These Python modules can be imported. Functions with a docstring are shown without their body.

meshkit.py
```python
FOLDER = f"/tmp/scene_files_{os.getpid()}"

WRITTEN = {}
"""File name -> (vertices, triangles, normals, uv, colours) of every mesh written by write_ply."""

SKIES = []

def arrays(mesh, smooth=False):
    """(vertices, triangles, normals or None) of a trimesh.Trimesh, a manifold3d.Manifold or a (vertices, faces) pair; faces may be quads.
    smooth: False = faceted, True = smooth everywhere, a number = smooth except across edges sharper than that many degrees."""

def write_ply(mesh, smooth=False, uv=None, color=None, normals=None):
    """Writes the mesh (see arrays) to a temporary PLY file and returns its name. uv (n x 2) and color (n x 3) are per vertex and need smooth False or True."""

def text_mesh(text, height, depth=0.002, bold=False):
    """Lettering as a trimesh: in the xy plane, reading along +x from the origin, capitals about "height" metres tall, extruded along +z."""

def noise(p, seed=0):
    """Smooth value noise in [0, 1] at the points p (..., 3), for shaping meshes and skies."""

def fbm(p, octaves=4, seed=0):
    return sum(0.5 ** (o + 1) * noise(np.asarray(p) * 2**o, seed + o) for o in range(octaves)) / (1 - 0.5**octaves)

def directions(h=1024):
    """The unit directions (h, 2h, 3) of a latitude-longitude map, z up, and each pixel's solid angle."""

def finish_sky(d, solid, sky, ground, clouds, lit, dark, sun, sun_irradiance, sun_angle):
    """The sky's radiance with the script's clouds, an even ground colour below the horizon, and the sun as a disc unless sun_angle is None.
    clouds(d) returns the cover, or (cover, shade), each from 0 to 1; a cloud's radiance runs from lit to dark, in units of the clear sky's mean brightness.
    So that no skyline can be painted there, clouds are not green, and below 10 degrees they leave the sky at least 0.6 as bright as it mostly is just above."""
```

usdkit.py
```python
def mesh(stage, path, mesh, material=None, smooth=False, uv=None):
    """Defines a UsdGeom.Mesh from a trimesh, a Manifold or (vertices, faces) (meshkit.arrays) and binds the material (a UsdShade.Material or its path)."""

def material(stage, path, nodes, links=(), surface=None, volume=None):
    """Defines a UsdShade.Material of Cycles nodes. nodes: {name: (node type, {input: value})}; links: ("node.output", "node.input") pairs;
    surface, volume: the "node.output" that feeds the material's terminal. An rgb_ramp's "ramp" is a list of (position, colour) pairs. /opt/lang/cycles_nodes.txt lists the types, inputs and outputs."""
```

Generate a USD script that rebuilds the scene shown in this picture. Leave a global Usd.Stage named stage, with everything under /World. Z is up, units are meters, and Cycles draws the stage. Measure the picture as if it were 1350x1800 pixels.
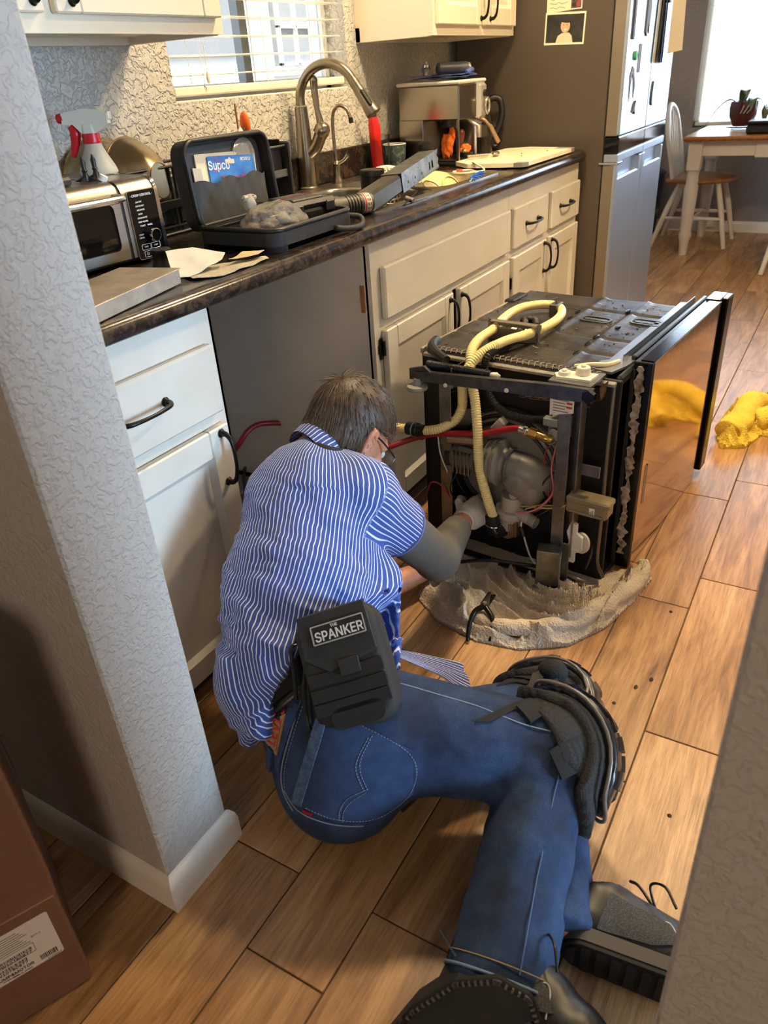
import math, random
import numpy as np, trimesh, manifold3d as m3, usdkit, meshkit
import shapely.geometry as sg, shapely.affinity as sa
from shapely.ops import unary_union
from pxr import Usd, UsdGeom, UsdLux, UsdShade, Gf, Sdf
stage = Usd.Stage.CreateInMemory()
UsdGeom.SetStageUpAxis(stage, 'Z'); UsdGeom.SetStageMetersPerUnit(stage, 1.0)
UsdGeom.Xform.Define(stage, '/World'); UsdGeom.Scope.Define(stage, '/World/Looks')
RNG = np.random.default_rng(7); random.seed(7)
V = np.array
# ---------------------------------------------------------------- camera (x along the counter, y towards the sink wall, z up)
CAM = V([-1.048, -1.035, 1.233]); PITCH, YAW, ROLL = map(math.radians, (30.33, 32.29, -4.09)); FPX = 1312.0
_f = V([math.cos(YAW)*math.cos(PITCH), math.sin(YAW)*math.cos(PITCH), -math.sin(PITCH)])
_r = np.cross(_f, [0, 0, 1]); _r /= np.linalg.norm(_r); _u = np.cross(_r, _f)
_R = math.cos(ROLL)*_r + math.sin(ROLL)*_u; _U = -math.sin(ROLL)*_r + math.cos(ROLL)*_u
cam = UsdGeom.Camera.Define(stage, '/World/camera')
cam.AddTransformOp().Set(Gf.Matrix4d(*[float(x) for x in (*_R, 0, *_U, 0, *(-_f), 0, *CAM, 1)]))
cam.CreateHorizontalApertureAttr(36.0); cam.CreateVerticalApertureAttr(48.0)
cam.CreateFocalLengthAttr(36.0*FPX/1350); cam.CreateFStopAttr(9.0); cam.CreateFocusDistanceAttr(1.75)
cam.CreateClippingRangeAttr(Gf.Vec2f(.05, 500)); cam.CreateExposureAttr(0.0)
# ---------------------------------------------------------------- daylight
def light(kind, name, color, intensity, pos=None, to=None, **kw):
    L = getattr(UsdLux, kind).Define(stage, '/World/'+name); L.CreateColorAttr(Gf.Vec3f(*color)); L.CreateIntensityAttr(intensity)
    if pos is not None:
        z = V(pos, float)-V(to, float); z /= np.linalg.norm(z); x = np.cross([0, 0, 1] if abs(z[2]) < .99 else [0, 1, 0], z); x /= np.linalg.norm(x); y = np.cross(z, x)
        L.AddTransformOp().Set(Gf.Matrix4d(*[float(k) for k in (*x, 0, *y, 0, *z, 0, *pos, 1)]))
    for k, v in kw.items(): getattr(L, 'Create%sAttr' % k)(v)
    return L
dome = light('DomeLight', 'sky_light', (.74, .86, 1.0), .8)
sun = light('DistantLight', 'sun_light', (1, .95, .86), 36000.0, pos=(-3, -6, 8), to=(0, 0, 0), Angle=.6)
light('RectLight', 'dining_window_light', (.66, .82, 1.0), 10.0, pos=(5.80, -.85, 1.5), to=(0, -.85, 1.2), Width=2.1, Height=1.5)
light('RectLight', 'patio_door_light', (.48, .72, 1.0), 84.0, pos=(.25, -7.45, 1.10), to=(-.1, 0, .8), Width=1.8, Height=1.6)
light('DiskLight', 'ceiling_lamp_light', (1.0, .76, .44), 270.0, pos=(1.16, -.24, 2.395), to=(1.16, -.24, 0), Radius=.13)
light('DiskLight', 'second_lamp_light', (1.0, .72, .38), 330.0, pos=(1.75, -1.32, 2.395), to=(1.75, -1.32, 0), Radius=.13)
light('RectLight', 'hall_window_light', (1.0, .72, .42), 9.0, pos=(-3.45, -1.7, 1.15), to=(0, -1.2, .8), Width=.9, Height=1.0)
# ---------------------------------------------------------------- prims
_used = {}
def numbered(parent, name):
    k = (str(parent), name); n = _used.get(k, 0); _used[k] = n+1
    return name if n == 0 else '%s_%03d' % (name, n)
def say(p, label=None, cat=None, group=None, kind=None):
    for k, v in (('label', label), ('category', cat), ('group', group), ('kind', kind)):
        if v: p.SetCustomDataByKey(k, v)
    return p
def thing(name, label=None, cat=None, loc=(0, 0, 0), rz=0, group=None, kind=None, rot=None):
    x = UsdGeom.Xform.Define(stage, '/World/'+numbered('/World', name)); x.AddTranslateOp().Set(Gf.Vec3d(*map(float, loc)))
    if rz: x.AddRotateZOp().Set(float(rz))
    if rot: x.AddRotateXYZOp().Set(Gf.Vec3f(*rot))
    return say(x.GetPrim(), label, cat, group, kind)
def path_of(o): return '/World' if o is None else str((o.GetPrim() if hasattr(o, 'GetPrim') else o).GetPath())
def part(o, name, mesh, mat, smooth=35, label=None, uv=None, kind=None):
    p = path_of(o)
    if isinstance(mesh, list): mesh = cat(mesh)
    return say(usdkit.mesh(stage, p+'/'+numbered(p, name), mesh, mat, smooth, uv).GetPrim(), label, kind=kind)
def solo(name, mesh, mat, label, category, group=None, kind=None, smooth=35, uv=None):
    return say(part(None, name, mesh, mat, smooth, uv=uv), label, category, group, kind)
def struct(name, mesh, mat, label=None, smooth=35): return say(part(None, name, mesh, mat, smooth), label, kind='structure')
# ---------------------------------------------------------------- shapes
def tm(v, f): return trimesh.Trimesh(np.asarray(v, float), np.asarray(f, int), process=False)
def man(m):
    if hasattr(m, 'to_mesh'): q = m.to_mesh(); return tm(q.vert_properties[:, :3], q.tri_verts)
    return m
def cat(ms): return trimesh.util.concatenate([man(m) for m in ms])
def box(lo, hi, b=.002):
    lo, hi = np.minimum(lo, hi).astype(float), np.maximum(lo, hi).astype(float); b = min(b, .45*(hi-lo).min())
    if b <= 0: return tm([[(lo, hi)[i][0], (lo, hi)[j][1], (lo, hi)[k][2]] for i in (0, 1) for j in (0, 1) for k in (0, 1)], [[0,1,3],[0,3,2],[4,6,7],[4,7,5],[0,4,5],[0,5,1],[2,3,7],[2,7,6],[0,2,6],[0,6,4],[1,5,7],[1,7,3]])
    p = []
    for s in np.ndindex(2, 2, 2):
        c = np.where(s, hi, lo); sg_ = np.where(s, -1, 1)
        for k in range(3):
            q = c+sg_*b; q[k] = c[k]; p.append(q)
    return hull(p)
def hull(p):
    m = trimesh.convex.convex_hull(np.asarray(p, float)); return tm(m.vertices, m.faces)
def T(m, R=None, t=(0, 0, 0), s=None):
    m = man(m).copy(); v = m.vertices
    if s is not None: v = v*V(s)
    if R is not None: v = v@np.asarray(R).T
    m.vertices = v+V(t, float); return m
def rx(d): c, s = math.cos(math.radians(d)), math.sin(math.radians(d)); return V([[1,0,0],[0,c,-s],[0,s,c]])
def ry(d): c, s = math.cos(math.radians(d)), math.sin(math.radians(d)); return V([[c,0,s],[0,1,0],[-s,0,c]])
def rz(d): c, s = math.cos(math.radians(d)), math.sin(math.radians(d)); return V([[c,-s,0],[s,c,0],[0,0,1]])
def basis(z, up=(0, 0, 1)):
    z = V(z, float)/np.linalg.norm(z); up = V(up, float)
    if abs(z@up)/np.linalg.norm(up) > .98: up = V([1., 0, 0]) if abs(z[0]) < .9 else V([0, 1., 0])
    x = np.cross(up, z); x /= np.linalg.norm(x); return np.stack([x, np.cross(z, x), z], 1)
def spline(p, n=8, closed=False):
    p = np.asarray(p, float); N = len(p); out = []
    if closed: q = np.vstack([p[-1], p, p[:2]])
    else: q = np.vstack([2*p[0]-p[1], p, 2*p[-1]-p[-2]])
    for i in range(N if closed else N-1):
        a, b, c, d = q[i:i+4]
        for t in np.arange(n)/n: out.append(.5*((2*b)+(c-a)*t+(2*a-5*b+4*c-d)*t*t+(3*b-a-3*c+d)*t**3))
    if not closed: out.append(p[-1])
    return V(out)
def tube(path, r, n=10, closed=False, caps=True):
    P = np.asarray(path, float); N = len(P); r = np.broadcast_to(r, (N,)).astype(float)
    t = (np.roll(P, -1, 0)-np.roll(P, 1, 0)) if closed else np.gradient(P, axis=0); t /= np.maximum(np.linalg.norm(t, axis=1, keepdims=True), 1e-9)
    u = basis(t[0])[:, 0]; rings = []; a = np.arange(n)*2*np.pi/n
    for i in range(N):
        u = u-(u@t[i])*t[i]; u /= max(np.linalg.norm(u), 1e-9); w = np.cross(t[i], u)
        rings.append(P[i]+r[i]*(np.cos(a)[:, None]*u+np.sin(a)[:, None]*w))
    v = np.vstack(rings); f = []
    for i in range(N if closed else N-1):
        j = (i+1) % N
        for k in range(n):
            l = (k+1) % n; f += [[i*n+k, i*n+l, j*n+l], [i*n+k, j*n+l, j*n+k]]
    if not closed and caps:
        c0 = len(v); v = np.vstack([v, P[0], P[-1]])
        for k in range(n): l = (k+1) % n; f += [[c0, l, k], [c0+1, (N-1)*n+k, (N-1)*n+l]]
    return tm(v, f)
def rope(pts, r, n=8, k=8, closed=False): return tube(spline(pts, k, closed), r, n, closed)
def corrugated(pts, r, pitch=.008, amp=.12, n=12, smooth_at=()):
    s = spline(pts, 24); d = np.r_[0, np.cumsum(np.linalg.norm(np.diff(s, axis=0), axis=1))]; m = max(int(d[-1]/pitch*4), 8); q = np.linspace(0, d[-1], m)
    P = np.stack([np.interp(q, d, s[:, k]) for k in range(3)], 1); a = np.full(m, amp)
    for lo, hi in smooth_at: a[(q/d[-1] > lo) & (q/d[-1] < hi)] = 0
    return tube(P, r*(1+a*np.cos(q/pitch*2*np.pi)), n)
def lathe(prof, n=28, R=None, t=(0, 0, 0)):
    pr = np.asarray(prof, float); a = np.arange(n)*2*np.pi/n; N = len(pr)
    v = np.stack([np.outer(pr[:, 0], np.cos(a)), np.outer(pr[:, 0], np.sin(a)), np.repeat(pr[:, 1:2], n, 1)], -1).reshape(-1, 3); f = []
    for i in range(N-1):
        for k in range(n):
            l = (k+1) % n; f += [[i*n+k, i*n+l, (i+1)*n+l], [i*n+k, (i+1)*n+l, (i+1)*n+k]]
    m = tm(v, f); m.merge_vertices(); m.update_faces(m.nondegenerate_faces()); return T(tm(m.vertices, m.faces), R, t)
def cyl(a, b, r, r2=None, n=24, bev=0):
    a, b = V(a, float), V(b, float); h = np.linalg.norm(b-a); r2 = r if r2 is None else r2; e = bev or min(.0012, .2*r, .2*h)
    return lathe([(0, 0), (r-e, 0), (r, e), (r2, h-e), (r2-e, h), (0, h)], n, basis(b-a), a)
def slab(poly, h, R=None, t=(0, 0, 0), bev=0):
    ms = [trimesh.creation.extrude_polygon(g, h, engine='earcut') for g in getattr(poly, 'geoms', [poly]) if g.area > 1e-10]
    return T(trimesh.util.concatenate(ms), R, t)
def rrect(w, h, r, c=(0, 0), q=4): return sa.translate(sg.box(-w/2+r, -h/2+r, w/2-r, h/2-r).buffer(r, quad_segs=q), *c)
XZ = V([[1, 0, 0], [0, 0, -1], [0, 1, 0.]])      # drawing (x, y) -> world x, z, thickness towards -y
def front(poly, y, d, bev=0): return slab(poly, d, XZ, (0, y, 0))     # face of a cabinet: outline in x,z, standing d proud of the plane y (towards -y)
def blob(c, r, n=3, amp=0, sc=8, seed=0):
    m = trimesh.creation.icosphere(n); v = np.array(m.vertices)
    if amp: v = v*(1+amp*(meshkit.fbm(v*sc/4+9, 3, seed)-.5)[:, None]*2)
    return tm(v*V(r)+V(c), m.faces)
def text(s, h, mat_R, t, d=.0006, bold=False):
    m = meshkit.text_mesh(s, h, d, bold); return T(m, mat_R, t)
# ---------------------------------------------------------------- materials
_mats = {}
def lin(c):
    c = V(c, float)/255; return tuple(np.where(c <= .04045, c/12.92, ((c+.055)/1.055)**2.4))
def pm(name, col, rough=.5, metal=0, var=None, vscale=6, stretch=(1, 1, 1), bump=None, bscale=80, bstretch=None, rand=0, ramp=(.35, .65), **kw):
    """principled material; col and var are sRGB 0-255; var = second colour mixed by noise; bump = (strength, distance)"""
    if name in _mats: return _mats[name]
    nodes = {'p': ('principled_bsdf', dict(base_color=lin(col), roughness=rough, metallic=metal, **{k: (lin(v) if k.endswith('color') or k.endswith('tint') else v) for k, v in kw.items()})), 'tc': ('texture_coordinate', {})}; links = []
    src = None
    if var is not None:
        nodes['mp'] = ('mapping', dict(scale=tuple(vscale*s for s in stretch))); nodes['n'] = ('noise_texture', dict(scale=1.0, detail=5, roughness=.6)); nodes['r'] = ('rgb_ramp', dict(ramp=[(ramp[0], lin(col)), (ramp[1], lin(var))]))
        links += [('tc.object', 'mp.vector'), ('mp.vector', 'n.vector'), ('n.fac', 'r.fac')]; src = 'r.color'
    if rand:
        nodes['oi'] = ('object_info', {}); nodes['mr'] = ('map_range', dict(from_min=0, from_max=1, to_min=1-rand, to_max=1+rand)); nodes['hs'] = ('hsv', dict(color=lin(col))); links += [('oi.random', 'mr.value'), ('mr.result', 'hs.value')]
        if src: links.append((src, 'hs.color'))
        src = 'hs.color'
    if src: links.append((src, 'p.base_color'))
    if bump:
        nodes['bm'] = ('mapping', dict(scale=tuple(bscale*s for s in (bstretch or (1, 1, 1))))); nodes['bn'] = ('noise_texture', dict(scale=1.0, detail=3)); nodes['b'] = ('bump', dict(strength=bump[0], distance=bump[1]))
        links += [('tc.object', 'bm.vector'), ('bm.vector', 'bn.vector'), ('bn.fac', 'b.height'), ('b.normal', 'p.normal')]
    _mats[name] = usdkit.material(stage, '/World/Looks/'+name, nodes, links, 'p.BSDF'); return _mats[name]
def wallpaint(name, col, scale=55, strength=.55, dist=.004, dst=.7):
    n = {'p': ('principled_bsdf', dict(base_color=lin(col), roughness=.55)), 'tc': ('texture_coordinate', {}), 'n': ('noise_texture', dict(scale=scale, detail=2.5, roughness=.55, distortion=dst)), 'r': ('rgb_ramp', dict(ramp=[(.44, (0, 0, 0)), (.56, (1, 1, 1))])), 'n2': ('noise_texture', dict(scale=scale*5, detail=2)), 'm': ('math', dict(math_type='multiply_add', value2=.18)), 'b': ('bump', dict(strength=strength, distance=dist))}
    return usdkit.material(stage, '/World/Looks/'+name, n, [('tc.object', 'n.vector'), ('tc.object', 'n2.vector'), ('n.fac', 'r.fac'), ('n2.fac', 'm.value1'), ('r.color', 'm.value3'), ('m.value', 'b.height'), ('b.normal', 'p.normal')], 'p.BSDF')
def emis(name, col, s): return usdkit.material(stage, '/World/Looks/'+name, {'e': ('emission', dict(color=lin(col), strength=s))}, [], 'e.emission')
def pane(name, tint=(1, 1, 1), rough=.02):
    return usdkit.material(stage, '/World/Looks/'+name, {'t': ('transparent_bsdf', dict(color=tint)), 'g': ('glossy_bsdf', dict(color=(1, 1, 1), roughness=rough)), 'f': ('layer_weight', dict(blend=.5)), 'q': ('math', dict(math_type='power', value2=4.0)), 'k': ('math', dict(math_type='multiply_add', value2=.6, value3=.04)), 'm': ('mix_closure', {})},
        [('f.facing', 'q.value1'), ('q.value', 'k.value1'), ('k.value', 'm.fac'), ('t.BSDF', 'm.closure1'), ('g.BSDF', 'm.closure2')], 'm.closure')
PAINT = wallpaint('taupe_wall_paint', (150, 141, 135)); PAINT2 = wallpaint('grey_wall_paint', (176, 168, 160), 85, .5, .0035); PAINT3 = wallpaint('knockdown_wall_paint', (194, 192, 186), 62, .8, .005)
WHITE = pm('white_cabinet_paint', (208, 203, 192), .38, var=(199, 193, 180), vscale=5, bump=(.12, .001), bscale=60)
TRIM = pm('white_trim_paint', (220, 212, 200), .4, bump=(.1, .001), bscale=40)
BLACKM = pm('black_iron', (22, 22, 23), .35, .6); BLACKP = pm('black_plastic', (20, 20, 21), .42); BLACKG = pm('gloss_black', (8, 8, 9), .08)
STEEL = pm('brushed_steel', (176, 170, 160), .3, 1.0, bump=(.06, .0005), bscale=300, bstretch=(1, 1, .05)); CHROME = pm('chrome', (205, 205, 205), .08, 1.0); NICKEL = pm('brushed_nickel', (158, 148, 132), .27, 1.0); GALV = pm('galvanised_steel', (150, 150, 146), .36, 1.0, var=(120, 120, 118), vscale=25)
GLASS = pm('clear_glass', (245, 248, 248), .02, transmission_weight=1.0, ior=1.45); PANE = pane('window_pane')
DARKGAP = pm('dark_gap', (14, 12, 10), .8)
# ================================================================ the setting
def wood_tile():
    nodes = {'tc': ('texture_coordinate', {}), 'oi': ('object_info', {}), 'cx': ('combine_xyz', {}), 'ml': ('math', dict(math_type='multiply', value2=37.0)), 'ad': ('vector_math', dict(math_type='add')),
        'm1': ('mapping', dict(scale=(2.2, 17, 1))), 'n1': ('noise_texture', dict(scale=1.0, detail=6, roughness=.62, distortion=1.1)), 'r1': ('rgb_ramp', dict(ramp=[(.26, lin((112, 78, 48))), (.42, lin((160, 118, 78))), (.56, lin((184, 141, 96))), (.74, lin((202, 162, 116)))])),
        'm2': ('mapping', dict(scale=(9, 150, 1))), 'n2': ('noise_texture', dict(scale=1.0, detail=4, roughness=.7)), 'r2': ('rgb_ramp', dict(ramp=[(.36, (.62, .60, .58)), (.55, (1, 1, 1))])),
        'mx': ('mix_color', dict(blend_type='multiply', fac=.75)), 'm3': ('mapping', dict(scale=(3.3, 6.5, 1))), 'vo': ('noise_texture', dict(scale=1.0, detail=2, roughness=.5)), 'rk': ('rgb_ramp', dict(ramp=[(.24, (.38, .34, .32)), (.31, (1, 1, 1))])), 'mk': ('mix_color', dict(blend_type='multiply', fac=.8)),
        'mr': ('map_range', dict(from_min=0, from_max=1, to_min=.80, to_max=1.14)), 'hs': ('hsv', {}), 'b': ('bump', dict(strength=.32, distance=.0016)), 'p': ('principled_bsdf', dict(roughness=.36))}
    links = [('oi.random', 'ml.value1'), ('ml.value', 'cx.x'), ('ml.value', 'cx.y'), ('tc.object', 'ad.vector1'), ('cx.vector', 'ad.vector2'), ('ad.vector', 'm1.vector'), ('m1.vector', 'n1.vector'), ('n1.fac', 'r1.fac'), ('ad.vector', 'm2.vector'), ('m2.vector', 'n2.vector'), ('n2.fac', 'r2.fac'),
        ('r1.color', 'mx.a'), ('r2.color', 'mx.b'), ('ad.vector', 'm3.vector'), ('m3.vector', 'vo.vector'), ('vo.fac', 'rk.fac'), ('mx.result', 'mk.a'), ('rk.color', 'mk.b'), ('oi.random', 'mr.value'), ('mk.result', 'hs.color'), ('mr.result', 'hs.value'), ('hs.color', 'p.base_color'), ('n2.fac', 'b.height'), ('b.normal', 'p.normal')]
    return usdkit.material(stage, '/World/Looks/wood_look_tile', nodes, links, 'p.BSDF')
WOODTILE = wood_tile(); GROUT = pm('grout', (84, 66, 48), .9)
floor = thing('floor', kind='structure')
part(floor, 'grout_bed', box((-3.5, -7.4, -.06), (6.4, .75, -.0025), 0), GROUT, False)
PW, PL = .1535, .6135; g = .0028
def in_view(c, m=260):
    d = c-CAM; z = d@_f
    return z > .1 and -m < 675+FPX*(d@_R)/z < 1350+m and -m < 900-FPX*(d@_U)/z < 1800+m
for k in range(-17, 12):
    y1 = -.878+PW*k; off = .17 if k % 2 == 0 else .02
    for i in range(-6, 11):
        x0 = off+PL*i; c = V([x0+PL/2, y1-PW/2, 0])
        if y1-PW > .68 or x0 < -3.4 or x0 > 6 or not any(in_view(c+V([dx, 0, 0])) for dx in (-.3, 0, .3)): continue
        z = RNG.uniform(-.0004, .0004)
        part(floor, 'plank', box((x0+g/2, y1-PW+g/2, -.012), (x0+PL-g/2, y1-g/2, z), .0012), WOODTILE, False)
# sink wall with the window opening
def wall_with_hole(poly, hole, R, t, d): return slab(poly.difference(hole) if hole is not None else poly, d, R, t)
WX0, WX1, WZ0, WZ1 = .655, 1.525, 1.20, 2.10
struct('wall_left', wall_with_hole(sg.box(-3.5, 0, 6.4, 2.44), sg.box(WX0, WZ0, WX1, WZ1), XZ, (0, .75, 0), .14), PAINT3, 'textured grey wall behind the sink counter')
YZ = V([[0, 0, 1], [1, 0, 0], [0, 1, 0.]])       # drawing (x, y) -> world y, z, thickness towards +x
struct('wall_far', wall_with_hole(sg.box(-7.3, 0, .62, 2.44), sg.box(-1.9, .74, .17, 2.1), YZ, (5.62, 0, 0), .14), PAINT, 'taupe wall of the dining nook around the bright window')
struct('wall_right', wall_with_hole(sg.box(-3.5, 0, 6.4, 2.44), sg.box(-.7, .25, 1.2, 1.95), XZ, (0, -7.2, 0), .14), PAINT)
struct('wall_back', wall_with_hole(sg.box(-7.3, 0, .7, 2.44), sg.box(-2.2, .6, -1.2, 1.7), YZ, (-3.4, 0, 0), .14), PAINT)
struct('wall_near_left', box((-.592, -.261, 0), (-.443, .62, 2.44), .004), PAINT2, 'near wall end with rough texture at the left edge of the picture')
struct('wall_near_right', box((-.592, -7.2, 0), (-.443, -1.031, 2.44), .004), PAINT2, 'blurred near wall corner at the right edge of the picture')
struct('ceiling', box((-3.5, -7.4, 2.44), (6.4, .76, 2.5), 0), pm('ceiling_paint', (214, 210, 202), .8))
bb = [(0, 0), (.013, 0), (.013, .055), (.010, .068), (.004, .078), (0, .08)]
def baseboard(p0, p1, nrm, ext0=0, ext1=0):
    p0, p1, nrm = V(p0, float), V(p1, float), V(nrm, float); d = (p1-p0)/np.linalg.norm(p1-p0); v = []
    for P, e in ((p0-0*d, -ext0), (p1, ext1)):
        for a, h in bb: v.append(np.r_[P+nrm*a+d*e*a/.013, h])
    n = len(bb); f = []
    for i in range(n):
        j = (i+1) % n; f += [[i, j, n+j], [i, n+j, n+i]]
    for i in range(1, n-1): f += [[0, i+1, i], [n, n+i, n+i+1]]
    m = tm(v, f); m.fix_normals(); return m
struct('baseboard_near_left', baseboard((-.592, .61), (-.592, -.261), (-1, 0), 0, .013), TRIM, 'white baseboard along the side of the near wall')
struct('baseboard_near_end', baseboard((-.592, -.261), (-.443, -.261), (0, -1), .013, .013), TRIM, 'short white baseboard across the end of the near wall')
struct('baseboard_far', baseboard((5.62, .61), (5.62, -3.2), (-1, 0)), TRIM, 'white baseboard under the dining window wall')
# ---- kitchen window: slider with horizontal blind
VIN = pm('white_vinyl', (226, 230, 232), .35)
w = thing('window_1', 'sliding kitchen window over the sink', kind='structure')
yw = .715
part(w, 'window_frame', [box((WX0, yw-.03, WZ0), (WX1, yw+.03, WZ0+.04)), box((WX0, yw-.03, WZ1-.04), (WX1, yw+.03, WZ1)), box((WX0, yw-.03, WZ0), (WX0+.03, yw+.03, WZ1)), box((WX1-.03, yw-.03, WZ0), (WX1, yw+.03, WZ1))], VIN)
part(w, 'meeting_rail', [box((1.05, yw-.035, WZ0+.03), (1.085, yw-.002, WZ1-.03)), box((1.09, yw+.002, WZ0+.03), (1.12, yw+.03, WZ1-.03))], pm('aluminium_rail', (120, 128, 132), .4, .5))
part(w, 'pane', box((WX0+.03, yw+.008, WZ0+.04), (1.10, yw+.012, WZ1-.04), 0), PANE, False); part(w, 'pane', box((1.07, yw-.018, WZ0+.04), (WX1-.03, yw-.014, WZ1-.04), 0), PANE, False)
part(w, 'sill', box((WX0, .612, WZ0-.02), (WX1, yw-.03, WZ0+.004)), TRIM)
SLAT = pm('white_blind_slat', (236, 230, 214), .4)
bl = thing('window_blind', 'white horizontal slat blind hanging in the kitchen window', 'window blind')
sl = tm(*[a for a in (lambda q: (q.vertices, q.faces))(slab(sg.Polygon([(-.024, 0), (-.012, .0016), (0, .0022), (.012, .0016), (.024, 0), (.024, .0016), (.012, .0034), (0, .004), (-.012, .0034), (-.024, .0016)]), WX1-WX0-.03, YZ, (WX0+.015, 0, 0)))])
for k in range(16):
    z = 1.262+.0465*k; part(bl, 'slat', T(sl, rx(-1), (0, .645, z)) if True else None, SLAT, 20)
part(bl, 'bottom_rail', box((WX0+.012, .62, 1.213), (WX1-.008, .67, 1.236), .004), SLAT)
for x in (.79, 1.08, 1.40):
    for y in (.621, .669): part(bl, 'ladder_cord', tube([(x, y, 1.22), (x, y, 2.05)], .0011, 5), SLAT)
part(bl, 'lift_cord', [tube(spline([(.795, .612, 2.0), (.80, .611, 1.6), (.797, .61, 1.27)]), .0012, 5), lathe([(0, 0), (.004, .002), (.006, .015), (.003, .03), (0, .031)], 10, None, (.797, .61, 1.24))], SLAT)
part(bl, 'head_rail', box((WX0+.01, .615, 2.03), (WX1-.01, .67, 2.075)), SLAT)
# ---- dining window, patio door, hall window
def simple_window(name, hole, plane, axis, mul, label=None):
    (a0, z0, a1, z1) = hole; w = thing(name, label, kind='structure')
    B = (lambda a, b, z, zz, d0, d1: box((plane+d0, a, z), (plane+d1, b, zz))) if axis == 'x' else (lambda a, b, z, zz, d0, d1: box((a, plane+d0, z), (b, plane+d1, zz)))
    part(w, 'window_frame', [B(a0, a1, z0, z0+.04, 0, .06), B(a0, a1, z1-.04, z1, 0, .06), B(a0, a0+.04, z0, z1, 0, .06), B(a1-.04, a1, z0, z1, 0, .06)]+[B(m-.02, m+.02, z0, z1, .01, .05) for m in mul], VIN)
    e = [a0+.03, *mul, a1-.03]
    for i in range(len(e)-1): part(w, 'pane', B(e[i], e[i+1], z0+.03, z1-.03, .028, .032), PANE, False)
    return w
simple_window('window_2', (-1.9, .74, .17, 2.1), 5.66, 'x', [-.86], 'bright dining nook window')
simple_window('window_3', (-2.2, .6, -1.2, 1.7), -3.36, 'x', [])
simple_window('window_4', (-.7, .25, 1.2, 1.95), -7.3, 'y', [.25])
bl2 = thing('window_blind', 'white slat blind hanging in the overexposed dining window', 'window blind')
for k in range(29): part(bl2, 'slat', T(slab(sg.Polygon([(-.024, 0), (0, .004), (.024, 0), (.024, .002), (0, .006), (-.024, .002)]), 2.02, XZ, (0, 0, 0)), rz(90) @ rx(0), (5.645, -1.875, .79+.0445*k)) if False else box((5.625, -1.88, .79+.0445*k), (5.655, .15, .7925+.0445*k), 0), SLAT, False)
for y in (.135, -.5, -1.2): part(bl2, 'ladder_cord', [tube([(x, y, .78), (x, y, 2.06)], .0022, 5) for x in (5.627, 5.653)], SLAT)
part(bl2, 'bottom_rail', box((5.62, -1.885, .752), (5.66, .155, .775)), SLAT)
# ---- what stands outside the kitchen window
STUC = pm('white_stucco', (225, 226, 224), .9, bump=(.3, .01), bscale=20); GREYW = pm('grey_siding', (120, 124, 128), .8)
hs = thing('neighbour_house', 'pale neighbouring house seen through the blind', 'house')
part(hs, 'wall', box((.2, 4.0, -.5), (12, 4.3, 4.5), 0), STUC, False); part(hs, 'shutter', box((5.55, 3.94, 1.36), (7.1, 4.0, 3.2), .01), GREYW); part(hs, 'side_wall', box((4.1, 3.95, 1.45), (5.0, 4.0, 3.4), .01), GREYW)
hw = part(hs, 'window', [box((5.5, 3.93, 1.28), (7.2, 3.99, 1.36)), *[box((5.55+.26*k, 3.90, 1.36), (5.575+.26*k, 3.94, 3.2)) for k in range(7)], *[box((5.55, 3.90, 1.36+.3*k), (7.1, 3.94, 1.385+.3*k)) for k in range(6)]], VIN)
part(hs, 'downspout', box((5.22, 3.9, -.5), (5.36, 4.0, 4.5), .02), pm('downspout_grey', (150, 158, 166), .5))
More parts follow.
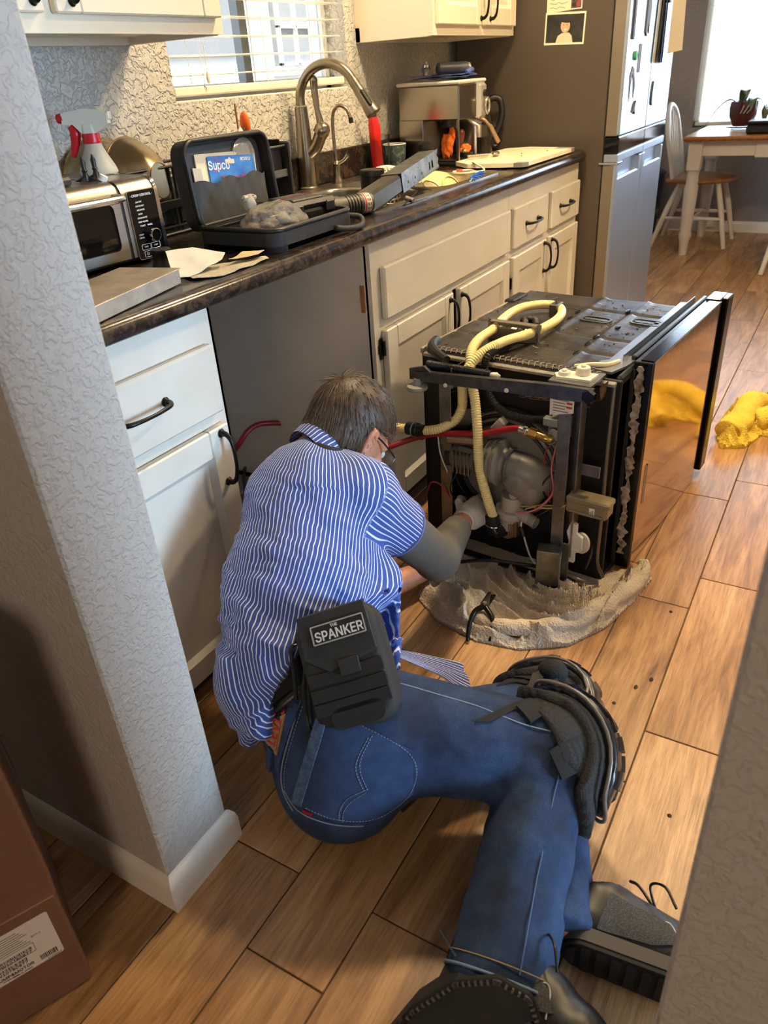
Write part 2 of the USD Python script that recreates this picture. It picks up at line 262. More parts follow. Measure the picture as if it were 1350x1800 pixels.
struct('yard_ground', box((-6, .9, -.6), (14, 14, -.5), 0), pm('yard_gravel', (170, 160, 145), .95))
# ---- ceiling lamp over the kitchen floor
lp = thing('ceiling_lamp', 'round flush ceiling lamp over the kitchen floor', 'ceiling lamp', loc=(1.16, -.24, 2.44))
part(lp, 'lamp_base', lathe([(0, 0), (.17, 0), (.17, -.03), (.16, -.035), (.155, -.02), (0, -.02)], 32), NICKEL)
lp3 = thing('ceiling_lamp', 'round flush ceiling lamp between the kitchen and the dining nook', 'ceiling lamp', loc=(1.75, -1.32, 2.44))
part(lp3, 'lamp_base', lathe([(0, 0), (.17, 0), (.17, -.03), (.16, -.035), (.155, -.02), (0, -.02)], 32), NICKEL)
struct('wall_galley', box((.28, -2.12, 0), (4.40, -2.0, 2.44), .004), PAINT)
# ================================================================ cabinets
def handle(x0, z0, x1, z1, y):
    """black arched pull with its feet on the plane y"""
    a, b = V([x0, y, z0]), V([x1, y, z1]); d = (b-a)/np.linalg.norm(b-a); o = V([0, -1., 0])
    p = [a, a+o*.014+d*.001, a+o*.024+d*.012, a+o*.029+(b-a)*.33, a+o*.030+(b-a)*.5, a+o*.029+(b-a)*.67, b+o*.024-d*.012, b+o*.014-d*.001, b]
    s = spline(p, 6); n = len(s); t = np.linspace(-1, 1, n)
    return cat([tube(s, .0042+.0022*np.abs(t)**3-.0006*np.cos(t*np.pi), 10), cyl(a, a+o*.006, .0095, .007, 14), cyl(b, b+o*.006, .0095, .007, 14)])
def frame_poly(x0, z0, x1, z1, w): return sg.box(x0, z0, x1, z1).difference(sg.box(x0+w, z0+w, x1-w, z1-w))
def door_mesh(x0, z0, x1, z1, y, w=.058, d=.019):
    fr_ = box((x0, y-d, z0), (x1, y-d+.004, z1)); ms = []
    e = .003
    for lo, hi in (((x0, z0), (x0+w, z1)), ((x1-w, z0), (x1, z1)), ((x0+w-.0005, z0), (x1-w+.0005, z0+w)), ((x0+w-.0005, z1-w), (x1-w+.0005, z1))): ms.append(box((lo[0], y-d, lo[1]), (hi[0], y-.0005, hi[1]), e))
    k = .012; X0, X1, Z0, Z1 = x0+w, x1-w, z0+w, z1-w      # sloping moulding round the panel
    v = [(X0, y-d+.003, Z0), (X1, y-d+.003, Z0), (X1, y-d+.003, Z1), (X0, y-d+.003, Z1), (X0+k, y-.007, Z0+k), (X1-k, y-.007, Z0+k), (X1-k, y-.007, Z1-k), (X0+k, y-.007, Z1-k)]
    f = []
    for i in range(4): j = (i+1) % 4; f += [[i, j, 4+j], [i, 4+j, 4+i]]
    ms.append(tm(v, f)); return cat(ms), box((X0+.002, y-.0085, Z0+.002), (X1-.002, y-.002, Z1-.002), .001)
def add_door(t, x0, z0, x1, z1, y, h=None, w=.058, wood=None, hinge=None):
    m, p = door_mesh(x0, z0, x1, z1, y, w); d = part(t, 'door', m, wood or WHITE, 25); part(d, 'door_panel', p, wood or WHITE, 25)
    if h: part(d, 'handle', handle(*h, y-.019), BLACKM, 40, 'black arched pull')
    for hx, hz in hinge or (): part(d, 'hinge', [box((hx-.012, y-.006, hz-.03), (hx+.004, y-.001, hz+.03), .002), cyl((hx+.002, y-.008, hz-.02), (hx+.002, y-.008, hz+.02), .005), box((hx-.016, y-.004, hz-.012), (hx-.006, y, hz+.012), .001)], BLACKM, 30, 'small black hinge')
def add_drawer(t, x0, z0, x1, z1, y, h=None, name='drawer', wood=None):
    v = box((x0, y-.019, z0), (x1, y-.0005, z1), .0045); d = part(t, name, v, wood or WHITE, 25)
    if h: part(d, 'handle', handle(*h, y-.019), BLACKM, 40, 'black arched pull')
def base_cabinet(label, x0, x1, side_wall=True):
    t = thing('base_cabinet', label, 'cabinet')
    part(t, 'carcass', [box((x0, .012, .10), (x0+.016, .60, .874), 0), box((x1-.016, .012, .10), (x1, .60, .874), 0), box((x0, .58, .10), (x1, .598, .874), 0), box((x0, .012, .10), (x1, .60, .116), 0)], WHITE, False)
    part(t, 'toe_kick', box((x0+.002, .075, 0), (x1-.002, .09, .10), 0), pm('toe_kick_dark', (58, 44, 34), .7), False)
    return t
def face(t, x0, x1, opens): part(t, 'face_frame', front(sg.box(x0, .10, x1, .874).difference(unary_union([sg.box(*o) for o in opens])), .018, .018), WHITE, False)
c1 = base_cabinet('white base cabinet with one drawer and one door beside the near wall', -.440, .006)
face(c1, -.443, .006, [(-.40, .68, -.05, .79), (-.40, .13, -.05, .64)])
add_drawer(c1, -.425, .668, -.012, .806, 0, (-.275, .742, -.160, .742)); add_door(c1, -.425, .113, -.010, .641, 0, (-.040, .519, -.036, .627))
SHADEWOOD = pm('raw_wood_shim', (170, 112, 58), .7, var=(140, 88, 42), vscale=30)
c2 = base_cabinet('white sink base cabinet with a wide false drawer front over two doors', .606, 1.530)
face(c2, .606, 1.530, [(.66, .68, 1.50, .79), (.66, .13, 1.06, .64), (1.08, .13, 1.50, .64)])
part(c2, 'wood_shim', box((.601, .022, .695), (.606, .034, .765), .001), SHADEWOOD, label='bare brown wood shim')
add_drawer(c2, .646, .668, 1.513, .806, 0, name='false_drawer_front')
add_door(c2, .640, .113, 1.052, .641, 0, (1.024, .519, 1.026, .624), hinge=[(.634, .592), (.634, .19)]); add_door(c2, 1.100, .113, 1.510, .641, 0, (1.107, .513, 1.108, .621))
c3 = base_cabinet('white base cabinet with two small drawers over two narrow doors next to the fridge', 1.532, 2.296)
face(c3, 1.532, 2.296, [(1.56, .68, 1.88, .79), (1.95, .68, 2.26, .79), (1.56, .13, 1.88, .64), (1.95, .13, 2.26, .64)])
add_drawer(c3, 1.549, .668, 1.892, .806, 0, (1.657, .739, 1.773, .739)); add_drawer(c3, 1.937, .668, 2.276, .806, 0, (2.026, .741, 2.146, .741))
add_door(c3, 1.549, .113, 1.892, .641, 0, (1.858, .527, 1.858, .631), hinge=[(1.543, .55)]); add_door(c3, 1.937, .113, 2.276, .641, 0, (1.940, .523, 1.942, .629))
# wall cabinets
WHITE2 = pm('cream_upper_paint', (224, 214, 192), .36, bump=(.12, .001), bscale=60)
def wall_cabinet(label, x0, x1, zb, doors):
    t = thing('wall_cabinet', label, 'cabinet')
    part(t, 'carcass', [box((x0, .32, zb-.004), (x0+.018, .61, 2.1), .001), box((x1-.018, .32, zb-.004), (x1, .61, 2.1), .001), box((x0+.018, .32, zb+.012), (x1-.018, .61, zb+.026), 0), box((x0, .592, zb-.004), (x1, .61, zb+.04), 0), box((x0, .32, 2.08), (x1, .61, 2.1), 0)], WHITE2, False)
    part(t, 'face_frame', front(sg.box(x0-.001, zb-.002, x1+.001, 2.1).difference(unary_union([sg.box(d[0]+.03, zb+.06, d[1]-.03, 2.06) for d in doors])), .322, .018), WHITE2, False)
    for d in doors: add_door(t, d[0], zb+.028, d[1], 2.08, .305, d[2], wood=WHITE2, hinge=d[3] if len(d) > 3 else None)
wall_cabinet('cream wall cabinet left of the window, above the toaster oven', -.44, .529, 1.337, [(-.40, .035, (.012, 1.49, .013, 1.383)), (.060, .512, (.098, 1.49, .098, 1.384))])
wall_cabinet('cream wall cabinet right of the window, above the coffee machine', 1.591, 2.300, 1.337, [(1.606, 1.963, (1.941, 1.49, 1.941, 1.386)), (1.985, 2.282, (2.024, 1.49, 2.024, 1.386), ()), ][:2])
# alcove left by the dishwasher: back wall patch
ap = thing('wall_patch', 'broken white board and dark hole low in the empty dishwasher bay', 'wall board')
hp = sg.Polygon([(.12, .0), (.58, .0), (.58, .16), (.45, .20), (.33, .17), (.24, .23), (.20, .16), (.12, .18)])
part(ap, 'board', front(hp.difference(sg.Polygon([(.20, .03), (.27, .05), (.28, .12), (.23, .14), (.18, .09)])), .606, .008), pm('board_white', (196, 190, 178), .8), False); part(ap, 'hole', front(sg.box(.17, .02, .29, .15), .6075, .001), DARKGAP, False)
# ---- countertop
def laminate():
    n = {'tc': ('texture_coordinate', {}), 'n1': ('noise_texture', dict(scale=18, detail=7, roughness=.72, distortion=1.6)), 'r': ('rgb_ramp', dict(ramp=[(.36, lin((18, 16, 16))), (.50, lin((34, 29, 27))), (.58, lin((70, 54, 43))), (.66, lin((28, 26, 27))), (.76, lin((112, 88, 68)))])), 'n2': ('noise_texture', dict(scale=220, detail=2)), 'b': ('bump', dict(strength=.05, distance=.0006)), 'p': ('principled_bsdf', dict(roughness=.2))}
    return usdkit.material(stage, '/World/Looks/dark_stone_laminate', n, [('tc.object', 'n1.vector'), ('n1.fac', 'r.fac'), ('r.color', 'p.base_color'), ('tc.object', 'n2.vector'), ('n2.fac', 'b.height'), ('b.normal', 'p.normal')], 'p.BSDF')
LAM = laminate(); CT = .914
SK = (.80, .085, 1.60, .545)     # sink cut-out in x,y
ct = thing('countertop', 'dark brown stone-look laminate countertop with rolled front edge', 'countertop')
prof = sg.Polygon([(.003, .876), (-.022, .876), (-.030, .880), (-.034, .888), (-.035, .897), (-.032, .907), (-.024, .913), (-.012, .9145), (.004, .914)])
XX = V([[0, 0, 1], [1, 0, 0], [0, 1, 0.]])
end = V([2.325, -.002])
top = sg.box(-.443, .003, 2.325, .608).difference(sg.box(SK[0], SK[1], SK[2], SK[3]).buffer(.0))
m = slab(top, .038, None, (0, 0, .876))
part(ct, 'counter_slab', m, LAM, False)
er = T(slab(sa.translate(prof, 0, 0), 2.765-.06, XX, (-.443, 0, 0)))
cr = []                                        # rounded far corner: the edge profile swept round a quarter turn
N = 10; pp = V(prof.exterior.coords)[:-1]; vv = []
for i in range(N+1):
    a = math.pi/2*i/N; c0 = V([2.262, .063])
    for (yy, zz) in pp: r = .063-yy; vv.append((c0[0]+r*math.sin(a), c0[1]-r*math.cos(a), zz))
ff = []; n_ = len(pp)
for i in range(N):
    for k in range(n_): l = (k+1) % n_; ff += [[i*n_+k, (i+1)*n_+l, i*n_+l], [i*n_+k, (i+1)*n_+k, (i+1)*n_+l]]
part(ct, 'rolled_edge', [er, tm(vv, ff)], LAM, 50)
part(ct, 'backsplash', box((-.443, .588, CT), (2.325, .608, CT+.10), .004), LAM)
part(ct, 'underside_strip', box((-.443, -.002, .870), (2.30, .02, .876), 0), WHITE, False)
# ---- sink
def loop_ring(outer, inner, z0, z1):
    a, b = V(outer.exterior.coords)[:-1], V(inner.exterior.coords)[:-1]; return a, b
sk = thing('kitchen_sink', 'stainless double bowl sink set into the counter', 'sink')
def bowl(x0, y0, x1, y1, d, r=.06):
    ms = []; rings = []
    for z, o in ((CT+.003, .012), (CT+.004, .004), (CT+.001, 0), (CT-.01, -.003), (CT-d+.03, -.012), (CT-d+.008, -.022), (CT-d, -.045)):
        p = rrect(x1-x0+2*o, y1-y0+2*o, r+o*.8, ((x0+x1)/2, (y0+y1)/2), 5); q = V(p.exterior.coords)[:-1]; rings.append(np.c_[q, np.full(len(q), z)])
    n = len(rings[0]); v = np.vstack(rings+[[[(x0+x1)/2, (y0+y1)/2, CT-d-.004]]]); f = []
    for i in range(len(rings)-1):
        for k in range(n): l = (k+1) % n; f += [[i*n+k, (i+1)*n+k, (i+1)*n+l], [i*n+k, (i+1)*n+l, i*n+l]]
    for k in range(n): f.append([(len(rings)-1)*n+k, len(v)-1, (len(rings)-1)*n+(k+1) % n])
    m = tm(v, f); return m
b1, b2 = (.795, .095, 1.185, .475), (1.225, .095, 1.585, .475)
rim = rrect(.86, .52, .05, (1.19, .315)).difference(unary_union([rrect(b[2]-b[0]+.02, b[3]-b[1]+.02, .065, ((b[0]+b[2])/2, (b[1]+b[3])/2), 5) for b in (b1, b2)]))
part(sk, 'rim', slab(rim, .004, None, (0, 0, CT)), STEEL, False)
for b in (b1, b2):
    q = part(sk, 'basin', bowl(*b, .19), STEEL, 60); part(q, 'drain', lathe([(.0, 0), (.02, .001), (.038, .004), (.042, .001)], 20, None, ((b[0]+b[2])/2, (b[1]+b[3])/2, CT-.194)), CHROME)
# ---- main faucet
fa = thing('faucet', 'tall brushed nickel pull-down gooseneck faucet', 'faucet')
fx, fy = 1.160, .565
part(fa, 'base_ring', lathe([(0, 0), (.034, 0), (.034, .004), (.030, .008), (0, .008)], 28, None, (fx, fy, CT+.004)), NICKEL)
part(fa, 'body', lathe([(0, 0), (.029, 0), (.0285, .05), (.027, .10), (.0235, .16), (.0205, .21), (.020, .225), (0, .225)], 28, None, (fx, fy, CT+.012)), NICKEL)
R1 = .10; dirn = V([.16, -.99, 0]); dirn /= np.linalg.norm(dirn); z0 = CT+.237; zt = CT+.258
neck = [V([fx, fy, z0]), V([fx, fy, z0+.012]), V([fx, fy, zt])]+[V([fx, fy, zt])+dirn*R1*(1-math.cos(a))+V([0, 0, R1*math.sin(a)]) for a in np.linspace(.2, 2.62, 12)]
part(fa, 'neck', tube(spline(neck, 6), .0148, 18), NICKEL, 60); part(fa, 'neck_collar', lathe([(0, 0), (.0205, 0), (.0205, .012), (.0165, .016), (0, .016)], 24, None, (fx, fy, CT+.233)), NICKEL)
e0 = spline(neck, 6)[-1]; ed = spline(neck, 6)[-1]-spline(neck, 6)[-3]; ed /= np.linalg.norm(ed)
Rs = basis(ed)
sh = part(fa, 'spray_head', lathe([(0, 0), (.0155, 0), (.0165, .012), (.0155, .02), (.0165, .03), (.020, .075), (.0245, .105), (.024, .112), (0, .112)], 24, Rs, e0), NICKEL)
part(sh, 'spray_button', T(box((-.009, -.006, .03), (.009, .006, .085), .004), Rs, e0+Rs@V([0, 0, 0])+V([-.012, -.017, 0])), BLACKP)
hv = V([fx, fy, CT+.10]); hd = V([.25, -.97, .0]); hd /= np.linalg.norm(hd)
part(fa, 'valve_arm', rope([hv, hv+hd*.035+V([0, 0, .025]), hv+hd*.06+V([0, 0, .065])], [.021]*17 if False else .0205, 16, 8), NICKEL, 60)
part(fa, 'valve_cap', lathe([(0, -.012), (.024, -.012), (.026, 0), (.023, .014), (.014, .024), (0, .028)], 22, basis(hd*.6+V([0, 0, .8])), hv+hd*.064+V([0, 0, .075])), NICKEL, 60)
h0 = hv+hd*.062+V([0, 0, .095]); hp_ = spline([h0, h0+V([-.004, .006, .045]), h0+V([.0, .012, .095]), h0+V([-.002, .010, .135])], 8)
part(fa, 'lever', tube(hp_, np.interp(np.linspace(0, 1, len(hp_)), [0, .3, .75, .92, 1], [.012, .0085, .012, .013, .006]), 14), NICKEL, 60)
# ---- filtered water tap
ft = thing('filter_tap', 'small brushed nickel filtered-water tap behind the sink', 'tap')
tx, ty = 1.29, .535
part(ft, 'base', lathe([(0, 0), (.02, 0), (.019, .01), (.013, .02), (.012, .055), (.013, .06), (.008, .07), (0, .07)], 20, None, (tx, ty, CT+.004)), NICKEL)
part(ft, 'spout', rope([(tx, ty, CT+.07), (tx, ty, CT+.20), (tx+.006, ty-.022, CT+.238), (tx+.012, ty-.05, CT+.228), (tx+.015, ty-.062, CT+.20)], .0058, 10), NICKEL, 60)
part(ft, 'nozzle', cyl((tx+.015, ty-.062, CT+.203), (tx+.0155, ty-.064, CT+.186), .0075), BLACKP)
part(ft, 'lever', tube([(tx, ty, CT+.062), (tx+.004, ty-.03, CT+.075), (tx+.006, ty-.045, CT+.09)], [.006, .005, .006], 10), CHROME, 60)
# ================================================================ fridge
FS = pm('fridge_side_paint', (78, 69, 61), .38, bump=(.22, .0012), bscale=420); FD = pm('stainless_door', (178, 196, 222), .38, .85, bump=(.04, .0006), bscale=260, bstretch=(1, 1, .03)); FDS = pm('door_edge_steel', (150, 140, 126), .35, .75)
fr = thing('refrigerator', 'tall stainless french-door refrigerator with dark taupe side', 'refrigerator')
X0, X1, YB, YD = 2.33, 3.155, -.085, -.148
part(fr, 'cabinet', box((X0, YB, .03), (X1, .57, 1.76), .004), FS); part(fr, 'base_grille', box((X0+.02, YB+.02, 0), (X1-.02, .5, .03), 0), BLACKP)
xm = 2.752
for a, b in ((X0, xm-.002), (xm+.002, X1)):
    d = part(fr, 'upper_door', box((a, YD, .958), (b, YB-.006, 1.755), .006), FD)
    part(d, 'door_edge', [box((a-.0008 if a == X0 else b-.002, YD+.012, .96), (a+.002 if a == X0 else b+.0008, YB-.007, 1.75), .0003)], FDS)
    part(d, 'black_handle_band', box((a-.001, YD-.001, .893), (b+.001, YB-.006, .957), .004), BLACKG, label='gloss black band with recessed grips'); part(d, 'silver_strip', box((a, YD-.001, .862), (b, YB-.006, .892), .003), FD)
    l = part(fr, 'lower_door', [box((a, YD, .06), (b, YB-.006, .80), .006), box((a, YD+.026, .79), (b, YB-.006, .855), .003), box((a, YD, .79), (a+.03 if a == X0 else a+.05, YB-.01, .855), .003), box((b-.05 if a == X0 else b-.03, YD, .79), (b, YB-.01, .855), .003)], FD)
    part(l, 'door_edge', [box((a-.0008 if a == X0 else b-.002, YD+.012, .065), (a+.002 if a == X0 else b+.0008, YB-.007, .85), .0003)], FDS)
part(fr, 'hinge', box((X0-.004, YD-.006, .853), (X0+.06, YB+.012, .862), .002), CHROME); part(fr, 'gasket', box((X0+.004, YB-.006, .06), (X1-.004, YB, 1.75), 0), BLACKP, False)
# photos and papers: flat prints, at the place they hang
PAPER = pm('paper_white', (226, 222, 212), .8); CREAM = pm('paper_cream', (232, 220, 190), .8)
def on_side(y, z): return V([2.3292, y, z])
SIDE = V([[0, 0, -1], [-1, 0, 0], [0, 1, 0.]])   # drawing (right, up) as seen from the counter -> -y, z ; thickness towards -x
ph = thing('photo_print', 'bordered snapshot of a smiling child in a dark hat on the fridge side', 'photograph', loc=(2.3293, .101, 1.344), rot=(2.2, 0, 0))
C_ = lambda pts: sg.Polygon(pts)
part(ph, 'border', slab(rrect(.162, .108, .001), .0006, SIDE), pm('photo_border', (236, 228, 204), .5), False)
part(ph, 'print', slab(rrect(.150, .094, .0005), .0003, SIDE, (-.0006, 0, 0)), pm('photo_dark', (52, 54, 50), .45, var=(26, 28, 30), vscale=25), False)
def pr(name, poly, col, k): part(ph, name, slab(poly, .0002, SIDE, (-.0009-.0002*k, 0, 0)), pm('photo_'+name, col, .5), False)
pr('jumper', C_([(-.034, -.047), (-.026, -.024), (-.010, -.015), (.018, -.014), (.030, -.024), (.036, -.047)]), (214, 202, 180), 0); pr('face', sa.scale(sg.Point(.002, .008).buffer(.0185), 1, 1.22), (222, 168, 138), 1)
pr('hat_brim', sa.rotate(sa.scale(sg.Point(.003, .027).buffer(.028), 1.05, .30), -4), (38, 36, 44), 2); pr('hat', sa.scale(sg.Point(.004, .034).buffer(.017), 1, .6), (46, 42, 52), 3)
for q in (-.005, .009): part(ph, 'eye', slab(sg.Point(q, .012).buffer(.0018), .0002, SIDE, (-.0015, 0, 0)), BLACKP, False)
pr('smile', sa.scale(sg.Point(.002, -.003).buffer(.006), 1, .45), (245, 232, 222), 3)
nt = thing('note_sheet', 'cream handwritten note above the child photograph', 'note', loc=(2.3293, .115, 1.45))
part(nt, 'sheet', slab(sg.Polygon([(-.062, -.052), (.052, -.046), (.058, .06), (-.062, .06)]), .0005, SIDE), CREAM, False)
INK = pm('ink_grey', (120, 116, 110), .8)
part(nt, 'handwriting', [slab(sg.LineString([(-.05+.012*i, -.036+.014*j+.003*math.sin(i*2.3+j)) for i in range(6+(j*7) % 3)]).buffer(.0009), .0002, SIDE, (-.0005, 0, 0)) for j in range(6)], INK, False)
sp = thing('small_photo', 'tiny snapshot of people tucked over the note on the fridge side', 'photograph', loc=(2.3285, .060, 1.432))
part(sp, 'print', slab(rrect(.048, .056, .001), .0005, SIDE), pm('small_photo_border', (224, 218, 208), .5), False); part(sp, 'picture', slab(rrect(.040, .048, .001), .0002, SIDE, (-.0005, 0, 0)), pm('small_photo_dark', (120, 98, 84), .5, var=(40, 34, 40), vscale=90), False)
for q, cc in ((-.009, (40, 36, 40)), (.008, (160, 60, 50))): part(sp, 'figure', slab(sg.Point(q, -.012).buffer(.008).union(sg.Point(q, .002).buffer(.005)), .0002, SIDE, (-.0007, 0, 0)), pm('figure_%d' % cc[0], cc, .6), False)
def on_door(name, label, category, x, z, poly, col, th=.001, lift=.0, **kw):
    return solo(name, slab(poly, th, XZ, (x, YD-.0005-lift, z)), pm(name+'_%d_%d' % (int(x*100), int(z*100)), col, .6, **kw), label, category, smooth=False)
on_door('magnet_bottle_opener', 'thin dark magnet high on the left fridge door', 'magnet', 2.395, 1.36, sg.box(-.012, -.07, .012, .07), (40, 42, 48), .006)
on_door('fridge_magnet', 'round green magnet on the left fridge door', 'magnet', 2.458, 1.235, sg.Point(0, 0).buffer(.016), (40, 150, 60), .008)
on_door('photo_strip', 'narrow strip of dark little photos on the left fridge door', 'photograph', 2.535, 1.225, sg.box(-.022, -.05, .022, .05), (110, 84, 70), .001, var=(40, 34, 36), vscale=60)
on_door('paper_doll', 'dark cut-out paper figure pinned low on the left fridge door', 'paper cut-out', 2.455, 1.13, sg.Polygon([(-.035, -.055), (-.045, .04), (-.02, .07), (.01, .06), (.045, .0), (.03, -.045), (.012, .02), (-.015, .045), (-.025, .0)]), (72, 62, 58), .002)
on_door('hook_magnet', 'small dark ornament magnet under the paper figure', 'magnet', 2.505, 1.045, sg.Polygon([(-.02, -.012), (0, .02), (.022, .03), (.012, 0), (.02, -.02), (0, -.008)]), (60, 60, 62), .006)
on_door('dark_keys', 'bunch of dark keys hanging at the top of the left fridge door', 'keys', 2.60, 1.40, sg.Polygon([(-.02, -.085), (.0, -.10), (.016, -.05), (.03, -.09), (.04, .0), (.02, .06), (-.016, .05)]), (70, 70, 72), .005)
on_door('curved_pull', 'small dark hook low on the right fridge door', 'hook', 2.800, 1.085, sg.Polygon([(-.006, -.035), (.012, -.045), (.004, 0), (.014, .05), (.004, .05), (-.008, .005)]), (46, 46, 48), .006)
fl = thing('hanging_papers', 'sheaf of papers and folders clipped on the right fridge door', 'papers')
for i, (dx, w_, c_) in enumerate([(0, .13, (196, 202, 208)), (.03, .11, (60, 58, 56)), (.055, .10, (70, 110, 180)), (.075, .13, (216, 222, 230))]):
    part(fl, 'sheet', T(slab(sg.Polygon([(-w_/2, -.13), (w_/2, -.135), (w_/2-.01, .12), (-w_/2+.02, .12)]), .0015, XZ), rz(4*i), (2.80+dx, YD-.004-.006*i, 1.335)), pm('hanging_sheet_%d' % i, c_, .45), False)
part(fl, 'clip', cyl((2.84, YD-.002, 1.43), (2.84, YD-.035, 1.43), .012), BLACKP)
solo('calendar_page', T(slab(sg.Polygon([(-.10, -.10), (.09, -.085), (.07, .12), (-.10, .12)]), .0015, XZ), rz(-14) , (3.085, YD-.012, 1.33)), pm('calendar_cream', (226, 208, 160), .7), 'yellowish page curling past the right edge of the fridge', 'paper', smooth=False)
# ================================================================ dishwasher lying on its side, base towards the viewer
# own frame: a = away from the viewer (the machine's height), b = from the door into the machine, c = up
DO, DR = V([.745, -.695, 0]), -5.5
dwm = thing('dishwasher', 'dishwasher lying on its side with its pump and hoses exposed', 'dishwasher', loc=DO, rz=DR)
def dwp(a, b, c): return DO+rz(DR)@V([a, b, c])
def bumpy_pad():
    n = {'tc': ('texture_coordinate', {}), 'mp': ('mapping', dict(scale=(62, 34, 1))), 'v': ('voronoi_texture', dict(scale=1.0, randomness=.12, feature='distance_to_edge')), 'r': ('rgb_ramp', dict(ramp=[(.03, (0, 0, 0)), (.16, (1, 1, 1))])), 'n': ('noise_texture', dict(scale=14, detail=5)), 'r2': ('rgb_ramp', dict(ramp=[(.35, lin((30, 29, 28))), (.62, lin((58, 55, 51)))])), 'b': ('bump', dict(strength=.6, distance=.002)), 'p': ('principled_bsdf', dict(roughness=.33))}
    return usdkit.material(stage, '/World/Looks/bitumen_pad', n, [('tc.object', 'mp.vector'), ('mp.vector', 'v.vector'), ('v.distance', 'r.fac'), ('r.color', 'b.height'), ('tc.object', 'n.vector'), ('n.fac', 'r2.fac'), ('r2.color', 'p.base_color'), ('b.normal', 'p.normal')], 'p.BSDF')
PAD = bumpy_pad(); TUBB = pm('black_tub_sheet', (16, 16, 17), .6); DIRTY = pm('dusty_black', (26, 24, 22), .7, var=(52, 46, 38), vscale=30)
FLANGE = pm('pale_flange', (196, 190, 178), .4, .6, var=(150, 140, 126), vscale=20)
TC_ = .578
part(dwm, 'tub', [box((-.10, .04, .012), (-.088, .60, TC_), .002), box((-.10, .585, .012), (.555, .60, TC_), .004), box((-.10, .04, .0), (.555, .60, .016), .004), box((.54, .04, .012), (.555, .60, TC_), .004)], TUBB)
# top: quilted bitumen pad with low pillows, built as a height field
na, nb = 90, 76; aa = np.linspace(-.105, .555, na); bb_ = np.linspace(.085, .60, nb); A2, B2 = np.meshgrid(aa, bb_, indexing='ij')
hz = TC_+.006+.0035*(meshkit.fbm(np.stack([A2*9, B2*9, 0*A2], -1), 3)-.5)
for a0 in (.055, .175, .42): hz -= .004*np.exp(-((A2-a0-.05*(B2-.3))/.008)**2)
for b0 in (.20, .335): hz += .005*np.exp(-((B2-b0)/.010)**2)*(A2 > -.07)
e = np.minimum.reduce([A2+.105, .555-A2, B2-.085, .60-B2]); hz = np.where(e < .004, TC_-.004, hz)
gv = np.stack([A2, B2, hz], -1).reshape(-1, 3); gf = []
idx = np.arange(na*nb).reshape(na, nb); q0, q1, q2, q3 = idx[:-1, :-1].ravel(), idx[1:, :-1].ravel(), idx[1:, 1:].ravel(), idx[:-1, 1:].ravel()
gf = np.vstack([np.c_[q0, q1, q2], np.c_[q0, q2, q3]])
pad = part(dwm, 'sound_pad', tm(gv, gf), PAD, True)
for (a, b, ang) in ((.318, .272, -4), (.345, .135, -4)):
    o = rrect(.052, .092, .02); part(pad, 'stamped_ring', T(slab(o.difference(rrect(.038, .076, .014)), .006, None, (0, 0, 0)), rz(ang), (a, b, TC_+.004)), GALV, False)
    part(pad, 'stamped_plate', T(slab(rrect(.016, .07, .006), .003), rz(ang), (a, b, TC_+.006)), GALV, False)
for (a, b) in ((.02, .205), (.10, .207), (.165, .21), (.30, .345), (.365, .348), (.43, .22), (.27, .19)): part(pad, 'slot', T(lathe([(0, 0), (.007, 0), (.0065, .004), (0, .005)], 12), None, (a, b, TC_+.007), (2.6, 1, 1)), BLACKG, 40)
dr = np.random.default_rng(5); ms = []
for k in range(150):
    a, b = dr.uniform(-.09, .54), dr.uniform(.10, .585); r = dr.uniform(.0012, .0034); ms.append(T(trimesh.creation.icosphere(0), rz(dr.uniform(0, 90)), (a, b, TC_+.0075), (r*1.6, r, r*.6)))
part(pad, 'debris', ms, pm('debris_flakes', (92, 72, 50), .8), False, kind='stuff')
ms = [tube([(-.104, b, TC_+.006), (-.088, b+.006, TC_+.010), (-.078, b, TC_+.009)], .0013, 5) for b in np.linspace(.10, .57, 30)]+[rope([(-.098, .09+.012*i, TC_+.008+.0012*(i % 2)) for i in range(41)], .0016, 5, 3)]
part(pad, 'melted_edge', ms, pm('edge_glue', (150, 140, 124), .4), 40, kind='stuff')
part(dwm, 'tub_flange', [box((-.118, .05, TC_-.012), (-.10, .585, TC_-.002), .002), box((-.10, .594, TC_-.012), (.555, .606, TC_+.004), .002)], FLANGE)
part(dwm, 'corner_cap', [rope([(-.135, .50, TC_-.006), (-.115, .545, TC_+.004), (-.085, .575, TC_+.010), (-.04, .59, TC_+.010)], .013, 10), box((.40, .578, TC_-.005), (.50, .612, TC_+.012), .004)], BLACKP)
# ---- door with the mirror-dark steel skin
def mirror():
    n = {'tc': ('texture_coordinate', {}), 'n': ('noise_texture', dict(scale=3.0, detail=1)), 'b': ('bump', dict(strength=.02, distance=.01)), 'n2': ('noise_texture', dict(scale=60, detail=4)), 'r': ('map_range', dict(from_min=.3, from_max=.8, to_min=.05, to_max=.14)), 'p': ('principled_bsdf', dict(base_color=lin((205, 184, 160)), metallic=1.0))}
    return usdkit.material(stage, '/World/Looks/dark_mirror_steel', n, [('tc.object', 'n.vector'), ('n.fac', 'b.height'), ('tc.object', 'n2.vector'), ('n2.fac', 'r.value'), ('r.result', 'p.roughness'), ('b.normal', 'p.normal')], 'p.BSDF')
MIR = mirror(); DBLK = pm('door_black', (13, 13, 14), .22)
DA0, DA1, DH = -.005, .590, .598
dd = part(dwm, 'door', box((DA0, .0015, .004), (DA1, .047, DH-.001), .002), DBLK)
part(dd, 'door_skin', box((DA0+.012, -.001, .006), (DA1, .003, DH), .001), MIR, label='mirror-like dark steel door skin reflecting the floor')
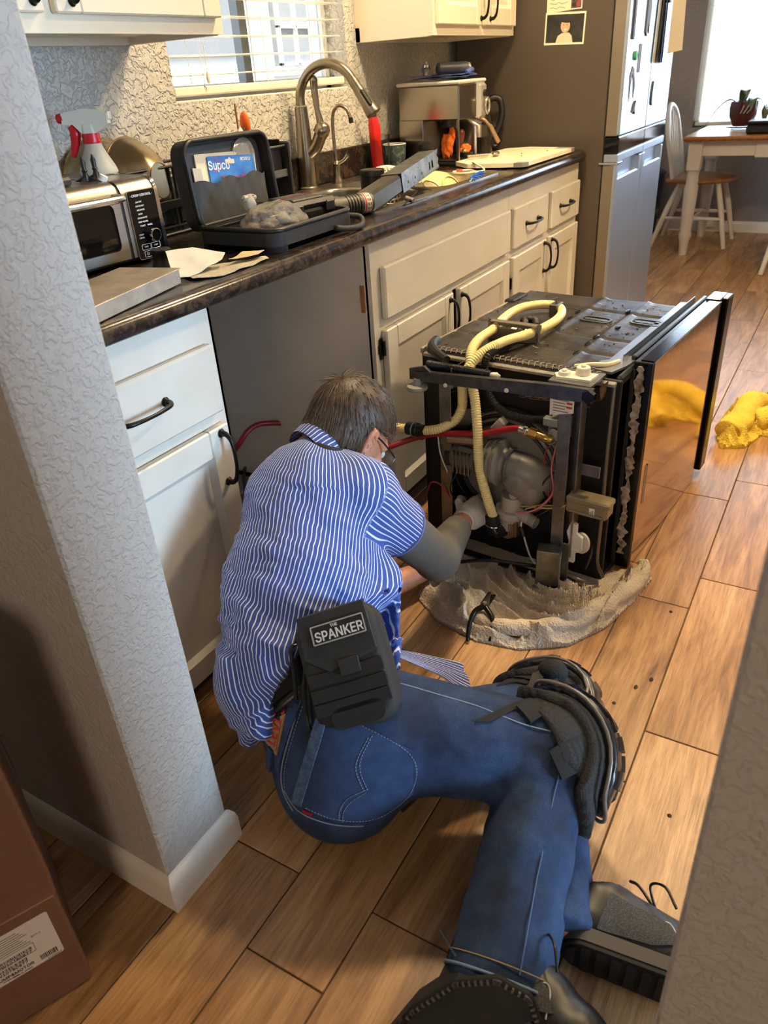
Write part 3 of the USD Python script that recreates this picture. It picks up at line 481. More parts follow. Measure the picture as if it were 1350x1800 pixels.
part(dd, 'skin_edge', box((DA0+.012, 0, DH-.001), (DA1-.004, .034, DH+.0015), .0006), pm('black_steel_edge', (64, 68, 76), .14, .95, var=(40, 42, 48), vscale=18))
part(dd, 'console', [box((DA1+.030, -.012, .03), (DA1+.088, .045, DH+.004), .003)], DBLK); part(dd, 'console_top', box((DA1+.004, .004, DH-.004), (DA1+.088, .046, DH+.0055), .002), pm('console_grey', (92, 98, 104), .25, .9))
part(dd, 'handle_slot', box((DA1, .012, .01), (DA1+.031, .04, DH-.002), .001), pm('slot_black', (8, 8, 8), .4))
ir = np.random.default_rng(2); zz_ = np.linspace(.05, .588, 70); rg = sg.Polygon([(.036+ir.normal()*.0028+.004*math.sin(z*60), z) for z in zz_]+[(.022+ir.normal()*.003-.005*(ir.random() < .25), z) for z in zz_[::-1]]).buffer(0)
rg = max(getattr(rg, 'geoms', [rg]), key=lambda g: g.area); part(dd, 'insulation', [slab(rg, .006, SIDE, (DA0, .058, 0)) if False else T(trimesh.creation.extrude_polygon(rg, .006, engine='earcut'), V([[0, 0, -1], [1, 0, 0], [0, 1, 0.]]), (DA0, 0, 0))], pm('white_insulation', (206, 194, 178), .95, var=(120, 96, 76), vscale=60, bump=(.8, .004), bscale=160), False)
part(dd, 'door_seal', box((DA0-.002, .040, .01), (DA1, .052, DH-.02), .002), pm('seal_grey', (46, 44, 42), .5))
# rail on the upper side between door and tub
part(dwm, 'side_rail', [box((.012, .078, TC_), (.60, .081, TC_+.026), .001), box((.012, .078, TC_+.006), (.585, .115, TC_+.009), .001)], pm('rail_steel', (184, 186, 188), .3, 1.0), label='bright steel flange along the top edge')
part(dwm, 'side_gasket', [box((.03, .052, TC_+.004), (.64, .066, TC_+.020), .003), box((.02, .060, TC_), (.59, .079, TC_+.008), .002)], pm('gasket_black', (30, 34, 38), .3))
part(dwm, 'hinge_cover', [slab(sg.Polygon([(-.075, .075), (-.02, .06), (.05, .052), (.055, .085), (.02, .10), (-.01, .13), (-.07, .12)]), .006, None, (0, 0, TC_+.004))], pm('hinge_steel', (176, 178, 178), .3, .9)); part(dwm, 'hinge_pad', box((-.085, .045, TC_-.022), (.02, .062, TC_+.006), .006), BLACKP)
# ---- base frame
top = thing
FR_ = pm('dark_frame_steel', (112, 113, 116), .34, .9, var=(82, 84, 88), vscale=30)
bar = part(dwm, 'front_bar', [hull([(-.205, b, z) for b, z in ((.555, .53), (.555, .556), (.49, .558), (.47, .548), (.07, .556), (.07, .588), (.15, .586))]+[(-.190, b, z) for b, z in ((.555, .53), (.555, .556), (.49, .558), (.47, .548), (.07, .556), (.07, .588), (.15, .586))]),
    hull([(-.200, .575, .530), (-.19, .575, .530), (-.200, .53, .572), (-.19, .53, .572), (-.200, .575, .56), (-.19, .575, .56), (-.2, .48, .54), (-.19, .48, .54)])], FR_)
for b, z in ((.46, .534), (.285, .551)): part(bar, 'bolt', T(lathe([(0, 0), (.006, 0), (.005, .003), (0, .004)], 12), ry(-90), (-.206, b, z)), pm('pale_bolt', (226, 222, 214), .4))
part(bar, 'spring', corrugated([(-.178, .53, .571), (-.176, .44, .571), (-.175, .345, .571)], .010, .0045, .12, 12), pm('spring_dark', (60, 60, 62), .35, .9)); part(bar, 'spring_end', blob((-.176, .335, .570), (.008, .016, .010), 2, .3, 9), pm('white_clip', (220, 214, 200), .5))
ft_ = part(dwm, 'levelling_foot', [lathe([(0, 0), (.027, 0), (.029, .004), (.027, .010), (.012, .013), (.009, .03), (0, .03)], 26, None, (-.205, .548, .508))], pm('foot_grey', (150, 148, 142), .45))
part(dwm, 'corner_bracket', [box((-.19, .455, .555), (-.10, .55, .560), .001), box((-.19, .45, .52), (-.11, .454, .575), .001), cyl((-.15, .48, .56), (-.15, .48, .566), .007), cyl((-.13, .51, .56), (-.13, .51, .566), .006)], GALV)
part(dwm, 'frame_post', [box((-.19, .488, .03), (-.10, .491, .56), .001), box((-.19, .455, .03), (-.187, .49, .56), .001), box((-.12, .50, .03), (-.11, .53, .56), .001)], GALV, label='galvanised left post of the base frame')
part(dwm, 'frame_post', [box((-.20, .118, .03), (-.197, .150, .545), .001), box((-.20, .148, .03), (-.15, .151, .50), .001), box((-.20, .094, .12), (-.165, .098, .57), .001), box((-.175, .10, .10), (-.172, .122, .57), .001)], GALV, label='galvanised right post of the base frame')
part(dwm, 'post_tab', box((-.178, .045, .355), (-.172, .10, .385), .001), GALV)
part(dwm, 'bottom_rail', [box((-.19, .05, .012), (-.16, .46, .017), .001), rope([(-.18, .02, .055), (-.185, .06, .05), (-.19, .115, .062)], .006, 8)], GALV)
part(dwm, 'inner_arm', [rope([(-.10, .056, .565), (-.12, .052, .40), (-.12, .05, .22), (-.13, .046, .09), (-.12, .03, .035)], .0055, 8), rope([(-.09, .075, .20), (-.10, .072, .10), (-.10, .085, .03)], .005, 8)], pm('arm_steel', (120, 114, 104), .4, .8), 50)
part(dwm, 'shield_plate', box((-.104, .05, .01), (-.098, .130, .56), .001), TUBB)
# ---- pump, sump and motor: axis of the pump runs along b
RUB = pm('black_rubber', (20, 20, 20), .5); PG = pm('pump_grey', (132, 128, 120), .42, var=(112, 108, 100), vscale=18); PG2 = pm('pump_grey_dark', (92, 90, 86), .45)
sump = part(dwm, 'sump', [lathe([(0, 0), (.150, 0), (.160, .010), (.158, .022), (.146, .026), (.144, .034), (.136, .038), (.10, .042), (0, .05)], 56, ry(-90), (-.097, .318, .295))], pm('sump_grey', (108, 104, 98), .4), 40)
for r, a, w_ in ((.163, -.105, .006), (.150, -.125, .005), (.134, -.137, .0045)): part(sump, 'sump_ring', tube([(a, .318+r*math.cos(t), .295+r*math.sin(t)) for t in np.linspace(0, 2*np.pi, 64, endpoint=False)], w_, 8, True), RUB)
part(sump, 'sump_clip', T(box((-.012, -.012, -.022), (.012, .012, .022), .003), rx(40), (-.145, .335, .425)), pm('clip_pale', (190, 184, 170), .5))
pump = part(dwm, 'pump', [lathe([(0, 0), (.030, 0), (.034, .006), (.050, .010), (.054, .016), (.050, .022), (.056, .026), (.060, .034), (.055, .040), (.061, .045), (.064, .054), (.058, .060), (.045, .064), (.042, .075), (0, .075)], 40, rx(90), (-.165, .368, .330))], PG, 30)
part(pump, 'pump_elbow', [tube(spline([(-.165, .300, .325), (-.168, .27, .325), (-.165, .238, .318), (-.145, .215, .300), (-.11, .205, .28)], 6), [.041]*8+[.043]*9+[.045]*8, 22), blob((-.170, .255, .300), (.045, .050, .055), 3), blob((-.150, .235, .285), (.05, .045, .07), 3)], PG, 60)
part(pump, 'pump_band', [tube([(-.165+.043*math.cos(t), .293, .326+.043*math.sin(t)) for t in np.linspace(0, 2*np.pi, 30, endpoint=False)], .004, 6, True), tube([(-.165+.047*math.cos(t), .285, .326+.047*math.sin(t)) for t in np.linspace(0, 2*np.pi, 30, endpoint=False)], .003, 6, True), cyl((-.21, .285, .372), (-.20, .27, .395), .005)], PG2)
mt = part(dwm, 'motor', [cyl((-.165, .455, .318), (-.165, .368, .325), .038, .040), box((-.195, .385, .275), (-.135, .44, .36), .008)], PG2)
part(mt, 'motor_coil', [cyl((-.165, .475, .316), (-.165, .452, .318), .034), cyl((-.165, .365, .326), (-.165, .378, .325), .045)], pm('coil_black', (34, 32, 30), .4)); part(mt, 'motor_plate', [box((-.207, .392+.012*k, .285), (-.196, .396+.012*k, .35), .001) for k in range(5)], GALV)
part(mt, 'motor_shaft_cap', cyl((-.165, .49, .316), (-.165, .47, .317), .014), CHROME)
part(dwm, 'capacitor', [cyl((-.185, .462, .378), (-.185, .362, .392), .0175), cyl((-.185, .365, .3915), (-.185, .356, .393), .015)], pm('capacitor_silver', (176, 164, 150), .25, .9)); part(dwm, 'capacitor_bracket', T(slab(sg.Polygon([(-.05, -.03), (.05, -.03), (.05, .02), (.02, .034), (-.05, .03)]), .003, YZ), None, (-.115, .445, .405)), PG)
dp = part(dwm, 'drain_pump', [cyl((-.155, .292, .135), (-.155, .285, .235), .034, .030), cyl((-.155, .29, .175), (-.155, .288, .195), .044), cyl((-.165, .27, .195), (-.175, .222, .185), .016), cyl((-.165, .28, .235), (-.165, .262, .262), .014)], pm('drain_pump_pale', (168, 162, 150), .45))
part(dp, 'pump_port', lathe([(.016, 0), (.016, .02), (.012, .02), (.012, 0)], 18, basis(V([-.01, -.045, -.01])), (-.175, .222, .185)), pm('port_grey', (140, 136, 126), .4)); part(dp, 'magnet_coil', [box((-.18, .26, .115), (-.13, .285, .165), .004), cyl((-.16, .292, .135), (-.16, .295, .105), .018), *[cyl((-.185, .268+.006*k, .12), (-.185, .268+.006*k, .16), .002) for k in range(3)]], pm('coil_copper', (150, 120, 92), .4, .5))
part(dwm, 'hose_boot', rope([(-.206, .320, .185), (-.206, .316, .155), (-.195, .308, .135), (-.17, .30, .13)], [.0195]*25, 14), RUB, 60)
part(dwm, 'hose_clamp', [tube([(-.206+.022*math.cos(t), .318+.022*math.sin(t), .162+.004*math.sin(t)) for t in np.linspace(0, 2*np.pi, 28, endpoint=False)], .0018, 6, True), rope([(-.225, .305, .162), (-.232, .292, .152), (-.236, .284, .160)], .0018, 6)], CHROME)
# ---- hoses
YH = pm('cream_hose', (232, 214, 150), .42, subsurface_weight=.0); 
d1 = [(-.205, .318, .185), (-.215, .330, .24), (-.222, .350, .33), (-.212, .362, .43), (-.185, .385, .50), (-.170, .405, .55), (-.13, .428, .60), (-.055, .448, .612), (.03, .456, .612), (.07, .462, .612), (.14, .478, .612), (.215, .487, .612), (.275, .478, .612), (.318, .44, .612), (.318, .395, .612), (.27, .358, .612), (.19, .338, .612), (.10, .340, .612), (.03, .350, .614), (-.055, .375, .616), (-.125, .405, .598), (-.172, .425, .555), (-.168, .432, .50), (-.165, .436, .46), (-.175, .452, .425), (-.20, .485, .405), (-.215, .525, .396)]
part(dwm, 'drain_hose', corrugated(d1, .0125, .0065, .085, 12, [(.30, .36), (.385, .70), (.745, .80)]), YH, 60, label='cream corrugated drain hose looped over the top')
d2 = [(-.218, .575, .392), (-.225, .62, .390), (-.24, .68, .384), (-.24, .74, .36)]
part(dwm, 'drain_hose', corrugated(d2, .0125, .0065, .085, 12), YH, 60)
cp = part(dwm, 'rubber_coupling', T(lathe([(0, 0), (.014, 0), (.0165, .006), (.0165, .022), (.019, .024), (.019, .034), (.017, .036), (.018, .044), (.018, .058), (0, .058)], 18), basis(V([.002, .058, -.004])), (-.2155, .521, .396)), RUB); part(cp, 'clamp_ring', T(lathe([(.0195, 0), (.0205, 0), (.0205, .004), (.0195, .004)], 20), basis(V([.002, .058, -.004])), (-.2165, .553, .394)), pm('teal_clamp', (110, 160, 140), .4))
part(dwm, 'hose_holder', [box((.045, .325, TC_+.006), (.050, .475, TC_+.040), .001), box((.045, .325, TC_+.052), (.060, .475, TC_+.056), .001), box((.045, .325, TC_+.012), (.060, .332, TC_+.056), .001), box((.045, .468, TC_+.012), (.060, .475, TC_+.056), .001), box((.061, .325, TC_+.040), (.066, .475, TC_+.056), .001)], pm('holder_grey', (128, 120, 106), .4, .5))
part(dwm, 'hose_clip', [box((.275, .375, TC_+.010), (.32, .402, TC_+.05), .003), box((.292, .385, TC_+.05), (.30, .39, TC_+.066), .001)], GALV); part(dwm, 'paper_tag', T(box((-.018, -.03, 0), (.018, .03, .001), 0), ry(-12), (.11, .405, TC_+.022)), PAPER)
part(dwm, 'vent_hose', corrugated([(-.155, .185, .475), (-.165, .24, .468), (-.165, .30, .470), (-.155, .345, .488), (-.14, .375, .525), (-.125, .39, .565), (-.115, .385, .598), (-.04, .385, .600), (.06, .395, .600), (.15, .415, .602), (.185, .435, .602), (.19, .405, .602), (.14, .375, .602)], .0098, .005, .13, 10), RUB, 60, label='black corrugated vent hose')
part(dwm, 'vent_tube', rope([(-.07, .17, TC_+.008), (-.06, .13, TC_+.016), (-.04, .10, TC_+.014), (.0, .085, TC_+.012)], .006, 8), pm('cream_tube', (222, 208, 172), .5))
part(dwm, 'roller', [T(slab(sg.Polygon([(-.05, -.022), (.02, -.026), (.05, -.006), (.04, .02), (-.04, .026)]), .006), rz(100), (-.150, .135, TC_+.012)), cyl((-.155, .160, TC_+.014), (-.155, .160, TC_+.026), .016, .014), cyl((-.135, .122, TC_+.014), (-.135, .122, TC_+.036), .019, .016), cyl((-.155, .16, TC_+.026), (-.155, .16, TC_+.031), .006), cyl((-.135, .122, TC_+.036), (-.135, .122, TC_+.041), .006)], pm('nylon_white', (226, 218, 200), .45)); part(dwm, 'roller_plate', box((-.19, .08, TC_+.004), (-.095, .185, TC_+.012), .001), GALV)
part(dwm, 'corner_bolt', [T(lathe([(0, 0), (.017, 0), (.016, .012), (0, .014)], 6), ry(-90), (-.205, .075, .574)), hull([(-.21, .058, .565), (-.20, .05, .565), (-.21, .052, .60), (-.16, .05, .60), (-.16, .056, .56)])], pm('bolt_dark', (44, 44, 46), .3, .8))
# ---- inlet valve with brass elbow
vl = part(dwm, 'inlet_valve', [box((-.185, .138, .430), (-.135, .182, .492), .004), box((-.20, .15, .475), (-.18, .19, .497), .003), cyl((-.19, .16, .455), (-.2, .16, .455), .016)], pm('valve_grey', (156, 156, 154), .35, .6))
BRASS = pm('brass', (176, 138, 74), .25, 1.0)
part(vl, 'brass_elbow', [rope([(-.19, .165, .447), (-.205, .166, .446), (-.212, .178, .450), (-.212, .205, .455)], .0105, 12), cyl((-.212, .196, .454), (-.212, .218, .457), .0135, n=6)], BRASS, 40)
part(dwm, 'spec_label', T(slab(sg.Polygon([(-.032, -.028), (.028, -.014), (.028, .03), (-.032, .018)]), .0006, SIDE), None, (-.201, .140, .536)), pm('label_paper', (214, 206, 194), .7), False)
lb = [T(slab(sg.box(-.024, z-.0016, .006 if k % 2 else .016, z+.0008), .0003, SIDE), None, (-.2018, .140, .536)) for k, z in enumerate(np.linspace(-.014, .014, 5))]
part(dwm, 'label_lines', lb, INK, False); part(dwm, 'label_red', [T(slab(sg.box(.010, z, .024, z+.005), .0003, SIDE), None, (-.2019, .140, .536)) for z in (-.004, .006)], pm('label_red_ink', (170, 60, 50), .7), False)
# ---- lower electrics
jb = part(dwm, 'junction_box', [T(box((-.022, -.030, 0), (.022, .030, .105), .002), rz(18), (-.225, .142, .045)), box((-.26, .08, .036), (-.16, .17, .040), .001), box((-.20, .098, .02), (-.197, .125, .16), .001)], GALV)
part(jb, 'box_label', [T(slab(sg.box(-.017, .012, .017, .090), .0006, XZ), rz(18-90) if False else rz(18), V([-.225, .142, .045])+rz(18)@V([0, -.0305, 0]))], pm('label_paper2', (190, 184, 170), .7), False)
part(jb, 'label_bars', [T(slab(sg.box(-.013+.008*k, .018, -.010+.008*k, .082-.01*(k % 2)), .0003, XZ), rz(18), V([-.225, .142, .045])+rz(18)@V([0, -.0312, 0])) for k in range(4)], INK, False)
part(dwm, 'latch_clip', [slab(sg.Polygon([(-.022, -.06), (.004, -.06), (.004, -.03), (.022, -.02), (.022, .02), (.006, .03), (.006, .055), (-.01, .06), (-.02, .03), (-.012, .0), (-.022, -.02)]), .010, SIDE, (-.185, .090, .165)), box((-.196, .075, .14), (-.180, .105, .15), .001), box((-.196, .08, .18), (-.180, .10, .188), .001)], pm('clip_white', (212, 208, 198), .5), False)
part(dwm, 'door_cable_guide', [T(lathe([(0, 0), (.032, 0), (.030, .004), (0, .006)], 24), ry(-90), (-.175, .075, .16), (1, .7, 1.5))], pm('guide_white', (200, 194, 180), .55))
part(dwm, 'wire_duct', [box((-.215, .005, .262), (-.165, .112, .308), .006), box((-.22, .015, .27), (-.16, .10, .275), .001), box((-.219, .0, .296), (-.17, .11, .312), .004)], pm('translucent_duct', (150, 136, 106), .25, transmission_weight=.3, ior=1.3)); part(dwm, 'duct_sticker', box((-.2162, .035, .268), (-.2155, .049, .292), 0), PAPER, False); part(dwm, 'duct_print', [box((-.2166, .038+.004*k, .272), (-.2162, .040+.004*k, .288-.003*k), 0) for k in range(3)], INK, False)
WC = {'red': (170, 40, 56), 'pink': (206, 110, 120), 'white': (222, 216, 206), 'black': (20, 20, 20), 'yellow': (190, 160, 70), 'green': (70, 150, 130)}
for c_, pts, r in (('pink', [(-.16, .165, .42), (-.17, .172, .35), (-.18, .160, .29), (-.185, .19, .24), (-.19, .225, .215), (-.18, .26, .20)], .0028), ('red', [(-.15, .168, .42), (-.15, .20, .38), (-.16, .19, .31), (-.17, .17, .25)], .0018), ('white', [(-.19, .497, .38), (-.195, .488, .33), (-.19, .472, .28), (-.18, .46, .24)], .0022), ('red', [(-.2, .53, .20), (-.205, .515, .235), (-.2, .49, .235), (-.19, .465, .20), (-.18, .45, .17)], .0022), ('black', [(-.18, .45, .27), (-.19, .43, .24), (-.17, .42, .20), (-.16, .43, .15)], .0018), ('black', [(-.18, .44, .28), (-.2, .455, .23), (-.18, .44, .17)], .0018), ('white', [(-.165, .235, .20), (-.18, .245, .17), (-.185, .235, .14), (-.19, .21, .08), (-.21, .17, .065)], .0026), ('black', [(-.183, .246, .160), (-.186, .233, .135)], .007), ('yellow', [(-.20, .02, .285), (-.2, .08, .28), (-.19, .13, .262), (-.175, .20, .235), (-.17, .25, .215)], .0022), ('yellow', [(-.20, .03, .295), (-.205, .09, .29), (-.195, .14, .255), (-.18, .21, .228)], .0022), ('black', [(-.17, .165, .34), (-.18, .19, .30), (-.16, .18, .24), (-.18, .15, .19), (-.2, .13, .14)], .0025), ('green', [(-.16, .165, .425), (-.17, .18, .415), (-.16, .20, .42)], .0025), ('white', [(-.15, .17, .40), (-.155, .155, .32), (-.165, .18, .25), (-.17, .24, .21)], .0016), ('black', [(-.13, .15, .46), (-.14, .145, .42), (-.155, .155, .38)], .005)):
    part(dwm, 'wire', rope(pts, r, 7, 8), pm('wire_'+c_, WC[c_], .45), 60, label=c_+' wire')
part(dwm, 'hair_tangle', [rope([(-.115+dr.normal()*.006, .24+dr.normal()*.05, .520+dr.normal()*.010) for _ in range(6)], .0005, 4, 8) for _ in range(26)]+[rope([(-.15+dr.normal()*.01, .43+dr.normal()*.02, .50+dr.normal()*.02) for _ in range(5)], .0004, 4, 8) for _ in range(10)], pm('lint', (150, 128, 100), .9), 60, kind='stuff')
# logo badge on the door skin
bg = part(dd, 'badge', box((.036, -.003, .192), (.049, -.0005, .308), .001), DBLK); Rb = V([[0, -1, 0], [0, 0, -1], [1, 0, 0.]])   # text runs upwards on the door face
part(bg, 'badge_letters', text('KitchenAid', .0075, V([[0, -1, 0], [0, 0, -1], [1, 0, 0.]]), (.0455, -.003, .2)), CHROME, False)
part(bg, 'badge_rim', [box((.0355, -.0034, .1915), (.037, -.001, .3085), .0004), box((.048, -.0034, .1915), (.0495, -.001, .3085), .0004)], CHROME, False)
# ---- red water hose from the wall to the valve
rh = thing('supply_hose', 'red braided water hose from the wall to the dishwasher valve', 'hose')
REDH = pm('red_hose', (150, 24, 34), .38)
P_ = [dwp(-.212, .235, .459), dwp(-.205, .27, .452), dwp(-.20, .35, .420), dwp(-.20, .436, .401), dwp(-.20, .546, .369), (.52, -.02, .33), (.60, .12, .23), (.66, .27, .22), (.64, .34, .30), (.57, .40, .33), (.52, .42, .325), (.49, .44, .29), (.52, .50, .24), (.60, .585, .20)]
part(rh, 'hose', rope(P_, .0082, 12, 10), REDH, 60); part(rh, 'coupling', [cyl(dwp(-.212, .214, .457), dwp(-.209, .245, .458), .0105), cyl(dwp(-.211, .222, .457), dwp(-.2105, .232, .4575), .0125, n=8)], CHROME)
part(rh, 'hose_tie', tube([V(dwp(-.20, .545, .369))+rz(20)@V([0, .0095*math.cos(t), .0095*math.sin(t)]) for t in np.linspace(0, 2*np.pi, 20, endpoint=False)], .0016, 6, True), BLACKP)
solo('power_cable', rope([(.60, .55, .12), (.56, .50, .16), (.50, .46, .15), (.49, .44, .10), (.53, .42, .02), (.60, .40, .008)], .005, 8), BLACKP, 'black cable hanging at the back of the empty dishwasher bay', 'cable', smooth=60)
# ================================================================ the repairman: smooth-blended distance fields turned into continuous meshes
from scipy.ndimage import map_coordinates
class Field:
    def __init__(s, lo, hi, h):
        s.lo, s.h = V(lo, float), h; s.n = np.ceil((V(hi)-s.lo)/h).astype(int)+1; s.F = np.full(s.n, .12, np.float32)
    def _block(s, lo, hi, m):
        a = np.maximum(np.floor((V(lo)-m-s.lo)/s.h).astype(int), 0); b = np.minimum(np.ceil((V(hi)+m-s.lo)/s.h).astype(int)+1, s.n)
        sl = tuple(slice(i, j) for i, j in zip(a, b)); g = np.stack(np.meshgrid(*[s.lo[k]+s.h*np.arange(a[k], b[k]) for k in range(3)], indexing='ij'), -1).astype(np.float32); return sl, g
    def put(s, sl, d, k):
        F = s.F[sl]
        if k > 0: hh = np.maximum(k-np.abs(F-d), 0)/k; s.F[sl] = np.minimum(F, d)-hh*hh*k*.25
        else: s.F[sl] = np.minimum(F, d)
    def cap(s, a, b, ra, rb=None, k=.02, flat=None):
        a, b = V(a, float), V(b, float); rb = ra if rb is None else rb; R = max(ra, rb); sl, g = s._block(np.minimum(a, b)-R, np.maximum(a, b)+R, .035+k)
        ab = b-a; L = max(ab@ab, 1e-9); p = g-a; t = np.clip(p@ab/L, 0, 1); q = p-t[..., None]*ab; r = ra+(rb-ra)*t
        if flat is not None:                                  # flatten along an axis: (axis, factor > 1)
            ax = V(flat[0], float); ax = ax/np.linalg.norm(ax); c = q@ax; q = q+(flat[1]-1)*c[..., None]*ax
        s.put(sl, np.linalg.norm(q, axis=-1)-r, k); return s
    def ell(s, c, r, R=None, k=.02):
        c, r = V(c, float), V(r, float); m = r.max(); sl, g = s._block(c-m, c+m, .035+k); p = g-c
        if R is not None: p = p@np.asarray(R)
        q = np.linalg.norm(p/r, axis=-1); s.put(sl, (q-1)*r.min()*np.clip(np.minimum(q, 1)+.35, 0, 1)+0*q if False else (q-1)*(q/np.maximum(np.linalg.norm(p/(r*r), axis=-1), 1e-6)), k); return s
    def cut(s, p, n):                                         # remove what lies beyond the plane through p with outward normal n
        n = V(n, float)/np.linalg.norm(n); g = np.stack(np.meshgrid(*[s.lo[k]+s.h*np.arange(s.n[k]) for k in range(3)], indexing='ij'), -1); s.F = np.maximum(s.F, ((g-V(p))@n).astype(np.float32)); return s
    def value(s, P): return map_coordinates(s.F, ((P-s.lo)/s.h).T, order=1, mode='nearest')
    def grad(s, P):
        e = s.h; g = np.stack([s.value(P+V(d)*e)-s.value(P-V(d)*e) for d in np.eye(3)], 1); return g/np.maximum(np.linalg.norm(g, axis=1, keepdims=True), 1e-9)
    def onto(s, P, d=None, it=28):                            # pull points onto the surface, along d or along the gradient
        P = np.asarray(P, float).copy()
        for _ in range(it):
            v = s.value(P)[:, None]; P = P+(V(d)*v*.8 if d is not None else -s.grad(P)*v*.8)
        return P
    def mesh(s, it=6):
        F = s.F; S = (F < 0); n = s.n; c = np.zeros(n-1, int); acc = np.zeros((*(n-1), 3)); cnt = np.zeros(n-1)
        for ax in range(3):
            o = [k for k in range(3) if k != ax]; A = F[tuple(slice(0, -1) if k == ax else slice(None) for k in range(3))]; B = F[tuple(slice(1, None) if k == ax else slice(None) for k in range(3))]
            X = np.argwhere((A < 0) != (B < 0)); fa, fb = A[tuple(X.T)], B[tuple(X.T)]; p = X.astype(float); p[:, ax] += fa/(fa-fb)
            for d in np.ndindex(2, 2):
                Y = X.copy(); Y[:, o[0]] -= d[0]; Y[:, o[1]] -= d[1]; ok = (Y >= 0).all(1) & (Y < n-1).all(1); Y2 = tuple(Y[ok].T); np.add.at(acc, Y2, p[ok]); np.add.at(cnt, Y2, 1)
        W = np.argwhere(cnt > 0); ids = -np.ones(n-1, int); ids[tuple(W.T)] = np.arange(len(W)); v = acc[tuple(W.T)]/cnt[tuple(W.T)][:, None]*s.h+s.lo; f = []
        for ax in range(3):
            o = [(ax+1) % 3, (ax+2) % 3]; A = S[tuple(slice(0, -1) if k == ax else slice(None) for k in range(3))]; B = S[tuple(slice(1, None) if k == ax else slice(None) for k in range(3))]; X = np.argwhere(A != B)
            X = X[(X[:, o[0]] > 0) & (X[:, o[1]] > 0) & (X[:, o[0]] < n[o[0]]-1) & (X[:, o[1]] < n[o[1]]-1)]; q = []
            for d in ((1, 1), (0, 1), (0, 0), (1, 0)): Y = X.copy(); Y[:, o[0]] -= d[0]; Y[:, o[1]] -= d[1]; q.append(ids[tuple(Y.T)])
            q = np.stack(q, 1); flip = ~A[tuple(X.T)]; q[flip] = q[flip][:, ::-1]; f.append(np.vstack([q[:, [0, 1, 2]], q[:, [0, 2, 3]]]))
        m = tm(v, np.vstack(f)); trimesh.smoothing.filter_taubin(m, iterations=it) if it else None; return m
def unit(v): v = V(v, float); return v/np.linalg.norm(v)
def decal(F, poly, o, R, lift=.002, th=.002, step=.008):
    """a cloth patch: polygon drawn in the frame (o, R columns right/up/out) and laid onto the field's surface"""
    d = step; mx, my, Mx, My = poly.bounds; bnd = V(poly.segmentize(d).exterior.coords)[:-1]
    gx, gy = np.meshgrid(np.arange(mx+d/2, Mx, d), np.arange(my+d/2, My, d)); G = np.c_[gx.ravel(), gy.ravel()]; inn = poly.buffer(-d*.5); G = G[[inn.contains(sg.Point(*q)) for q in G]] if len(G) else G
    P2 = np.vstack([bnd, G]) if len(G) else bnd
    from scipy.spatial import Delaunay
    tri = Delaunay(P2).simplices; cen = P2[tri].mean(1); tri = tri[[poly.contains(sg.Point(*q)) for q in cen]]
    a2 = P2[tri]; cr = (a2[:, 1, 0]-a2[:, 0, 0])*(a2[:, 2, 1]-a2[:, 0, 1])-(a2[:, 1, 1]-a2[:, 0, 1])*(a2[:, 2, 0]-a2[:, 0, 0]); tri = np.where((cr < 0)[:, None], tri[:, ::-1], tri)
    P0 = V(o)+P2@np.asarray(R)[:, :2].T; S = F.onto(P0, -np.asarray(R)[:, 2]); N = F.grad(S); bad = (np.abs(F.value(S)) > .006) | (N@np.asarray(R)[:, 2] < .05); tri = tri[~bad[tri].any(1)]
    e_ = np.linalg.norm(S[tri]-S[np.roll(tri, 1, 1)], axis=2).max(1); tri = tri[e_ < 5*step]; up, dn = S+N*(lift+th), S+N*(lift-.004); n = len(P2)
    E_ = np.vstack([tri[:, [0, 1]], tri[:, [1, 2]], tri[:, [2, 0]]]); ks = set(map(tuple, E_)); bd = V([q for q in map(tuple, E_) if (q[1], q[0]) not in ks], int)
    f = [tri, tri[:, ::-1]+n]+([np.vstack([np.c_[bd[:, 0], bd[:, 0]+n, bd[:, 1]], np.c_[bd[:, 1], bd[:, 0]+n, bd[:, 1]+n]])] if len(bd) else [])
    m = tm(np.vstack([up, dn]), np.vstack(f)); m.remove_unreferenced_vertices(); return tm(m.vertices, m.faces)
def stitch(F, pts, o, R, r=.0009, lift=.001, n=8, dash=None):
    s = spline(pts, n); S = F.onto(V(o)+s@np.asarray(R)[:, :2].T, -np.asarray(R)[:, 2]); S = S+F.grad(S)*lift
    if dash is None: return tube(S, r, 5)
    L = np.r_[0, np.cumsum(np.linalg.norm(np.diff(S, axis=0), axis=1))]; out = []
    for a in np.arange(0, L[-1]-dash, dash*1.6):
        q = np.linspace(a, a+dash, 3); out.append(tube(np.stack([np.interp(q, L, S[:, k]) for k in range(3)], 1), r, 4))
    return cat(out)
def surf_line(F, P, lift=.0015, r=.001, n=8):
    S = F.onto(spline(P, n)); S = S+F.grad(S)*lift; return tube(S, r, 5)
# ---- joints (metres, found from the picture's geometry)
pel = V([-.275, -.425, .165]); hR, hL = V([-.250, -.455, .235]), V([-.280, -.415, .120]); kR, aR = V([-.160, -.772, .205]), V([-.462, -.815, .075]); kL, aL = V([.055, -.705, .088]), V([-.345, -.862, .075])
waist, mid, chest, neck = V([-.245, -.290, .270]), V([-.115, -.240, .380]), V([.005, -.200, .480]), V([.075, -.180, .565])
sR, sL = V([.035, -.290, .505]), V([.085, -.080, .465]); eR, wR = V([.285, -.335, .215]), V([.490, -.305, .195]); eL, wL = V([.255, -.150, .070]), V([.425, -.225, .058])
HC = V([.150, -.205, .575]); HS = .9; HF = unit((.60, -.30, -.70)); HU0 = unit((.58, -.20, .72)); HU = unit(HU0-(HU0@HF)*HF); HL = np.cross(HU, HF); HR_ = np.stack([HF, HL, HU], 1)
def hp(f, l, u): return HC+HS*(HR_@V([f, l, u]))
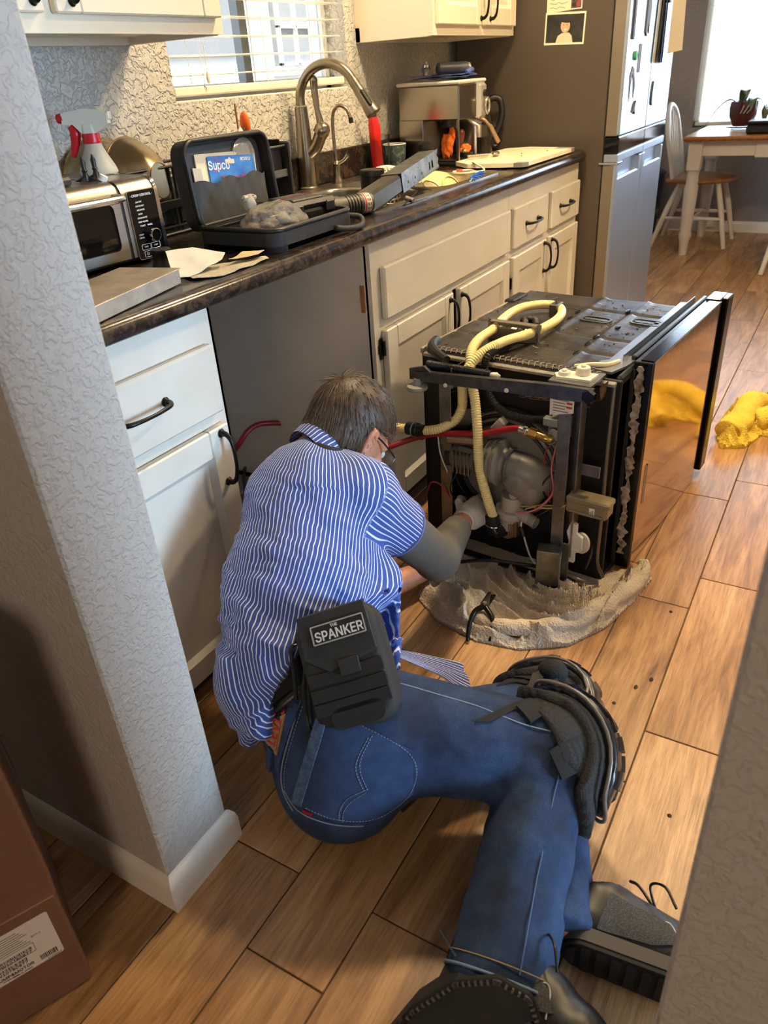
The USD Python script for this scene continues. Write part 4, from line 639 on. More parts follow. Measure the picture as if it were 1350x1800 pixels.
# hands: frame x = along the fingers, y = towards the thumb side, z = back of the hand
def hand_chain(w, X, Z, side, curl, spread=1.0, th=1.0):
    X = unit(X); Z = unit(V(Z)-(V(Z)@X)*X); Y = np.cross(Z, X)*side; P = lambda x, y, z: w+X*x+Y*y+Z*z; segs = [(P(0, 0, 0), P(.03, .004, 0), .025, .027), (P(.03, .022, 0), P(.088, .030, .002), .016, .0135), (P(.03, .005, 0), P(.092, .010, .004), .017, .0135), (P(.03, -.012, 0), P(.088, -.010, .003), .016, .0125), (P(.03, -.022, -.002), P(.078, -.028, 0), .014, .011)]
    fingers = []
    for j, (y, L, r) in enumerate(((.030, (.044, .026, .021), .0088), (.010, (.048, .030, .022), .0090), (-.010, (.044, .028, .021), .0086), (-.028, (.034, .021, .019), .0078))):
        p = P((.088, .092, .088, .078)[j], y, .002); ang = curl[j]*.5; ch = [p]
        for m, l in enumerate(L):
            d = X*math.cos(ang)-Z*math.sin(ang)+Y*(.09*(1.2-j)*spread*(m == 0)); ch.append(ch[-1]+unit(d)*l); ang += curl[j]
        fingers.append((ch, r))
    t0 = P(.020, .026, -.006); t1 = P(.052, .052, -.018*th); t2 = P(.083, .060, -.030*th); t3 = P(.108, .055, -.042*th); fingers.append(([t0, t1, t2, t3], .0102)); return segs, fingers
def put_hand(F, H, dr=0.0, k=.008):
    for a, b, r0, r1 in H[0]: F.cap(a, b, r0+dr, r1+dr, .014)
    for ch, r in H[1]:
        for i in range(len(ch)-1): F.cap(ch[i], ch[i+1], r+dr-.0006*i, r+dr-.0006*(i+1), k if i == 0 else .003)
HR = hand_chain(wR+V([.012, .0, 0]), (.96, -.12, -.14), (-.25, -.62, .74), 1, (.55, .5, .5, .5)); HLh = hand_chain(wL+V([.01, -.002, 0]), (.93, .24, .22), (-.2, -.45, .87), -1, (.35, .35, .4, .45))
man_ = thing('person', 'repairman lying on one hip in a blue striped shirt and jeans, reaching into the dishwasher', 'person')
SKIN = pm('skin', (206, 148, 118), .5, var=(192, 128, 100), vscale=40, subsurface_weight=.12, subsurface_scale=.004, bump=(.1, .0006), bscale=260)
# body: one continuous figure under the clothes
B = Field((-.78, -1.15, .0), (.80, .12, .80), .0062)
B.ell(pel, (.10, .10, .12), None, .04).cap(pel, waist, .100, .092, .04).cap(waist, mid, .092, .105, .04).cap(mid, chest, .115, .115, .04).cap(chest, neck-V([.01, 0, .02]), .095, .055, .04).cap(chest+V([0, .05, .02]), sL, .075, .058, .03).cap(chest+V([0, -.05, .02]), sR, .075, .058, .03)
B.cap(neck-V([.02, 0, .02]), hp(-.035, 0, -.045), .060, .052, .02)
for a, b, c_, r in ((hR, kR, aR, (.088, .062, .056, .040)), (hL, kL, aL, (.088, .062, .056, .040))): B.cap(a, b, r[0], r[1], .03).cap(b, c_, r[2], r[3], .015)
B.cap(aR, aR+V([-.10, -.05, -.02]), .034, .028, .01).cap(aL, aL+V([.02, -.14, -.02]), .034, .028, .01)
for a, b, c_ in ((sR, eR, wR), (sL, eL, wL)): B.cap(a, b, .047, .038, .02).cap(b, c_, .038, .0265, .012)
put_hand(B, HR, -.0035); put_hand(B, HLh, -.0035)
# head: skull, jaw, nose, ears, lips
for c_, r, k in (((-.012, 0, .035), (.098, .076, .088), .02), ((.012, 0, -.01), (.078, .066, .085), .02), ((.045, 0, -.062), (.046, .047, .042), .02), ((.072, 0, -.085), (.022, .026, .020), .015), ((.078, .03, -.02), (.022, .022, .018), .014), ((.078, -.03, -.02), (.022, .022, .018), .014), ((.080, 0, .022), (.016, .05, .014), .012)): B.ell(hp(*c_), V(r)*HS, HR_, k)
B.cap(hp(.090, 0, .012), hp(.112, 0, -.028), .009, .0125, .008).cap(hp(.104, .010, -.032), hp(.104, -.010, -.032), .009, .009, .006)
B.cap(hp(.088, .022, -.062), hp(.088, -.022, -.062), .0075, .0075, .004).cap(hp(.084, .018, -.071), hp(.084, -.018, -.071), .008, .008, .004)
for s in (1, -1):
    ear = [hp(-.004+.0*s, s*.078, -.012-.008), hp(-.016, s*.087, .016), hp(-.012, s*.089, .032), hp(.004, s*.083, .030), hp(.009, s*.078, .012), hp(.003, s*.078, -.020), hp(-.004, s*.079, -.032)]
    for i in range(len(ear)-1): B.cap(ear[i], ear[i+1], .0052, .0052, .006)
    B.cap(hp(-.002, s*.076, .02), hp(0, s*.076, -.015), .008, .008, .008); B.cap(hp(-.003, s*.079, -.026), hp(0, s*.077, -.034), .0075, .006, .006)
body = part(man_, 'body', B.mesh(4), SKIN, True)
for s in (1, -1):
    part(man_, 'eye', blob(hp(.083, s*.031, .004), (.011, .011, .011), 2), pm('eye_white', (226, 220, 212), .2), True)
HAIRC = pm('brown_grey_hair', (54, 41, 31), .5, var=(78, 62, 48), vscale=40, bump=(.6, .002), bscale=150, bstretch=(1, 1, .3))
# hair: a cropped cap over the skull with strands
H = Field(HC-.19, HC+.19, .0045); H.ell(hp(-.016, 0, .042), V([.108, .087, .096])*HS, HR_, .01).ell(hp(-.038, 0, -.015), V([.078, .081, .075])*HS, HR_, .02)
H.cut(hp(.052, 0, .045), HR_@V([.85, 0, -.45])); H.cut(hp(-.03, 0, -.066), HR_@V([.2, 0, -1]))
g = np.stack(np.meshgrid(*[H.lo[k]+H.h*np.arange(H.n[k]) for k in range(3)], indexing='ij'), -1); loc = (g-HC)@HR_
face_ = np.maximum.reduce([.012-(loc[..., 0]-(-.012)), loc[..., 2]-.034, .0*loc[..., 0]-.5]); keep = np.minimum(-(loc[..., 0]-(-.008)), 0*loc[..., 0]+9); H.F = np.maximum(H.F, np.minimum(loc[..., 0]+.006, .036-loc[..., 2]).astype(np.float32))
hair = part(man_, 'hair', H.mesh(5), HAIRC, True)
hr = np.random.default_rng(11); hm = []; hv_ = V(H.mesh(5).vertices); pick = hr.choice(len(hv_), 900); Nn = H.grad(hv_)
cw = hp(-.075, .012, .085)
for q in pick:
    p = hv_[q]; l = (p-HC)@HR_
    if l[0] > .04 and l[2] < .03: continue
    away = p-cw; t_ = away-(away@Nn[q])*Nn[q]; t_ = unit(t_+1e-6) if np.linalg.norm(t_) > 1e-5 else HF; L = hr.uniform(.016, .034); lift_ = hr.uniform(.0, .35)+(.9 if np.linalg.norm(away) < .035 else 0)
    hm.append(tube([p, p+(t_*.6+Nn[q]*(.12+lift_*.3))*L*.5, p+(t_+Nn[q]*lift_*.5-HU*.15)*L], [.0008, .0007, .0003], 4, caps=False))
part(hair, 'strands', hm, pm('hair_strand', (66, 50, 38), .45, var=(108, 90, 74), vscale=60), True, kind='stuff')
# glasses
gl = part(man_, 'glasses', [rope([hp(-.010, -.083, .026), hp(.03, -.084, .022), hp(.092, -.074, .012)], .0021, 7), rope([hp(-.010, .083, .026), hp(.03, .084, .022), hp(.092, .074, .012)], .0021, 7), rope([hp(-.010, -.083, .026), hp(-.022, -.084, .018), hp(-.026, -.083, .004)], .0021, 7), rope([hp(.108, -.012, .012), hp(.112, 0, .015), hp(.108, .012, .012)], .0014, 6)], pm('spectacle_black', (20, 18, 18), .3), 60, label='thin black framed glasses')
for s in (1, -1):
    R_ = HR_@V([[0, 0, 1], [1, 0, 0], [0, 1, 0.]]); o = hp(.100, s*.040, .002)
    part(gl, 'lens', T(slab(rrect(.050, .032, .012), .0016), R_, o), GLASS, 30); part(gl, 'rim', tube(o+np.c_[V(rrect(.050, .032, .012).exterior.coords)[:-1], np.zeros(len(rrect(.050, .032, .012).exterior.coords)-1)]@R_.T, .0011, 6, True), pm('rim_metal', (120, 116, 112), .25, .9), 60)
# ---- collar of the dark undershirt and its sleeves
GREYC = pm('charcoal_knit', (88, 83, 77), .9, bump=(.35, .0012), bscale=420)
U = Field((-.05, -.50, .0), (.56, .06, .62), .0062)
U.cap(sR*.5+eR*.5, eR, .056, .052, .02).cap(eR, eR*.22+wR*.78, .055, .038, .015)
hem = wR*.80+eR*.20; U.cut(eR*.13+wR*.87, wR-eR)
part(man_, 'undershirt_sleeve', U.mesh(4), GREYC, True)
U2 = Field((.0, -.40, .0), (.56, .12, .30), .0062); U2.cap(sL*.4+eL*.6, eL, .055, .050, .02).cap(eL, eL*.62+wL*.38, .050, .042, .015).cut(eL*.72+wL*.28, wL-eL); part(man_, 'undershirt_sleeve', U2.mesh(4), GREYC, True)
part(man_, 'undershirt_collar', tube([neck+V([.012, -.004, .010])+.062*(HL*math.cos(t)+unit((.75, .2, -.35))*math.sin(t)) for t in np.linspace(0, 2*np.pi, 36, endpoint=False)], .012, 10, True), pm('black_knit', (26, 26, 28), .9), True)
GLOVE = pm('white_glove', (206, 200, 188), .8, var=(180, 172, 158), vscale=20, bump=(.3, .001), bscale=300)
for nm, HH, w_, e_ in (('glove', HR, wR, eR), ('glove', HLh, wL, eL)):
    G = Field(np.minimum(w_, w_)-.16, w_+.25, .0036); put_hand(G, HH, .0012, .006); u_ = unit(w_-e_); G.cap(w_+u_*.004, w_+u_*.03, .031, .028, .008); G.cut(w_+u_*.004, -u_)
    part(man_, nm, G.mesh(3), GLOVE, True)
UW = Field((-.45, -.62, .01), (.02, -.05, .46), .008); UW.cap(pel, waist, .112, .102, .04).cap(waist, mid, .102, .110, .04); part(man_, 'undershirt', UW.mesh(4), pm('black_knit', (26, 26, 28)), True)
# ---- striped work shirt
def stripes():
    n = {'uv': ('texture_coordinate', {}), 'sp': ('separate_xyz', {}), 'm': ('math', dict(math_type='multiply', value2=1/.0092)), 'f': ('math', dict(math_type='fraction')), 'r': ('rgb_ramp', dict(ramp=[(0, lin((214, 220, 236))), (.15, lin((214, 220, 236))), (.22, lin((50, 76, 150))), (.93, lin((50, 76, 150))), (1, lin((214, 220, 236)))])), 'n': ('noise_texture', dict(scale=700, detail=1)), 'b': ('bump', dict(strength=.12, distance=.0006)), 'p': ('principled_bsdf', dict(roughness=.85, sheen_weight=.08))}
    return usdkit.material(stage, '/World/Looks/blue_pinstripe', n, [('uv.UV', 'sp.vector'), ('sp.x', 'm.value1'), ('m.value', 'f.value1'), ('f.value', 'r.fac'), ('r.color', 'p.base_color'), ('uv.object', 'n.vector'), ('n.fac', 'b.height'), ('b.normal', 'p.normal')], 'p.BSDF')
STR = stripes()
S = Field((-.50, -.72, .004), (.34, .14, .70), .0068)
latR = unit(V([.03, -1., .12]))
S.cap(pel+V([.0, .0, .0]), waist, .138, .124, .05).cap(waist, mid, .124, .134, .05).cap(mid, chest, .134, .128, .05).cap(chest, neck-V([.03, 0, .045]), .120, .070, .05)
S.cap(chest+V([-.01, .040, .0]), sL, .098, .066, .04).cap(chest+V([0, -.05, .01]), sR, .105, .078, .04)
S.cap(mid+V([.06, -.07, -.05]), waist+V([.10, -.08, -.02]), .105, .095, .05)
S.cap(sR, sR*.42+eR*.58, .074, .066, .03, None).cap(sL, sL*.4+eL*.6, .064, .060, .03)
S.cap(waist+V([0, .01, -.03]), V([-.225, -.285, .10]), .115, .085, .05)     # shirt tail hanging over the hip on the far side
S.cut(sR*.40+eR*.60, eR-sR) if False else None
ua = unit(eR-sR); gg = np.stack(np.meshgrid(*[S.lo[k]+S.h*np.arange(S.n[k]) for k in range(3)], indexing='ij'), -1)
tR = (gg-sR)@ua; dax = np.linalg.norm(gg-sR-tR[..., None]*ua, axis=-1); S.F = np.where((dax < .11) & (tR > .10), np.maximum(S.F, (tR-.172).astype(np.float32)), S.F)
# hem: slanting cut round the hips
hemn = unit(V([.05, -.86, -.50])); hem_p = V([-.285, -.310, .25]); latc = (gg-pel)@latR
hd_ = (gg-hem_p)@hemn-.012*np.sin(gg[..., 2]*30)-.30*np.clip(gg[..., 0]+.22, 0, .4); S.F = np.where(tR < .10, np.maximum(S.F, hd_.astype(np.float32)), S.F)
# neck opening
nk_ = (gg-neck)@unit(HC-neck); S.F = np.where(nk_ > -.012, np.maximum(S.F, (.060-np.linalg.norm((gg-neck)-nk_[..., None]*unit(HC-neck), axis=-1)).astype(np.float32)), S.F)
sm = S.mesh(5); sv = V(sm.vertices); SN = S.grad(sv)
def spine_coord(P):
    pts = V([pel, waist, mid, chest, neck]); best = np.full(len(P), 9.); q = np.zeros_like(P); ax = np.zeros_like(P); ss = np.zeros(len(P)); acc = 0
    for i in range(4):
        a, b = pts[i], pts[i+1]; ab = b-a; t = np.clip((P-a)@ab/(ab@ab), 0, 1) if 0 < i < 3 else ((P-a)@ab/(ab@ab) if i == 0 else np.clip((P-a)@ab/(ab@ab), 0, 9)); t = np.minimum(t, 1) if i == 0 else t
        c_ = a+t[:, None]*ab; d = np.linalg.norm(P-c_, axis=1); w_ = d < best; best = np.where(w_, d, best); q[w_] = c_[w_]; ax[w_] = unit(ab); ss[w_] = acc+t[w_]*np.linalg.norm(ab); acc += np.linalg.norm(ab)
    return q, ax, ss
q, ax, ss = spine_coord(sv); rel = sv-q; nd = [np.linalg.norm(waist-pel), np.linalg.norm(mid-waist), np.linalg.norm(chest-mid), np.linalg.norm(neck-chest)]; mids = np.cumsum([0]+nd)[:-1]+V(nd)/2; tg = V([unit(waist-pel), unit(mid-waist), unit(chest-mid), unit(neck-chest)])
ax = np.stack([np.interp(ss, mids, tg[:, k]) for k in range(3)], 1); ax /= np.linalg.norm(ax, axis=1, keepdims=True); l0, l1 = unit(hR-hL), unit(sR-sL); wl = np.clip(ss/.36, 0, 1)[:, None]; la = l0*(1-wl)+l1*wl; la = la-(la*ax).sum(1, keepdims=True)*ax; la /= np.linalg.norm(la, axis=1, keepdims=True); bk = np.cross(la, ax)
th = np.arctan2((rel*la).sum(1), (rel*bk).sum(1)); th = np.where(th < -2.0, th+2*np.pi, th); ut = th*.150
tv = (sv-sR)@ua; pr_ = sv-sR-tv[:, None]*ua; s1 = unit(np.cross(ua, V([0, 0, 1.]))); s2 = np.cross(ua, s1); ths = np.arctan2(pr_@s1, pr_@s2); us = ths*.074
isl = (tv > -.045+.25*np.linalg.norm(pr_, axis=1)) & (np.linalg.norm(pr_, axis=1) < .105) & ((sv-chest)@latR > .085)
# folds: bunching across the lower back, drag lines on the sleeve
fold = meshkit.fbm(np.c_[ss*26+th*1.2, th*1.6, 0*ss], 3, 4)-.5; fold2 = meshkit.fbm(sv*11, 2, 8)-.5; wgt = np.clip(1.25-ss*2.0, .25, 1)
disp = np.where(isl, .008*(meshkit.fbm(np.c_[ths*2.2+tv*9, tv*7, 0*tv], 2, 3)-.5), .050*wgt*np.sign(fold)*np.abs(fold*2)**1.3*.5+.012*fold2)
hemz = np.clip(((sv-hem_p)@hemn+.04)/.06, 0, 1)*(~isl); disp = disp+.010*hemz*np.sin(th*9)
sv2 = sv+SN*disp[:, None]
sv2[:, 2] = np.maximum(sv2[:, 2], .003)
uu = np.where(isl, us, ut+.012*fold+.010*fold2)
shirt = part(man_, 'shirt', tm(sv2, sm.faces), STR, True, uv=np.c_[uu, ss], label='blue work shirt with thin white pinstripes')
def band(P, w0, th_, mat, nm, par, n=4, uvx=None):
    part(par, nm, tube(spline(P, n), w0, 10), mat, True)
cn = unit(HC-neck); c1_ = unit(np.cross(cn, latR)); c2_ = np.cross(cn, c1_); cv = []
nk = 48
for j, (r, h_) in enumerate(((.068, -.022), (.074, .0), (.071, .016), (.066, .016), (.064, -.02))):
    for t in np.arange(nk)*2*np.pi/nk: cv.append(neck-cn*.008+(c1_*math.cos(t)+c2_*math.sin(t))*(r+.006*math.cos(t))+cn*h_)
cf = [];
for j in range(4):
    for k in range(nk): l = (k+1) % nk; cf += [[j*nk+k, j*nk+l, (j+1)*nk+l], [j*nk+k, (j+1)*nk+l, (j+1)*nk+k]]
cu = np.array([[k/nk*.42, j*.01] for j in range(5) for k in range(nk)]); cm = tm(cv, cf); part(shirt, 'collar', cm, STR, True, uv=cu)
# shirt tail lying on the floor in front of the belly
tl = []; tuv = []
for i, t in enumerate(np.linspace(0, 1, 22)):
    for j, s_ in enumerate(np.linspace(0, 1, 10)):
        a = V([.0, -.36, .16])*(1-t)+V([.175, -.465, .012])*t; b = V([-.05, -.42, .20])*(1-t)+V([.08, -.535, .040])*t
        p = a*(1-s_)+b*s_+V([0, 0, .018*math.sin(s_*9+t*3)*t*(1-.4*t)])+V([-.012, .01, .012])*math.sin(t*7+s_*2); p[2] = max(p[2], .006); tl.append(p); tuv.append((.12*s_*1.3, t*.2))
tf = []
for i in range(21):
    for j in range(9): a = i*10+j; tf += [[a, a+1, a+11], [a, a+11, a+10]]
tl = V(tl); m0 = tm(tl, tf); nrm = V(m0.vertex_normals); nl = len(tl); edge = [i*10 for i in range(22)]+[210+j for j in range(1, 10)]+[i*10+9 for i in range(20, -1, -1)]+[j for j in range(8, 0, -1)]
tf2 = [[a+nl, c_+nl, b+nl] for a, b, c_ in tf]; sd = []
for k in range(len(edge)): a, b = edge[k], edge[(k+1) % len(edge)]; sd += [[a, b, b+nl], [a, b+nl, a+nl]]
part(shirt, 'shirt_tail', tm(np.vstack([tl, tl-nrm*.002]), tf+tf2+sd), STR, True, uv=np.vstack([tuv, tuv]))
part(shirt, 'sleeve_hem', tube([sR+ua*.171+(s1*math.cos(t)+s2*math.sin(t))*.0685 for t in np.linspace(0, 2*np.pi, 40, endpoint=False)], .0022, 6, True), pm('shirt_blue_plain', (84, 110, 178), .85), True)
# ---- jeans
def denim():
    n = {'tc': ('texture_coordinate', {}), 'n1': ('noise_texture', dict(scale=11, detail=4, roughness=.6)), 'r1': ('rgb_ramp', dict(ramp=[(.34, lin((18, 32, 56))), (.5, lin((27, 49, 82))), (.68, lin((44, 68, 104)))])), 'n2': ('noise_texture', dict(scale=520, detail=2, roughness=.7)), 'r2': ('rgb_ramp', dict(ramp=[(.35, (.66, .68, .72)), (.62, (1.12, 1.12, 1.1))])), 'mx': ('mix_color', dict(blend_type='multiply', fac=1.0)), 'b': ('bump', dict(strength=.4, distance=.0012)), 'p': ('principled_bsdf', dict(roughness=.88))}
    return usdkit.material(stage, '/World/Looks/denim', n, [('tc.object', 'n1.vector'), ('n1.fac', 'r1.fac'), ('tc.object', 'n2.vector'), ('n2.fac', 'r2.fac'), ('r1.color', 'mx.a'), ('r2.color', 'mx.b'), ('mx.result', 'p.base_color'), ('n2.fac', 'b.height'), ('b.normal', 'p.normal')], 'p.BSDF')
DEN = denim(); DENP = pm('denim_pocket', (29, 52, 88), .88, var=(42, 66, 104), vscale=30, bump=(.4, .0012), bscale=520)
J = Field((-.64, -1.05, .002), (.24, -.08, .44), .0066)
J.ell(pel+V([-.01, 0, .0]), (.118, .118, .150), None, .05).cap(pel, waist, .118, .108, .05)
J.cap(hR+V([-.02, 0, -.01]), kR, .112, .084, .04).cap(kR, aR*.5+kR*.5, .078, .068, .02).cap(aR*.5+kR*.5, aR+unit(aR-kR)*.01, .068, .083, .02)
J.cap(hL+V([-.03, -.02, -.005]), hR+V([-.035, -.03, -.02]), .105, .100, .05).cap(hL, hL*.8+kL*.2, .105, .1, .03)
J2 = Field((-.50, -1.05, .002), (.24, -.30, .32), .0066); J2.cap(hL, kL, .100, .068, .03).cap(kL, aL+unit(aL-kL)*.04, .062, .054, .02).cut(aL+unit(aL-kL)*.035, aL-kL)
sd_ = unit(aR-kR)
def legcut(F):
    gg = np.stack(np.meshgrid(*[F.lo[k]+F.h*np.arange(F.n[k]) for k in range(3)], indexing='ij'), -1); tj = (gg-aR)@sd_; near = np.linalg.norm(gg-aR-tj[..., None]*sd_, axis=-1) < .13; hem_ = tj-.035-.1*((gg-aR)@V([0, 0, 1.])); F.F = np.where(near & (tj > -.08), np.maximum(F.F, hem_.astype(np.float32)), F.F); return gg
gg = legcut(J); wn = unit(waist-pel); wp = pel*.30+waist*.70; tw = (gg-wp)@wn; rw = np.linalg.norm(gg-wp-tw[..., None]*wn, axis=-1)
J.F = np.where((tw > -.04) & (rw < .17), np.maximum(J.F, tw.astype(np.float32)), J.F)
def wrinkled(F, seed):
    m = F.mesh(5); jv = V(m.vertices); N = F.grad(jv); f1 = meshkit.fbm(np.c_[jv[:, 0]*16+jv[:, 1]*6, jv[:, 1]*9-jv[:, 0]*4, jv[:, 2]*9], 3, seed)-.5; kk = np.exp(-((jv-kR)**2).sum(1)/.012)+np.exp(-((jv-aR)**2).sum(1)/.02)+.9*np.exp(-((jv-(hR*.3+kR*.7)-V([-.06, 0, -.05]))**2).sum(1)/.02)
    jv = jv+N*(f1*(.005+.016*kk))[:, None]; jv[:, 2] = np.maximum(jv[:, 2], .003); return tm(jv, m.faces)
jeans = part(man_, 'jeans', wrinkled(J, 21), DEN, True); part(man_, 'trouser_leg', wrinkled(J2, 5), DEN, True)
THR = pm('denim_thread', (128, 142, 160), .8); THO = pm('thread_tan', (150, 128, 92), .8)

# details laid onto the cloth; q() is the tailor's drawing of the seat, in units of a millimetre, y down
SX = unit((.50, -.86, -.06)); SZ = -unit((.73, .46, -.505)); SY = np.cross(SZ, SX)
def seat(o): return V(o)+SZ*.02, np.stack([SX, SY, SZ], 1)
SO, SR = seat((-.275, -.45, .20)); oc = V([(SO-CAM)@_R, (SO-CAM)@_U, (SO-CAM)@_f]); ou, ov, osc = 675+FPX*oc[0]/oc[2], 900-FPX*oc[1]/oc[2], oc[2]/FPX
def q(*pts): return [((u-ou)*osc, (ov-v)*osc) for u, v in pts]
pk = part(jeans, 'back_pocket', decal(J, sg.Polygon(q((574, 1215), (722, 1284), (723, 1362), (672, 1414), (600, 1414), (521, 1388))), SO, SR, .0005, .003), DENP, 40)
part(pk, 'pocket_hem', decal(J, sg.Polygon(q((574, 1212), (590, 1219), (538, 1392), (521, 1388))), SO, SR, .003, .0025), pm('denim_hem', (52, 78, 118), .9, var=(84, 108, 142), vscale=80, bump=(.4, .0012), bscale=420), 40)
for pts in ([(590, 1222), (716, 1288), (717, 1359), (669, 1408), (602, 1408), (545, 1392)], [(656, 1259), (640, 1290), (637, 1312), (648, 1345)], [(650, 1343), (618, 1362), (604, 1385), (600, 1412)], [(650, 1262), (634, 1292), (631, 1314), (643, 1348)], [(646, 1350), (623, 1368), (610, 1388), (606, 1412)], [(584, 1218), (532, 1388)]):
    part(pk, 'stitching', stitch(J, q(*pts), SO, SR, .0007, .0042, 6, .0035), THR, True, kind='stuff')
part(pk, 'red_tab', decal(J, sg.Polygon(q((540, 1398), (556, 1402), (555, 1407), (539, 1404))), SO, SR, .002, .002, .003), pm('tab_red', (150, 22, 40), .7), 40)
part(jeans, 'waistband', decal(J, sg.Polygon(q((520, 1190), (546, 1188), (536, 1225), (518, 1270), (502, 1320), (498, 1345), (478, 1330), (474, 1305), (492, 1250))), SO, SR, .0015, .003), DENP, 40)
pt = part(jeans, 'leather_patch', decal(J, sg.Polygon(q((500, 1222), (514, 1234), (497, 1313), (468, 1290), (472, 1276))), SO, SR, .005, .002), pm('patch_tan', (176, 136, 88), .75, var=(150, 112, 70), vscale=40), 40)
def on_cloth(F, s, h, o2, ang, lift, bold=True):
    m = meshkit.text_mesh(s, h, .0004, bold); v = V(m.vertices); c_, s_ = math.cos(ang), math.sin(ang); P2 = np.c_[v[:, 0]*c_-v[:, 1]*s_, v[:, 0]*s_+v[:, 1]*c_]+V(o2); S_ = F.onto(SO+P2@SR[:, :2].T, -SR[:, 2]); return tm(S_+F.grad(S_)*(lift+v[:, 2])[:, None], m.faces)
part(pt, 'patch_print', on_cloth(J, "LEVI'S", .016, q((494, 1299))[0], math.radians(74), .0078), pm('print_red', (190, 40, 40), .7), False)
part(pt, 'patch_lines', [stitch(J, q(*p_), SO, SR, .0007, .0078, 4) for p_ in ([(476, 1290), (486, 1247)], [(481, 1292), (489, 1255)], [(499, 1296), (507, 1252)], [(497, 1304), (502, 1282)])], pm('print_brown', (140, 84, 60), .8), True)
for pts in ([(516, 1181), (545, 1196), (541, 1204), (512, 1190)], [(484, 1300), (478, 1345), (486, 1348), (492, 1306)]): part(jeans, 'belt_loop', decal(J, sg.Polygon(q(*pts)), SO, SR, .008, .003, .006), DENP, 40)
for pts, d in (([(544, 1192), (522, 1262), (503, 1330), (502, 1375), (520, 1410)], None), ([(549, 1194), (527, 1264), (508, 1332), (506, 1374)], .004), ([(700, 1190), (760, 1205), (830, 1222), (900, 1245), (950, 1255)], None), ([(505, 1375), (530, 1405), (580, 1420), (640, 1428)], None)):
    part(jeans, 'seam', stitch(J, q(*pts), SO, SR, .0012 if d is None else .0007, .001, 8, d), THR, True)
# leg seams and turned hem
pk_ = [kR*(1-t)+aR*t for t in np.linspace(.1, 1.0, 9)]; part(jeans, 'leg_seam', surf_line(J, [p+V([-.03, -.035, .06]) for p in pk_], .0004, .0011, 4), pm('seam_blue', (74, 96, 132), .85), True)
hm_c = aR+sd_*.028; a1_ = unit(np.cross(sd_, V([0, 0, 1.]))); a2_ = np.cross(sd_, a1_)
def ring_(c_): return V([J.onto((c_+d_*.13)[None], -d_, 40)[0] for d_ in [a1_*math.cos(t)+a2_*math.sin(t) for t in np.linspace(0, 2*np.pi, 40, endpoint=False)]])
part(jeans, 'leg_hem', tube(ring_(aR+sd_*.020), .0028, 6, True), pm('denim_worn', (104, 128, 160), .9), True)
part(jeans, 'hem_stitch', tube(ring_(aR+sd_*.002), .0009, 5, True), THO, True)
part(man_, 'belt', tube([wp+wn*.004+(unit(np.cross(wn, V([1., 0, 0])))*math.cos(t)+np.cross(wn, unit(np.cross(wn, V([1., 0, 0]))))*math.sin(t))*.104 for t in np.linspace(0, 2*np.pi, 40, endpoint=False)], .012, 8, True), BLACKP, True)
